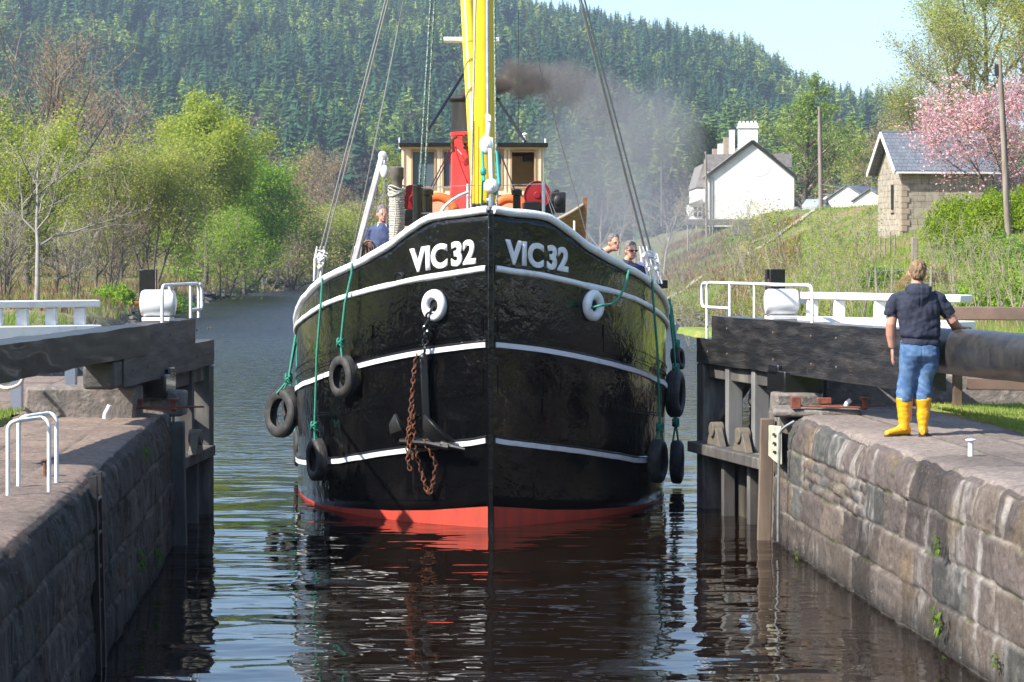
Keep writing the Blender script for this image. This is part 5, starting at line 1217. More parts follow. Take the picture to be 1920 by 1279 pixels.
tree('bare_shrub', gp(140, 118), 4.4, 19, 'bare grey brown shrub beside the pale sapling', None, 0, nk=(9, 6, 5), stems=4, tw=.012, first=.15, cat='shrub', twigm='twig_grey')
tree('bare_shrub', gp(10, 112), 5.5, 20, 'bare grey shrub at the far left edge above the white rail', 'leaf_yg', 500, .08, .2, nk=(9, 6, 5), stems=4, tw=.012, first=.15, cat='shrub', twigm='twig_grey')
tree('willow_tree', gp(285, 163), 11.6, 21, 'round pale green willow with several dark leaning stems', 'leaf_willow', 36000, .15, .5, nk=(11, 7, 6), stems=4, tw=.014, first=.25, splay=.5, spread=.62, extra=('leaf_yg', .4))
tree('maple_tree', gp(385, 203), 17.3, 22, 'tallest yellow green tree of the left bank in fresh leaf', 'leaf_yg', 42000, .24, .5, nk=(14, 8, 5), tw=.02, first=.2, spread=.68)
tree('maple_tree', gp(458, 222), 15.2, 23, 'bright green leafy tree on the left bank beside the yellow green one', 'leaf_bright', 46000, .25, .6, nk=(14, 8, 5), tw=.02, first=.05, spread=.85, extra=('leaf_mid', .25))
tree('maple_tree', gp(420, 195), 9, 24, 'low bright green undergrowth tree at the water side of the left bank', 'leaf_bright', 10200, .16, .4, nk=(10, 7, 5), tw=.02, first=.08, spread=.7, stems=2)
tree('birch_tree', gp(492, 243), 9.5, 25, 'leaning white stemmed birches beside the brown willow', 'leaf_brown', 2550, .12, .3, bark='bark_pale', twigm='twig_brown', stems=4, nk=(9, 6, 5), splay=.75, tw=.02)
tree('willow_tree', gp(545, 268), 13.0, 26, 'rounded brown budding willow before the river bend', 'leaf_brown', 30000, .2, .6, nk=(12, 8, 6), tw=.02, stems=3, first=.05, extra=('leaf_willow', .55), spread=.75)
tree('willow_tree', gp(617, 300), 12.4, 27, 'yellow green rounded willow at the bend seen behind the left shroud', 'leaf_willow', 40000, .24, .7, nk=(12, 8, 6), tw=.02, stems=3, first=.03, extra=('leaf_yg', .6), spread=.8)
tree('willow_tree', gp(690, 352), 13.5, 28, 'olive brown willow at the bend partly behind the white davit', 'leaf_brown', 20400, .22, .6, nk=(11, 7, 6), tw=.025, stems=3, first=.12, extra=('leaf_willow', .5))
tree('poplar_tree', gp(716, 460), 27, 29, 'narrow bright yellow green tree left of the wheelhouse', 'leaf_yg', 12000, .3, .5, nk=(13, 7, 5), tw=.03, spread=.28, first=.1)
for i, (px, Y, H, sd_) in enumerate(((560, 430, 21, 31), (608, 470, 24, 32), (655, 440, 19, 33), (520, 400, 18, 34), (750, 420, 18, 35), (820, 430, 18, 36))):
    tree('grey_tree', gp(px, Y), H, sd_, 'grey brown leafless round tree in the wood beyond the river bend', 'leaf_brown', 6000, .3, .6, nk=(12, 7, 5), tw=.03, twigm='twig_brown', group='leafless trees beyond the bend')
# right: beyond the boat, round the houses
for i, (px, Y, H, sd_) in enumerate(((1090, 215, 9, 41), (1125, 230, 10, 42), (1190, 205, 8, 43), (1245, 190, 7.5, 44), (1160, 260, 10, 45), (1060, 270, 10, 46), (1290, 210, 6, 47))):
    tree('bare_tree', gp(px, Y), H, sd_, 'bare pale sapling standing in the smoke over the right bank', 'leaf_brown', 400, .12, .3, nk=(9, 6, 5), tw=.022, twigm='twig_grey', bark='bark_pale', group='bare saplings in the smoke')
tree('evergreen_tree', gp(1322, 268), 11.5, 51, 'dark rounded evergreen left of the white house', 'leaf_dark', 15000, .28, .55, nk=(13, 8, 5), tw=.02, first=.05, spread=.42)
tree('larch_tree', gp(1505, 275), 17.5, 52, 'tall feathery light green conifer right of the white house', 'leaf_larch', 17000, .26, .38, nk=(26, 8, 4), tw=.02, first=.04, spread=.62, shape='cone', up=.0, tilt=.02)
tree('larch_tree', gp(1596, 330), 14, 53, 'smaller yellow green tree between the tall pole and the stone house', 'leaf_willow', 7000, .26, .5, nk=(14, 7, 4), tw=.03, first=.1, spread=.5)
for px, Y, H, sd_ in ((1640, 300, 13, 54), (1675, 250, 12, 55), (1560, 360, 14, 56), (1700, 290, 17, 57)):
    tree('grey_tree', gp(px, Y), H, sd_, 'leafless brown tree behind the stone house gable', 'leaf_brown', 3500, .2, .4, nk=(12, 7, 5), tw=.025, twigm='twig_brown', group='leafless trees behind the stone house')
tree('spring_tree', gp(1785, 172), 15.0, 61, 'tall sparse tree with grey branches behind the stone house roof', 'leaf_willow', 15000, .15, .4, nk=(14, 8, 6), tw=.022, twigm='twig_grey', spread=.62)
tree('spring_tree', gp(1862, 178), 20.5, 62, 'big spreading tree with pale yellow leaves reaching the top edge', 'leaf_yg', 26000, .17, .5, nk=(14, 8, 6), tw=.022, twigm='twig_grey', spread=.62)
tree('spring_tree', gp(1945, 165), 19.0, 63, 'yellow leaved tree filling the top right corner', 'leaf_yg', 40000, .18, .5, nk=(14, 8, 6), tw=.022, twigm='twig_grey', spread=.6, extra=('leaf_brown', .3))
tree('spring_tree', gp(2060, 170), 17.0, 64, 'yellow green tree beyond the right edge of the view', 'leaf_yg', 15300, .16, .4, nk=(14, 8, 6), tw=.022, twigm='twig_grey', spread=.6)
tree('spring_tree', gp(1725, 215), 12, 65, 'olive yellow tree showing over the stone house ridge', 'leaf_willow', 11900, .16, .4, nk=(12, 7, 5), tw=.022, twigm='twig_grey', spread=.6)
tree('cherry_tree', gp(1880, 116, 0), 7.4, 71, 'pink blossoming cherry tree over the slate roof', 'blossom', 15000, .13, .28, nk=(12, 7, 5), tw=.018, twigm='twig_brown', spread=.85, first=.12, stems=3, splay=.5, extra=('leaf_brown', .12))
# scrub closing the view under the trees of the left bank
for i, (px, Y, H, sd_, lf) in enumerate(((60, 210, 6, 141, 'leaf_brown'), (130, 215, 7, 142, 'leaf_willow'), (205, 225, 6.5, 143, 'leaf_brown'), (262, 232, 7.5, 144, 'leaf_willow'), (330, 240, 7, 145, 'leaf_brown'), (385, 250, 7.5, 146, 'leaf_willow'), (440, 262, 7, 147, 'leaf_brown'), (5, 205, 7, 148, 'leaf_willow'), (490, 290, 8, 149, 'leaf_willow'), (350, 262, 9, 150, 'leaf_brown'), (100, 245, 9, 151, 'leaf_brown'), (230, 262, 9, 152, 'leaf_brown'))):
    tree('scrub_willow', gp(px, Y), H, sd_, 'low brown and olive scrub under the taller trees of the left bank', lf, 6500, .2, .5, nk=(9, 6, 4), tw=.022, stems=4, first=.06, spread=.6, group='scrub under the left bank trees', cat='shrub')
# hedge and shrubs
def bush(name, c, rad, n, size, leaf, label, seed, group=None, cat='shrub', part='foliage', rag=.25):
    rs = np.random.RandomState(seed); d = rs.normal(0, 1, (n, 3)); d /= np.linalg.norm(d, axis=1)[:, None]; d[:, 2] = np.abs(d[:, 2])
    az = np.arctan2(d[:, 1], d[:, 0]); lob = 1+rag*(fbm(az*2.2+seed, d[:, 2]*3, seed, 3)-.5)*2
    rr = (1-.45*rs.rand(n)**2)*lob; c_ = d*np.array(rad)*rr[:, None]
    dd = rs.normal(0, 1, (n, 3)); dd += d*.7; dd /= np.linalg.norm(dd, axis=1)[:, None]; e = np.cross(dd, rs.normal(0, 1, (n, 3))); e /= np.linalg.norm(e, axis=1)[:, None]; s = size*rs.uniform(.6, 1.5, n)[:, None]
    V = np.stack([c_-dd*s*.6, c_+e*s*.3, c_+dd*s*.6, c_-e*s*.3], 1).reshape(-1, 3)
    root = empty(name, c, 0, label, cat, group); np_mesh(part, V, np.arange(4*n).reshape(-1, 4), M[leaf], root)
    mb = MB()
    for k in range(9): a = k*.7; mb.tube([(0, 0, -.2), (rad[0]*.4*cos(a), rad[1]*.4*sin(a), rad[2]*.5), (rad[0]*.75*cos(a+.2), rad[1]*.75*sin(a+.2), rad[2]*.85)], [.03, .02, .008], 5)
    mb.build('stems', M['bark'], root); return root
def bs(px, Y, dz=0): return gp(px, Y, dz)
bush('hedge', bs(1795, 111), (1.75, 1.3, 2.1), 9000, .10, 'leaf_hedge', 'bright yellow green clipped shrub in front of the stone house', 81)
bush('hedge', bs(1868, 109), (1.7, 1.3, 2.2), 9000, .10, 'leaf_hedge', 'bright yellow green shrub left of the leaning telegraph pole', 82)
bush('hedge', bs(1945, 108), (1.8, 1.3, 2.2), 8000, .10, 'leaf_hedge', 'bright yellow green shrub at the right edge behind the pole', 83)
for i, (px, Y, r_, lf, lb) in enumerate(((1850, 96, 1.3, 'leaf_mid', 'dark leafy bramble mound under the yellow shrub'), (1905, 88, 1.3, 'leaf_mid', 'leafy green bramble mound at the foot of the telegraph pole'), (1880, 76, 1.2, 'leaf_bright', 'light green bush at the right edge behind the man'),
        (1945, 70, 1.4, 'leaf_bright', 'light green bush cut by the right edge above the beam rail'), (1835, 70, .9, 'leaf_bright', 'low light green bush right of the man'), (1655, 92, .8, 'leaf_mid', 'low green bush on the bank left of the man'), (1540, 75, .8, 'leaf_yg', 'low yellow green bush above the white rail'),
        (1460, 70, .9, 'leaf_yg', 'straggly yellow green bush above the right gear drum'), (330, 150, 1.3, 'leaf_mid', 'green bush at the water edge behind the left gate'), (300, 138, 1.1, 'leaf_yg', 'low olive bush behind the left handrail'), (215, 125, 1.0, 'leaf_bright', 'small bright green bush by the left gear drum'), (500, 250, 1.6, 'leaf_brown', 'orange brown gorse bush on the left bank'), (620, 325, 1.8, 'leaf_brown', 'brown bush at the foot of the yellow green willow'), (1390, 195, 1.0, 'leaf_hedge', 'yellow gorse bush on the bank below the white house'))):
    bush('bramble_bush' if lf == 'leaf_mid' else 'leafy_bush', bs(px, Y), (r_*1.3, r_, r_*.9), 3200, .09+.0003*Y, lf, lb, 90+i, rag=.5)
# saplings with thin upright stems on the right bank
kinds = [(1395, 66, 3.3), (1452, 60, 3.0), (1490, 78, 4.4), (1525, 66, 3.2), (1560, 58, 2.6), (1610, 70, 3.4), (1350, 80, 3.6), (1310, 90, 4.2), (1640, 62, 2.4), (1800, 66, 2.8), (1850, 60, 2.7), (1895, 64, 3.4), (1775, 85, 3.0), (1925, 58, 2.8), (1585, 88, 4.0), (1435, 95, 4.8), (1270, 120, 4.5), (1380, 110, 4.6)]
proto = [tree('sapling', (0, 0, 0), 3.2, 201+q, 'x', 'leaf_yg', 1500, .05, .16, nk=(6, 4, 2), stems=6, tw=.006, twigm='twig_grey', bark='twig_grey', first=.25, splay=.5, spread=.3, r0=.028, gn=.16, group='thin saplings on the right bank') for q in range(4)]
sap_lab = ['thin bare sapling clump above the handrail of the right gate', 'thin sapling clump rising behind the right gear drum', 'tall thin sapling clump right of the gear drum, below the white house', 'sapling clump above the left part of the right white rail', 'short sapling clump above the middle of the right white rail', 'sapling clump just left of the man with yellow boots', 'hazy sapling clump behind the black paddle post of the right gate', 'hazy thin saplings at the water side right of the boat', 'low sapling clump close to the left shoulder of the man', 'sapling clump just right of the head of the man', 'sapling clump above the brown timber rail', 'tall sapling clump near the right edge above the brown rail', 'sapling clump on the grassy slope above the man', 'sapling clump cut by the right edge of the view', 'sapling clump on the slope below the stone house gable', 'tall sapling clump below the white gable', 'smoky sapling clump at the foot of the right bank beside the boat', 'hazy sapling clump on the bank below the white stone']
for i, (px, Y, H) in enumerate(kinds):
    o = proto[i] if i < 4 else copy_tree(proto[i % 4]); o.location = gp(px, Y); o.rotation_euler = (0, 0, i*1.3); s = H/3.2; o.scale = (s*1.1, s*1.1, s); o['label'] = sap_lab[i]
# ground cover: dead grass, bracken and fresh grass on both banks
def cover(name, n, pxr, Yr, hr, m, label, seed, w_=.012, lean=.8, mask=None):
    rs = np.random.RandomState(seed); Yv = Yr[0]*(Yr[1]/Yr[0])**rs.rand(n); px = rs.uniform(*pxr, n); x = (px-960)/F*Yv; z = terr(x, Yv)
    k = z > .55
    if mask is not None: k &= mask(x, Yv)
    x, Yv, z = x[k], Yv[k], z[k]; n = len(x); h = rs.uniform(*hr, n)*(.6+.8*fbm(x*.6, Yv*.6, seed, 2)); a = rs.uniform(0, 2*pi, n); w2 = w_*rs.uniform(.6, 1.6, n)*(Yv/70)**.6
    lx = np.cos(a*1.7)*h*lean*rs.rand(n); ly = np.sin(a*1.7)*h*lean*rs.rand(n)
    V = np.stack([np.stack([x-np.cos(a)*w2, Yv-np.sin(a)*w2, z-.05], -1), np.stack([x+np.cos(a)*w2, Yv+np.sin(a)*w2, z-.05], -1), np.stack([x+lx, Yv+ly, z+h], -1)], 1).reshape(-1, 3)
    tag(np_mesh(name, V, np.arange(3*n).reshape(-1, 3), m), label, None, kind='stuff')
M['straw'] = leafmat('dead_grass', (.36, .27, .14), (.52, .42, .25), .3); M['bracken'] = leafmat('dead_bracken', (.26, .15, .09), (.42, .27, .17), .25)
M['fresh'] = leafmat('fresh_grass', (.19, .36, .04), (.40, .52, .10), .35)
patch_ = lambda sd, lo, hi, sc=.12: (lambda x, y: (fbm(x*sc, y*sc, sd, 3) > lo) & (fbm(x*sc, y*sc, sd, 3) < hi))
cover('dead_grass', 36000, (1240, 2050), (44, 130), (.12, .45), M['straw'], 'dry pale grass over the right bank', 301, mask=patch_(4, .5, 1))
cover('fresh_grass', 130000, (1240, 2050), (44, 240), (.1, .35), M['fresh'], 'fresh green grass over the right bank', 302, mask=patch_(4, 0, .62))
cover('bracken', 30000, (1240, 1500), (60, 240), (.2, .6), M['bracken'], 'brown dead bracken on the right bank', 303, .03, mask=patch_(9, .44, 1))
cover('dead_grass', 50000, (-60, 700), (95, 420), (.2, .7), M['straw'], 'dry pale grass over the left bank', 304, .02, mask=patch_(5, .47, 1, .08))
cover('bracken', 18000, (-60, 700), (95, 420), (.2, .6), M['bracken'], 'brown dead bracken on the left bank', 305, .035, mask=patch_(8, .46, 1, .08))
cover('fresh_grass', 40000, (-60, 700), (60, 420), (.1, .4), M['fresh'], 'fresh green grass over the left bank', 306, .02, mask=patch_(12, .46, 1, .08))
# heap of straw on the slope
rs_ = np.random.RandomState(9); c0 = Vector(gp(1738, 86, 0)); n = 2600
a = rs_.uniform(0, 2*pi, n); q = np.sqrt(rs_.rand(n)); x = c0.x+q*np.cos(a)*1.3; y = c0.y+q*np.sin(a)*1.6; z = terr(x, y)+(1-q**2)*.95*rs_.rand(n); d = rs_.normal(0, 1, (n, 3)); d[:, 2] *= .4; d /= np.linalg.norm(d, axis=1)[:, None]; l = rs_.uniform(.1, .35, n)[:, None]; p = np.stack([x, y, z+.08], -1); e = np.cross(d, [0, 0, 1.])*.02
tag(np_mesh('straw_heap', np.stack([p-d*l, p+e, p+d*l, p-e], 1).reshape(-1, 3), np.arange(4*n).reshape(-1, 4), M['straw']), 'heap of dead yellow brown straw on the grassy slope above the man', 'straw heap')
# dark stones at the water line
M['bank_stone'] = mat('bank_stone', (.05, .045, .04), .8, col2=(.13, .12, .11), ns=2, bump=.6, bs=4, bd=.05)
def stones(name, n, Yr, side, label, seed):
    rs = np.random.RandomState(seed); mb = MB()
    for i in range(n):
        Yv = Yr[0]*(Yr[1]/Yr[0])**rs.rand(); x0 = float(np.interp(Yv, *(LE if side < 0 else RE))); x = x0+side*rs.uniform(-.3, 1.2); s = rs.uniform(.1, .4)*(Yv/150)**.3; Q = Matrix.Rotation(rs.rand()*6, 3, 'Z')
        mb.sph((x, Yv, th(x, Yv)+.02), (s*1.5, s, s*.55), 6, Q)
    mb.jig(.08, 3, seed); tag(mb.build(name, M['bank_stone'], None, smooth=30), label, None, kind='stuff')
stones('bank_stones', 500, (110, 420), -1, 'dark stones along the left waterline', 5); stones('bank_stones', 300, (60, 260), 1, 'dark stones along the right waterline', 6)
# ---------------------------------------------------------------- houses, poles, fences
M['render_white'] = mat('white_render', (.78, .77, .73), .8, col2=(.66, .64, .58), ns=.7, stretch=(1, 1, .4), bump=.3, bs=20, bd=.01, col3=(.5, .48, .42), ns3=1.6, lo3=.62, hi3=.8)
M['roof_grey'] = mat('roof_slates_weathered', (.2, .185, .175), .85, col2=(.28, .26, .24), ns=3, bump=.4, bs=8, bd=.03)
m, nt, b = newmat('blue_slate'); b.inputs['Roughness'].default_value = .55
br = nt.nodes.new('ShaderNodeTexBrick'); br.inputs['Scale'].default_value = 1; br.inputs['Brick Width'].default_value = .28; br.inputs['Row Height'].default_value = .2; br.inputs['Mortar Size'].default_value = .012; br.inputs['Color1'].default_value = (.12, .14, .17, 1); br.inputs['Color2'].default_value = (.17, .19, .225, 1); br.inputs['Mortar'].default_value = (.05, .055, .065, 1)
oc = nt.nodes.new('ShaderNodeTexCoord').outputs['Object']; mp = nt.nodes.new('ShaderNodeMapping'); sp_ = nt.nodes.new('ShaderNodeSeparateXYZ'); cb_ = nt.nodes.new('ShaderNodeCombineXYZ'); nt.links.new(oc, sp_.inputs[0]); nt.links.new(sp_.outputs[0], cb_.inputs[0]); nt.links.new(sp_.outputs[2], cb_.inputs[1]); nt.links.new(cb_.outputs[0], br.inputs['Vector'])
nt.links.new(mixc(nt, ramp(nt, ntex(nt, 2, 4), .4, .7), br.outputs['Color'], mixc(nt, .4, br.outputs['Color'], (.2, .2, .2))), b.inputs['Base Color']); M['slate'] = m
def stone_blocks(name, cx):
    m, nt, b = newmat(name); b.inputs['Roughness'].default_value = .85; br = nt.nodes.new('ShaderNodeTexBrick'); br.inputs['Scale'].default_value = 1; br.inputs['Brick Width'].default_value = .42; br.inputs['Row Height'].default_value = .31; br.inputs['Mortar Size'].default_value = .022; br.inputs['Mortar Smooth'].default_value = .3
    br.inputs['Color1'].default_value = (.36, .31, .23, 1); br.inputs['Color2'].default_value = (.26, .22, .17, 1); br.inputs['Mortar'].default_value = (.12, .105, .09, 1); br.offset = .5; br.squash = 1.4; br.squash_frequency = 3
    sp_ = nt.nodes.new('ShaderNodeSeparateXYZ'); cb_ = nt.nodes.new('ShaderNodeCombineXYZ'); nt.links.new(nt.nodes.new('ShaderNodeTexCoord').outputs['Object'], sp_.inputs[0]); nt.links.new(sp_.outputs[cx], cb_.inputs[0]); nt.links.new(sp_.outputs[2], cb_.inputs[1]); nt.links.new(cb_.outputs[0], br.inputs['Vector'])
    c = mixc(nt, ramp(nt, ntex(nt, 3, 5), .4, .7), br.outputs['Color'], (.42, .38, .3)); nt.links.new(c, b.inputs['Base Color']); bumpn(nt, b, br.outputs['Fac'], -.8, .03); return m
M['ashlar_x'] = stone_blocks('ashlar_front', 0); M['ashlar_y'] = stone_blocks('ashlar_gable', 1); M['quoin'] = mat('quoin_stone', (.38, .30, .22), .85, col2=(.30, .24, .19), ns=4)
M['dark_win'] = mat('dark_window', (.02, .02, .025), .2)
# white gabled house: gable faces the camera
YH = 228.0; s = YH/F
def HX(px): return (px-960)*s
def HZz(py): return CZ-(py-HZ)*s
hr_ = empty('white_house', (HX(1407), YH, HZz(420)), 0, 'white rendered house whose blank gable faces the canal, tall white chimney stack', 'house')
def hb(x0, x1, y0, y1, z0, z1, mb=None): mb = mb or MB(); mb.box(((x0+x1)/2-HX(1407), (y0+y1)/2-YH, (z0+z1)/2-HZz(420)), (abs(x1-x0), abs(y1-y0), abs(z1-z0))); return mb
def hprism(poly, y0, y1, mb=None):
    mb = mb or MB(); n = len(poly); A = [Vector((HX(a)-HX(1407), y0-YH, HZz(b_)-HZz(420))) for a, b_ in poly]; B = [v+Vector((0, y1-y0, 0)) for v in A]
    mb.add(A+B, [tuple(range(n))[::-1], tuple(range(n, 2*n))]+[(i, (i+1) % n, n+(i+1) % n, n+i) for i in range(n)]); return mb
hprism([(1326, 425), (1326, 328), (1411, 270), (1489, 330), (1489, 425)], YH, YH+14).build('wall', M['render_white'], hr_, smooth=0)
mb = MB()
for (a_, b_), (c_, d_) in (((1322, 334), (1411, 268)), ((1411, 268), (1493, 334))):
    p0 = Vector((HX(a_)-HX(1407), -.25, HZz(b_)-HZz(420)+.1)); p1 = Vector((HX(c_)-HX(1407), -.25, HZz(d_)-HZz(420)+.1)); d_ = Vector((0, 14.4, 0)); u_ = Vector((0, 0, .18)); mb.add([p0, p1, p1+d_, p0+d_, p0+u_, p1+u_, p1+u_+d_, p0+u_+d_], [(3, 2, 1, 0), (4, 5, 6, 7), (0, 1, 5, 4), (1, 2, 6, 5), (2, 3, 7, 6), (3, 0, 4, 7)])
rf = mb.build('roof', M['roof_grey'], hr_, smooth=0)
mb = MB()
for (a_, b_), (c_, d_) in (((1321, 336), (1411, 267)), ((1411, 267), (1494, 336))): mb.bar(Vector((HX(a_)-HX(1407), -.28, HZz(b_)-HZz(420)+.12)), Vector((HX(c_)-HX(1407), -.28, HZz(d_)-HZz(420)+.12)), .08, .28, up=(0, 0, 1))
mb.build('barge_board', M['black'], rf, smooth=0)
mb = hb(HX(1393), HX(1429), YH+4, YH+5.2, HZz(300), HZz(226)); mb.build('chimney', M['render_white'], rf, smooth=0)
mb = hb(HX(1391), HX(1431), YH+3.9, YH+5.3, HZz(236), HZz(232)); 
for k in range(5): mb.lathe([(.14, HZz(226)-HZz(420)), (.12, HZz(222)-HZz(420)), (0, HZz(222)-HZz(420))], 8, Matrix.Translation((HX(1396+k*7.5)-HX(1407), 4.6, 0)))
mb.build('chimney_pots', M['render_white'], rf, smooth=0)
for k, (px, yt, mm) in enumerate(((1386, 236, 'render_white'), (1379, 248, 'rust'), (1372, 258, 'render_white'), (1365, 266, 'rust'))):
    hb(HX(px-4.5), HX(px+4.5), YH+7+k*2.4, YH+8.2+k*2.4, HZz(330), HZz(yt)).build('chimney', M['render_white'] if mm != 'rust' else M['quoin'], rf, smooth=0)
hprism([(1329, 318), (1329, 288), (1376, 287), (1352, 318)], YH+2.0, YH+6, None).build('dormer_roof', M['roof_grey'], hr_, smooth=0)
hprism([(1452, 287), (1489, 286), (1490, 312), (1476, 312)], YH+2.0, YH+6).build('dormer_roof', M['roof_grey'], hr_, smooth=0)
hb(HX(1480), HX(1488), YH+2.2, YH+5.8, HZz(330), HZz(312)).build('dormer_wall', M['render_white'], hr_, smooth=0); hb(HX(1330), HX(1348), YH+2.2, YH+5.8, HZz(330), HZz(318)).build('dormer_wall', M['render_white'], hr_, smooth=0)
mb = MB()
for px_ in (1331, 1336): mb.tube([Vector((HX(px_)-HX(1407), -.06, -1)), Vector((HX(px_)-HX(1407), -.06, HZz(332)-HZz(420)))], .06, 6)
mb.build('downpipe', M['steel'], hr_)
hb(HX(1311), HX(1327), YH+3, YH+13, HZz(418), HZz(352)).build('side_wing', M['render_white'], hr_, smooth=0)
hprism([(1309, 350), (1322, 305), (1330, 305), (1330, 350)], YH+2.9, YH+13.2).build('side_wing_roof', M['roof_grey'], hr_, smooth=0)
hb(HX(1294), HX(1320), YH+2, YH+5, HZz(415), HZz(382)).build('porch', M['render_white'], hr_, smooth=0)
hprism([(1293, 382), (1320, 372), (1322, 382)], YH+1.8, YH+5.2).build('porch_roof', M['roof_grey'], hr_, smooth=0)
w_ = hb(HX(1304), HX(1318), YH+1.9, YH+1.99, HZz(405), HZz(388)).build('window', M['dark_win'], hr_, smooth=0)
mb = hb(HX(1304), HX(1318), YH+1.85, YH+1.9, HZz(397), HZz(396)); hb(HX(1310.5), HX(1311.5), YH+1.85, YH+1.9, HZz(405), HZz(388), mb); mb.build('glazing_bar', M['white'], w_, smooth=0)
mb = MB(); mb.tube([Vector((HX(1419)-HX(1407), 4.6, HZz(224)-HZz(420))), Vector((HX(1419)-HX(1407), 4.6, HZz(203)-HZz(420)))], .03, 6); mb.box((HX(1419.5)-HX(1407), 4.6, HZz(203)-HZz(420)), (.18, .1, .3)); mb.build('chimney_cowl', M['rust'], rf)
curve_tube('wire', [(HX(1322)-HX(1407), -.5, HZz(290)-HZz(420)), (HX(1410)-HX(1407), -.4, HZz(318)-HZz(420)), (HX(1440)-HX(1407), -.3, HZz(302)-HZz(420))], .012, M['wire'], 5, parent=hr_)
# garden wall, white stone, bin shed
mb = hb(HX(1280), HX(1480), YH-4, YH-3.5, HZz(424), HZz(412)); o = mb.jig(.05, 1).build('garden_wall', M['block_stone'], None, bevel=.05); o.location = (HX(1407), YH, HZz(420)); tag(o, 'low dark stone garden wall at the foot of the white house', 'wall')
def slab(px0, px1, py0, py1, Y, d, m, label, name, cat, jit=.05):
    c = P((px0+px1)/2, (py0+py1)/2, Y); mb = MB(); mb.box((0, 0, 0), ((px1-px0)/F*Y, d, (py1-py0)/F*Y), None, (.92, .9)); o = mb.jig(jit, 2, int(px0)).build(name, m, None, bevel=.06); o.location = c; return tag(o, label, cat)
slab(1372, 1408, 411, 441, 190, .6, M['block_stone'], 'upright grey white stone slab on the bank below the white house', 'stone_slab', 'stone'); slab(1388, 1402, 453, 474, 178, .8, mat('gorse_yellow', (.5, .38, .08), .8, col2=(.3, .25, .08), ns=4), 'yellow covered bin on the bank', 'feed_bin', 'bin')
# small shed right of the house
mb = MB(); mb.box((0, 0, .75), (1.6, 1.6, 1.5)); sh_ = mb.build('shed', M['render_white'], None, smooth=0); p = P(1493, 418, 222); sh_.location = (p.x, p.y, p.z-.7); tag(sh_, 'little grey roofed garden shed at the right corner of the white house', 'shed')
mb = MB(); mb.prism([(-1.0, -.0), (1.0, 0), (0, .75)], -1.0, 1.0, Matrix.Translation((0, 0, 1.5)) @ Matrix.Rotation(pi/2, 4, 'X')); mb.build('roof', M['roof_grey'], sh_, smooth=0)
# row of outbuildings between the pole and the stone house
def outb(px, Y, w_, d_, h, rh, pyb, label, rz=0, rm='slate'):
    p = P(px, pyb, Y); root = empty('outbuilding', p, rz, label, 'outbuilding'); mb = MB(); mb.prism([(-w_/2, -1), (w_/2, -1), (w_/2, h), (0, h+rh), (-w_/2, h)], -d_/2, d_/2, Matrix.Rotation(pi/2, 4, 'X')); mb.build('wall', M['render_white'], root, smooth=0)
    mb = MB(); 
    for sg_ in (-1, 1): mb.bar((sg_*(w_/4+.1), -d_/2-.2, h+rh/2-.02+.05), (sg_*(w_/4+.1), d_/2+.2, h+rh/2-.02+.05), sqrt((w_/2+.2)**2+rh**2), .1, up=(sg_*rh, 0, w_/2))
    mb.build('roof', M[rm], root, smooth=0); mb = MB(); mb.box((0, -d_/2-.02, h*.45), (.8, .05, h*.8)); mb.build('door', M['white'], root, smooth=0); return root
outb(1572, 255, 3.2, 8, 2.0, 1.0, 418, 'low white outbuilding with a light roof right of the tall pole', -.5, 'roof_grey'); outb(1612, 225, 4.6, 8, 2.1, 1.5, 420, 'white cottage with a dark slate roof beside the stone house gable', -.45); outb(1645, 200, 3.0, 5, 1.9, 1.0, 420, 'small dark roofed outhouse touching the stone house gable in the view', -.4)
# parked car
cp = P(1532, 440, 222); car = empty('parked_car', (cp.x, cp.y, th(cp.x, cp.y)-.25), 1.1, 'silver blue car parked at the end of the track', 'car')
M['car'] = mat('car_paint', (.5, .56, .62), .3, .3, coat=.6)
body = [(-2, .3), (2, .3), (2.05, .75), (1.2, .85), (.75, 1.38), (-.9, 1.42), (-1.7, .95), (-2.05, .85)]
mb = MB(); mb.prism([(x, z) for x, z in body], -.82, .82, Matrix.Rotation(pi/2, 4, 'X')); mb.build('body', M['car'], car, bevel=.08)
mb = MB(); mb.prism([(1.05, .88), (.68, 1.3), (-.85, 1.34), (-1.45, .95)], -.835, .835, Matrix.Rotation(pi/2, 4, 'X')); mb.build('window', M['dark_win'], car)
for x in (-1.3, 1.3):
    for y in (-.75, .75):
        mb = MB(); mb.lathe([(0, -.12), (.26, -.12), (.32, -.08), (.32, .08), (.26, .12), (0, .12)], 20, Matrix.Translation((x, y, .32)) @ Matrix.Rotation(pi/2, 4, 'X')); mb.build('wheel', M['rubber'], car)
# track
mb = MB(); ptsT = [(1235, 150), (1300, 160), (1380, 172), (1450, 186), (1510, 200), (1560, 215)]; VV = []
for i in range(40):
    t = i/39*(len(ptsT)-1); k = min(int(t), len(ptsT)-2); f = t-k; px = ptsT[k][0]*(1-f)+ptsT[k+1][0]*f; Y = ptsT[k][1]*(1-f)+ptsT[k+1][1]*f; x = (px-960)/F*Y
    for dx, dy in ((-.3, -2.2), (0, -.7), (0, .7), (.3, 2.2)): VV.append((x+dx, Y+dy, th(x+dx, Y+dy)+.12))
tag(np_mesh('track', VV, grid_faces(40, 4), mat('track_gravel', (.42, .33, .29), .95, col2=(.3, .25, .2), ns=2), smooth=True), 'pale pink gravel track climbing to the houses', 'track', kind='structure')
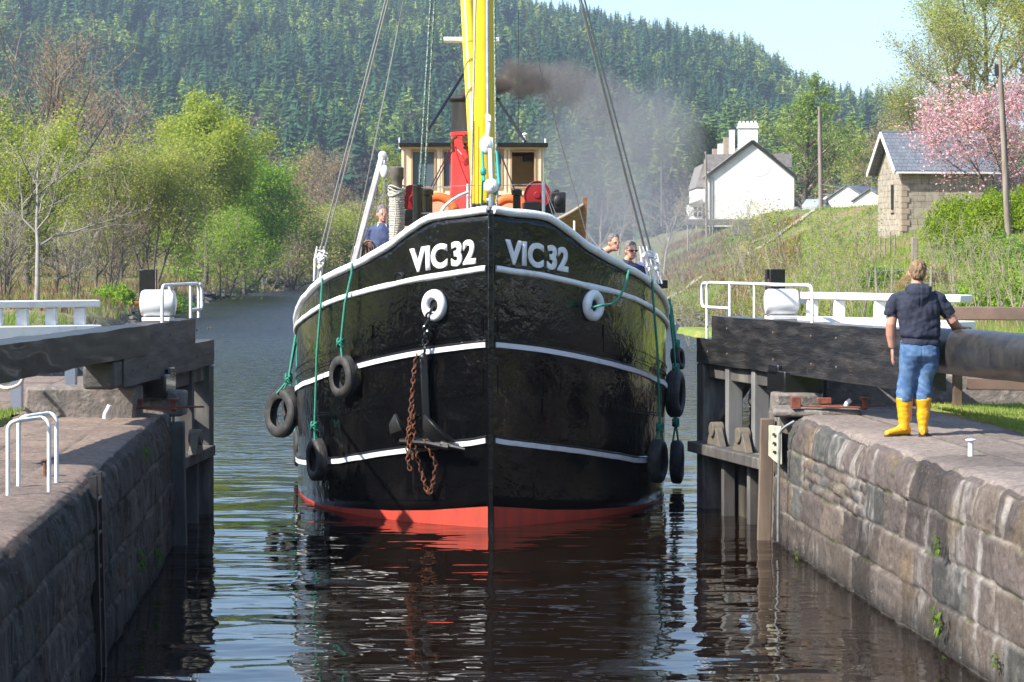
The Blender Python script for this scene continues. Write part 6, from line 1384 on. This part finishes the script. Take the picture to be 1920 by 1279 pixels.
# stone house with slate roof
YS = 124.0; s2 = YS/F
def SX(px): return (px-960)*s2
def SZ(py): return CZ-(py-HZ)*s2
ox, oz = SX(1692), SZ(432)
sh = empty('stone_house', (ox, YS, oz), radians(8), 'squared stone cottage with a blue grey slate roof on the slope', 'house')
def sx(px): return SX(px)-ox
def szz(py): return SZ(py)-oz
Wd = sx(1865); dep = 4.4; hw = szz(322); rg = szz(250)
mb = MB(); mb.box((Wd/2, dep/2, hw/2-.2), (Wd, dep, hw+.4)); mb.build('front_wall', M['ashlar_x'], sh, smooth=0)
mb = MB(); mb.add([(-.01, 0, -.4), (-.01, dep, -.4), (-.01, dep, hw), (-.01, dep/2, rg-.05), (-.01, 0, hw), (.1, 0, -.4), (.1, dep, -.4), (.1, dep, hw), (.1, dep/2, rg-.05), (.1, 0, hw)], [(4, 3, 2, 1, 0), (5, 6, 7, 8, 9), (0, 1, 6, 5), (1, 2, 7, 6), (2, 3, 8, 7), (3, 4, 9, 8), (4, 0, 5, 9)]); mb.build('gable_wall', M['ashlar_y'], sh, smooth=0)
mb = MB()
for sg_ in (0, 1):
    y0, y1 = (-.35, dep/2) if sg_ == 0 else (dep+.35, dep/2); z0 = hw-.05; mb.add([(-.5, y0, z0), (Wd+.4, y0, z0), (Wd+.4, y1, rg+.1), (-.5, y1, rg+.1), (-.5, y0, z0+.1), (Wd+.4, y0, z0+.1), (Wd+.4, y1, rg+.2), (-.5, y1, rg+.2)], [(3, 2, 1, 0), (4, 5, 6, 7), (0, 1, 5, 4), (1, 2, 6, 5), (2, 3, 7, 6), (3, 0, 4, 7)])
rf2 = mb.build('roof', M['slate'], sh, smooth=0)
mb = MB(); mb.tube([(-.5, dep/2, rg+.2), (Wd+.4, dep/2, rg+.2)], .07, 6); mb.build('ridge', M['steel'], rf2)
mb = MB(); mb.bar((-.54, -.35, hw-.05), (-.54, dep/2, rg+.1), .05, .24); mb.bar((-.54, dep+.35, hw-.05), (-.54, dep/2, rg+.1), .05, .24); mb.build('barge_board', M['white'], rf2, smooth=0)
mb = MB(); mb.bar((-.45, -.38, hw-.06), (Wd+.4, -.38, hw-.06), .12, .1); mb.build('gutter', M['white'], rf2, smooth=0)
mb = MB(); mb.box((-.03, dep*.38, hw*.58), (.06, .38, 1.35)); win = mb.build('window', M['dark_win'], sh, smooth=0)
mb = MB(); mb.box((-.06, dep*.38, hw*.58-.78), (.14, .6, .12)); mb.build('sill', M['quoin'], win, smooth=0)
mb = MB()
for k in range(10):
    z = .1+k*.31; w2 = .42 if k % 2 else .28; mb.box((w2/2-.03, -.02+.0, z), (w2, .06, .29)); mb.box((-.03, (.7-w2)/2-.02, z), (.05, .7-w2, .29))
mb.build('quoins', M['quoin'], sh, smooth=0)
# poles
M['pole'] = mat('pole_wood', (.2, .16, .13), .85, col2=(.3, .26, .22), ns=4, stretch=(1, 1, .2), bump=.4, bs=10, bd=.02)
def pole(pxb, pyb, pxt, pyt, Y, r, label, wires=()):
    a_ = P(pxb, pyb+25, Y); b_ = P(pxt, pyt, Y); root = empty('telegraph_pole', a_, 0, label, 'telegraph pole'); mb = MB(); mb.tube([(0, 0, 0), (b_-a_)*.5, b_-a_], [r, r*.9, r*.75], 12); mb.build('shaft', M['pole'], root)
    mb = MB(); q = (b_-a_); mb.box(q+Vector((-.12, 0, -.5)), (.16, .16, .5)); mb.tube([q+Vector((r, -.05, -1)), Vector((r+.05, -.05, 0))], .02, 6); mb.build('fittings', M['black'], root); return root
pole(1890, 418, 1874, 110, 100, .135, 'dark leaning telegraph pole in front of the cherry tree'); pole(1540, 432, 1536, 200, 205, .2, 'tall grey telegraph pole right of the white house'); pole(1325, 420, 1323, 284, 222, .13, 'short pole in front of the left corner of the white house')
pole(1240, 400, 1240, 290, 300, .10, 'faint thin pole standing in the smoke right of the boat')
curve_tube('overhead_wire', [P(1536, 345, 205), P(1590, 352, 200), P(1634, 338, 195)], .02, M['wire'], 5, 'thin overhead wire right of the tall pole', 'wire'); curve_tube('overhead_wire', [P(1634, 338, 195), P(1634, 358, 195)], .02, M['wire'], 5, 'short drop of wire above the cottage roof', 'wire')
# fence posts
M['post'] = mat('fence_wood', (.30, .26, .22), .9, col2=(.2, .17, .14), ns=6)
fp = [(1645, 84), (1672, 83), (1745, 80), (1790, 77), (1600, 96), (1560, 110), (1515, 118), (1465, 126), (1425, 134), (1380, 142), (1835, 76), (1885, 75)]
fence = empty('post_and_wire_fence', gp(1645, 84, 0), 0, 'wooden posts of a wire fence running across the grassy slope behind the man', 'fence'); fo = Vector(fence.location); tops = []
for i, (px, Y) in enumerate(fp):
    c = Vector(gp(px, Y, -.2)); t = c+Vector((U(-.12, .05), 0, 1.25)); mb = MB(); mb.tube([c-fo, t-fo], [.055, .05], 8); mb.build('post', M['post'], fence); tops.append((px, t))
tops.sort(key=lambda q: q[0])
for dz in (-.15, -.55): mb = MB(); mb.tube([t-fo+Vector((0, 0, dz)) for _, t in tops], .008, 4); mb.build('fence_wire', M['wire'], fence)
tp = [(1632+q*9, 112+q*.3) for q in range(6)]; f2 = empty('paling_fence', gp(1632, 112, 0), 0, 'close set dark stakes at the foot of the stone house gable', 'fence'); fo = Vector(f2.location)
for px, Y in tp: c = Vector(gp(px, Y, -.2)); mb = MB(); mb.tube([c-fo, c-fo+Vector((U(-.05, .05), 0, U(1.1, 1.5)))], .04, 6); mb.build('post', M['post'], f2)
c = Vector(gp(1715, 108, -.1)); mb = MB(); mb.box((0, 0, .6), (.28, .28, 1.2)); o = mb.jig(.02, 3).build('gate_post', M['post'], None, bevel=.03); o.location = c; tag(o, 'thick weathered gate post in front of the stone house corner', 'post')

# ---------------------------------------------------------------- smoke
def smoke(name, c, rad, dens, col, nsc, label, lo=.80, hi=.40, amp=1.3, rot=0, an=.1):
    m = bpy.data.materials.new(name); m.use_nodes = True; nt = m.node_tree; nt.nodes.remove(nt.nodes['Principled BSDF'])
    pv = nt.nodes.new('ShaderNodeVolumePrincipled'); pv.inputs['Color'].default_value = (*col, 1); pv.inputs['Anisotropy'].default_value = an
    tc = nt.nodes.new('ShaderNodeTexCoord').outputs['Object']; ln = nt.nodes.new('ShaderNodeVectorMath'); ln.operation = 'LENGTH'; nt.links.new(tc, ln.inputs[0])
    nz = ntex(nt, nsc, 5, world=True, rough=.55, dist=.4); ma = nt.nodes.new('ShaderNodeMath'); ma.operation = 'MULTIPLY_ADD'; ma.inputs[1].default_value = -amp; ma.inputs[2].default_value = amp*.5; nt.links.new(nz, ma.inputs[0])
    ad = nt.nodes.new('ShaderNodeMath'); ad.operation = 'ADD'; nt.links.new(ln.outputs['Value'], ad.inputs[0]); nt.links.new(ma.outputs[0], ad.inputs[1])
    fall = nt.nodes.new('ShaderNodeMapRange'); fall.interpolation_type = 'SMOOTHSTEP'; fall.inputs[1].default_value = lo; fall.inputs[2].default_value = hi; fall.inputs[3].default_value = 0; fall.inputs[4].default_value = 1; nt.links.new(ad.outputs[0], fall.inputs[0])
    ed = nt.nodes.new('ShaderNodeMapRange'); ed.inputs[1].default_value = 1.0; ed.inputs[2].default_value = .82; nt.links.new(ln.outputs['Value'], ed.inputs[0])
    mu = nt.nodes.new('ShaderNodeMath'); mu.operation = 'MULTIPLY'; nt.links.new(fall.outputs[0], mu.inputs[0]); nt.links.new(ed.outputs[0], mu.inputs[1])
    m2 = nt.nodes.new('ShaderNodeMath'); m2.operation = 'MULTIPLY'; m2.inputs[1].default_value = dens; nt.links.new(mu.outputs[0], m2.inputs[0]); nt.links.new(m2.outputs[0], pv.inputs['Density']); nt.links.new(pv.outputs[0], nt.nodes['Material Output'].inputs['Volume'])
    mb = MB(); mb.sph((0, 0, 0), 1, 20); o = mb.build(name, m, None, smooth=0); o.location = c; o.scale = rad; o.rotation_euler = (0, rot, 0); tag(o, label, 'smoke', None, 'stuff'); return o
def sm(px, py, Y): return P(px, py, Y)
smoke('smoke', sm(925, 160, 40.6), (.42, .4, .24), 6.0, (.28, .21, .18), 3.2, 'dark smoke at the lip of the funnel', .95, .5, .8)
smoke('smoke', sm(980, 150, 41.2), (.72, .6, .52), 3.8, (.33, .27, .24), 2.4, 'thick dark brown smoke beside the mast')
smoke('smoke', sm(1055, 158, 42.2), (.95, 1.0, .66), 1.15, (.42, .37, .36), 1.9, 'brown grey smoke billow drifting right of the mast')
smoke('smoke', sm(1125, 190, 44), (1.35, 1.5, .95), .42, (.48, .45, .46), 1.5, 'thinning grey smoke beyond the right shroud', rot=.25)
smoke('smoke', sm(1240, 240, 60), (2.0, 3, 1.7), .20, (.52, .53, .54), .7, 'pale grey smoke cloud over the right bank', rot=.2)
smoke('smoke', sm(1150, 300, 62), (3.1, 5, 2.4), .15, (.52, .54, .56), .5, 'grey smoke sinking between the boat and the white house', .95, .35, .9)
smoke('smoke', sm(1190, 430, 75), (5.0, 10, 3.2), .055, (.55, .58, .62), .3, 'faint blue smoke hanging over the water right of the boat', 1.0, .2, .6)
# ---------------------------------------------------------------- people
def ellring(c, rx, ry, n=24, p=2.2, ax=None):
    out = []
    for k in range(n):
        a = 2*pi*k/n; ca, sa = cos(a), sin(a); r = (abs(ca)**p+abs(sa)**p)**(-1/p); out.append(Vector(c)+Vector((rx*r*ca, ry*r*sa, 0)))
    return out
def lofted(mb, secs, p=2.2): mb.loft([ellring(c, rx, ry, 24, p) for c, rx, ry in secs]); return mb
def meld(name, mb, m, parent, vox=.012, it=3, disp=None):
    me = mb.mesh('tmp', 0); o = bpy.data.objects.new('tmp', me); C.objects.link(o)
    r = o.modifiers.new('r', 'REMESH'); r.mode = 'VOXEL'; r.voxel_size = vox; r.use_smooth_shade = True
    if it: s_ = o.modifiers.new('s', 'SMOOTH'); s_.iterations = it; s_.factor = .5
    dg = bpy.context.evaluated_depsgraph_get(); me2 = bpy.data.meshes.new_from_object(o.evaluated_get(dg)); bpy.data.objects.remove(o)
    if disp:
        n = len(me2.vertices); co = np.empty(n*3, np.float32); me2.vertices.foreach_get('co', co); no = np.empty(n*3, np.float32); me2.vertices.foreach_get('normal', no)
        co = co.reshape(-1, 3); no = no.reshape(-1, 3); co = co+no*disp(co)[:, None].astype(np.float32); me2.vertices.foreach_set('co', co.ravel()); me2.update()
    me2.polygons.foreach_set('use_smooth', [True]*len(me2.polygons)); me2.name = name; me2.materials.clear(); return link_mesh(name, me2, m, parent)
def hand(mb, wrist, d, palm_n, thumb_side, s=1.0, curl=.5, k=1.0):
    """wrist point, finger direction d, palm normal (towards palm side), thumb_side vector"""
    w_ = Vector(wrist); d = Vector(d).normalized(); pn = Vector(palm_n).normalized(); ts = Vector(thumb_side); ts = (ts-d*ts.dot(d)-pn*ts.dot(pn)).normalized()
    mb.loft([[w_+d*t+ts*(wd*cos(a))+pn*(th_*sin(a)) for a in np.linspace(0, 2*pi, 13)[:-1]] for t, wd, th_ in ((-.02, .026, .020), (.02*s, .032*s, .016*s), (.055*s, .041*s, .015*s), (.088*s, .038*s, .012*s))])
    for i, (off, ln) in enumerate(((.030, .068), (.010, .076), (-.011, .071), (-.031, .055))):
        b0_ = w_+d*.083*s+ts*off*s; pts = [b0_-d*.02]; dd = d.copy(); 
        for j in range(3):
            pts.append(pts[-1]+dd*(ln*s*(.5, .3, .25)[j]+(.02 if j == 0 else 0))); c = curl*(.35+.25*j)+.06*i; dd = (dd*cos(c)+pn*sin(c)).normalized()
        mb.tube(pts, [.0095*k, .009*k, .0082*k, .0068*k], 8)
    b0_ = w_+d*.025*s+ts*.026*s; mb.tube([b0_, b0_+(ts*.7+d*.8+pn*.3).normalized()*.036*s, b0_+(ts*.7+d*.8+pn*.3).normalized()*.036*s+(ts*.15+d+pn*.35).normalized()*.032*s], [.013*k, .0105*k, .008*k], 8)
M['jeans'] = mat('blue_denim', (.045, .11, .24), .85, col2=(.13, .23, .38), ns=9, lo=.42, hi=.7, bump=.4, bs=120, bd=.003, col3=(.035, .08, .19), ns3=5)
M['navy'] = mat('navy_jersey', (.018, .022, .042), .9, col2=(.028, .034, .06), ns=20, bump=.5, bs=160, bd=.002)
M['boots'] = mat('yellow_rubber', (.85, .42, .015), .38, coat=.25, col2=(.75, .33, .01), ns=7)
M['hair_fair'] = mat('fair_hair', (.17, .105, .06), .75, col2=(.28, .19, .11), ns=60, stretch=(1, 1, .3), bump=.9, bs=120, bd=.006)
M['hair_grey'] = mat('grey_hair', (.2, .18, .17), .7, col2=(.1, .08, .07), ns=60, bump=.8, bs=100, bd=.005)
M['sole'] = mat('boot_sole', (.03, .022, .015), .8)
man = empty('person', (4.11, 23.52, 1.555), 0, 'man seen from behind in navy hoodie, jeans and yellow boots, hand on the beam', 'person')
mb = MB()
# head, neck, torso, arms in one skin surface
hc = Vector((.005, .03, 1.665))
mb.sph(hc, (.080, .098, .118), 20); mb.sph(hc+Vector((0, .035, -.055)), (.06, .068, .07), 14); mb.tube([(0, .0, 1.44), (0, .012, 1.60)], [.068, .058], 14)
mb.sph(hc+Vector((0, .10, -.02)), (.013, .018, .022), 8)
for sx_ in (-1, 1): mb.sph(hc+Vector((sx_*.082, .012, -.012)), (.012, .022, .034), 10)
lofted(mb, [((.015, .0, .85), .155, .105), ((.015, 0, 1.05), .16, .11), ((.0, 0, 1.3), .15, .10), ((0, 0, 1.42), .12, .07), ((0, 0, 1.49), .07, .06)])
mb.tube([(-.17, 0, 1.43), (-.235, -.0, 1.30), (-.268, .0, 1.14), (-.262, .03, 1.03), (-.245, .06, .90)], [.042, .052, .055, .053, .036], 12)
hand(mb, (-.243, .065, .895), (.04, .10, -1), (1, 0, 0), (0, 1, 0), 1.12, .35, 1.2)
mb.tube([(.17, 0, 1.43), (.275, -.01, 1.31), (.355, .0, 1.17), (.40, .07, 1.115), (.455, .15, 1.10)], [.042, .052, .056, .052, .036], 12)
hand(mb, (.458, .155, 1.098), (.75, .65, -.02), (0, 0, -1), (-.65, .75, 0), 1.1, .12, 1.15)
lofted(mb, [((-.11, 0, .15), .05, .05), ((-.10, 0, .45), .06, .06), ((-.075, 0, .86), .085, .09)]); lofted(mb, [((.05, 0, .15), .05, .05), ((.065, 0, .45), .06, .06), ((.10, 0, .86), .085, .09)])
meld('body', mb, M['skin'], man, .0065, 2)
mb = MB(); mb.sph(hc+Vector((0, -.012, .028)), (.089, .104, .105), 22); mb.sph(hc+Vector((0, -.05, -.02)), (.076, .062, .075), 16)
mb.box(hc+Vector((0, .02, .0)), (.02, .02, .02))
def hair_d(co): return (fbm(co[:, 0]*45, co[:, 2]*16+co[:, 1]*20, 3, 3)-.5)*.022+(fbm(co[:, 0]*160, co[:, 2]*60, 5, 2)-.5)*.008
meld('hair', mb, M['hair_fair'], man, .006, 2, hair_d)
# hoodie
mb = MB()
lofted(mb, [((.018, -.005, .925), .198, .14), ((.018, -.005, .955), .205, .145), ((.018, -.005, .985), .19, .135), ((.018, -.01, 1.03), .21, .15), ((.01, -.01, 1.18), .215, .152), ((.0, -.01, 1.32), .222, .15), ((.0, -.008, 1.41), .21, .135), ((0, 0, 1.47), .15, .10), ((0, 0, 1.515), .088, .078)], 2.5)
mb.tube([(-.14, 0, 1.42), (-.205, 0, 1.385), (-.245, 0, 1.30), (-.27, 0, 1.215)], [.075, .08, .082, .072], 16); mb.tube([(.14, 0, 1.42), (.215, 0, 1.385), (.285, -.005, 1.30), (.335, -.0, 1.225)], [.075, .08, .082, .074], 16)
# hood lying on the back
mb.loft([ellring((0, -.06, 1.545), .085, .06), ellring((0, -.085, 1.515), .125, .075), ellring((0, -.105, 1.46), .128, .075), ellring((0, -.125, 1.40), .10, .055), ellring((0, -.135, 1.345), .055, .035), ellring((0, -.135, 1.31), .02, .02)])
mb.tube([(-.10, .03, 1.50), (-.115, -.06, 1.50), (-.07, -.13, 1.475), (0, -.15, 1.455), (.07, -.13, 1.475), (.115, -.06, 1.50), (.10, .03, 1.50)], .026, 10)
def hood_d(co):
    x, y, z = co[:, 0], co[:, 1], co[:, 2]
    return (fbm(x*9+3, z*4.5+y*3, 5, 3)-.5)*.046*np.clip(1.2-np.abs(z-1.1)*1.2, .35, 1)+(fbm(x*4+z*9, z*17-x*8, 8, 2)-.5)*.018-.008*np.exp(-((z-.995)/.008)**2)-.007*np.exp(-(x/.007)**2)*(y < -.1)*(z > 1.3)
meld('hoodie', mb, M['navy'], man, .0085, 2, hood_d)
# jeans
mb = MB(); lofted(mb, [((.018, -.0, .97), .185, .125), ((.02, -.005, .90), .20, .15), ((.02, -.01, .82), .205, .155), ((.02, 0, .76), .19, .13)], 2.4)
lofted(mb, [((-.075, 0, .86), .115, .13), ((-.085, 0, .72), .108, .118), ((-.10, .01, .58), .092, .10), ((-.115, .01, .50), .088, .092), ((-.125, .0, .42), .084, .088), ((-.128, 0, .35), .080, .085)])
lofted(mb, [((.115, 0, .86), .115, .13), ((.10, 0, .72), .108, .118), ((.075, .01, .58), .092, .10), ((.068, .01, .50), .088, .092), ((.062, .0, .42), .084, .088), ((.06, 0, .35), .080, .085)])
def jean_d(co):
    x, y, z = co[:, 0], co[:, 1], co[:, 2]; lo_ = np.clip((.68-z)/.2, 0, 1)
    return (fbm(x*5+7, z*9, 3, 3)-.5)*.032+lo_*(fbm(x*7+z*5, z*26+x*16, 6, 2)-.5)*.022-.006*np.exp(-((x-.02)/.006)**2)*(y < 0)*(z > .74)-.004*np.exp(-((z-.93)/.005)**2)
meld('jeans', mb, M['jeans'], man, .0085, 2, jean_d)
for nm, (bx, toe) in (('l', ((-.135, Vector((-.93, -.36, 0))))), ('r', ((.058, Vector((.25, .97, 0)))))):
    mb = MB(); toe.normalize(); sd_ = Vector((-toe.y, toe.x, 0))
    lofted(mb, [((bx, 0, .395), .079, .084), ((bx, 0, .36), .076, .082), ((bx, -.0, .22), .066, .072), ((bx, 0, .12), .056, .066), ((bx, 0, .06), .05, .06)])
    prof = [(-.07, .030, .055), (-.04, .04, .075), (.03, .042, .082), (.09, .046, .060), (.15, .048, .048), (.195, .040, .040), (.215, .022, .028)]
    mb.loft([[Vector((bx, 0, 0))+toe*t+sd_*(wd*cos(a))+Vector((0, 0, .012+hz2*.5+hz2*.5*sin(a)*1.0+.0)) for a in np.linspace(0, 2*pi, 17)[:-1]] for t, wd, hz2 in [(a, b, c*1.5) for a, b, c in prof]])
    bt = meld('boot', mb, M['boots'], man, .0075, 3, lambda co: (fbm(co[:, 0]*8, co[:, 2]*14, 4, 3)-.5)*.024+(vn(co[:, 0]*7+co[:, 2]*5, co[:, 2]*30, 6)-.5)*.005*np.clip((.2-np.abs(co[:, 2]-.14))*8, 0, 1)+.004*np.exp(-((co[:, 2]-.37)/.012)**2))
    mb = MB(); out_ = [(t, wd) for t, wd, _ in prof]; poly = [(toe*t+sd_*(wd+.004)) for t, wd in out_]+[(toe*t-sd_*(wd+.004)) for t, wd in out_[::-1]]
    mb.prism([(bx+q.x, q.y) for q in poly], -.004, .018); mb.build('sole', M['sole'], bt, smooth=0)

def sitter(px, py, Y, H_, shirt, hair, label, lean=(0, 0), turn=0.0, arms=None, glasses=False, collar=None, k=1.0, cap=None):
    """upper body of a person standing behind the bulwark; px,py = centre of the face"""
    f = P(px, py, Y); root = empty('person', f-Vector((0, 0, H_-.13)), 0, label, 'person'); z0 = H_-.13
    lx, ly = lean; Hd = Vector((0, 0, z0)); sh_ = Vector((-lx, -ly, z0-.225)); Q = Matrix.Rotation(turn, 4, 'Z')
    mb = MB(); T = Matrix.Translation(Hd) @ Q
    h = MB(); h.sph((0, 0, .02), (.078, .095, .105), 20); h.sph((0, -.03, -.055), (.058, .066, .062), 14); h.sph((0, -.098, -.012), (.014, .02, .024), 8); h.sph((0, -.088, .018), (.06, .014, .012), 8)
    h.sph((0, -.085, -.062), (.028, .015, .012), 8); h.sph((-.079, .01, -.005), (.012, .02, .032), 8); h.sph((.079, .01, -.005), (.012, .02, .032), 8); h.sph((0, -.082, -.092), (.025, .018, .018), 8); mb.add([T @ v for v in h.v], h.f)
    mb.tube([Hd+Vector((0, .01, -.05)), sh_+Vector((0, .0, .06)), sh_], [.052, .056, .07], 12)
    secs = [(sh_+Vector((0, 0, .07)), .07, .06), (sh_+Vector((0, 0, .02)), .16, .09), (sh_+Vector((lx*.2, ly*.2, -.12)), .17, .11), (sh_+Vector((lx*.5, ly*.5, -.35)), .16, .11), (Vector((-lx, -ly*.2, z0-.8)), .16, .11)]
    lofted(mb, secs)
    lofted(mb, [(Vector((-lx-.09, 0, .02)), .045, .06), (Vector((-lx-.09, 0, z0-.75)), .08, .09)]); lofted(mb, [(Vector((-lx+.09, 0, .02)), .045, .06), (Vector((-lx+.09, 0, z0-.75)), .08, .09)])
    A = arms or [[(-.20, 0, -.02), (-.26, -.03, -.28), (-.12, -.22, -.42)], [(.20, 0, -.02), (.26, -.03, -.28), (.14, -.22, -.42)]]
    for i, ar in enumerate(A):
        pts = [sh_+Vector(p) for p in ar]; mb.tube(pts, [.05, .043, .028], 10); d = pts[-1]-pts[-2]; hand(mb, pts[-1], d, (0, 0, -1), (1 if i == 0 else -1, 0, .2), 1.0, .6, 1.0)
    meld('body', mb, M['skin'], root, .008, 2)
    mb = MB(); lofted(mb, [(c, rx+.022, ry+.022) for c, rx, ry in secs[:]][1:], 2.4); mb.tube([sh_, sh_+(Hd+Vector((0, .01, -.05))-sh_)*.55], [.12, .075], 12); lofted(mb, [(sh_+Vector((0, 0, .085)), .085, .075), (sh_+Vector((0, 0, .03)), .15, .10), (sh_+Vector((0, 0, .0)), .17, .11)])
    for ar in A:
        pts = [sh_+Vector(p) for p in ar]; pts[-1] = pts[-2]+(pts[-1]-pts[-2])*.88; mb.tube([sh_+Vector((ar[0][0]*.6, 0, .0))]+pts, [.07, .075, .062, .045], 12)
    meld('jacket', mb, shirt, root, .012, 2, lambda co: (fbm(co[:, 0]*8, co[:, 2]*9, 4, 3)-.5)*.03)
    if collar is not None:
        mb = MB(); c = sh_+Vector((0, -.06, .07))
        for sg_ in (-1, 1): mb.add([c+Vector((sg_*.01, -.045, -.09)), c+Vector((sg_*.075, -.02, -.02)), c+Vector((sg_*.07, .05, .035)), c+Vector((sg_*.035, .0, .03))], [(0, 1, 2, 3)])
        so3 = mb.build('collar', collar, root, smooth=0); so3.modifiers.new('s', 'SOLIDIFY').thickness = .008
    hh = MB(); hh.sph((0, .018, .052), (.090, .096, .096), 20); hh.sph((0, .055, .0), (.074, .06, .07), 14); mb = MB(); mb.add([T @ v for v in hh.v], hh.f)
    meld('hair', mb, hair, root, .008, 1, lambda co: (fbm(co[:, 0]*60, co[:, 2]*40, 3, 3)-.5)*.016)
    for sx_ in (-1, 1):
        e = MB(); e.sph((sx_*.03, -.088, .004), (.013, .008, .007), 8); mb = MB(); mb.add([T @ v for v in e.v], e.f); mb.build('eye', M['dark_win'], root)
    e = MB(); e.box((0, -.097, -.064), (.042, .006, .007)); mb = MB(); mb.add([T @ v for v in e.v], e.f); mb.build('mouth', mat('lips', (.35, .12, .1), .6), root)
    if glasses:
        e = MB()
        for sx_ in (-1, 1): e.sph((sx_*.032, -.096, .006), (.026, .008, .018), 10)
        e.tube([(-.07, -.08, .01), (-.03, -.104, .012), (.03, -.104, .012), (.07, -.08, .01)], .004, 6); e.tube([(-.08, 0, .01), (-.06, -.09, .01)], .004, 6); e.tube([(.08, 0, .01), (.06, -.09, .01)], .004, 6)
        mb = MB(); mb.add([T @ v for v in e.v], e.f); mb.build('sunglasses', M['dark_win'], root)
    if cap is not None:
        e = MB(); e.sph((0, .0, .06), (.098, .108, .075), 18); e.sph((0, -.09, .045), (.07, .06, .012), 12); mb = MB(); mb.add([T @ v for v in e.v], e.f); mb.build('cap', cap, root)
    return root
M['jacket_blue'] = mat('blue_jacket', (.05, .07, .16), .85, col2=(.07, .1, .2), ns=8, bump=.5, bs=40, bd=.006)
M['navy_shirt'] = mat('navy_shirt', (.018, .022, .045), .85, col2=(.03, .036, .07), ns=10)
M['purple_shirt'] = mat('dusty_collar', (.12, .1, .17), .85)
sitter(717, 402, 34.2, 1.72, M['jacket_blue'], M['hair_grey'], 'smiling man in a blue jacket standing by the rope wound post on the boat', (.0, 0), .35, [[(-.19, 0, -.02), (-.25, -.03, -.26), (-.06, -.16, -.37)], [(.19, 0, -.02), (.24, -.02, -.26), (.12, -.18, -.40)]], collar=M['white'])
sitter(1151, 456, 33.4, 1.72, M['navy_shirt'], M['hair_grey'], 'balding man in a navy top leaning out over the right bulwark', (.22, -.1), .55, [[(-.18, 0, -.02), (-.2, -.1, -.3), (-.05, -.22, -.42)], [(.16, 0, -.06), (.24, -.08, -.3), (.2, -.25, -.42)]])
sitter(1183, 471, 32.3, 1.72, M['navy_shirt'], M['hair_grey'], 'man in sunglasses and a dark collared shirt looking down over the right bulwark', (.07, -.04), .45, None, glasses=True, collar=M['purple_shirt'])
sitter(1204, 508, 34.3, 1.5, M['white'], M['hair_grey'], 'person in a blue cap and white shirt mostly hidden behind the right bulwark', (.0, 0), .3, None, cap=mat('blue_cap', (.06, .07, .3), .7))
sitter(771, 425, 36.2, 1.65, M['jacket_blue'], M['hair_grey'], 'person in a white cap half hidden behind the black bollard on the foredeck', (.0, 0), .2, None, cap=M['white'])
# coil of brown rope hung on the rail
mb = MB(); c = BI @ P(683, 478, 33.4)
for k in range(9):
    r_ = .09+.02*(k % 3); mb.tube([c+Vector((.12*sin(k*1.7)*.6+r_*.9*cos(q), .04*sin(k), r_*1.6*sin(q))) for q in np.linspace(0, 2*pi, 18)], .014, 6)
mb.build('rope_coil', mat('brown_rope', (.2, .12, .08), .85, col2=(.3, .2, .13), ns=30), boat, smooth=70)
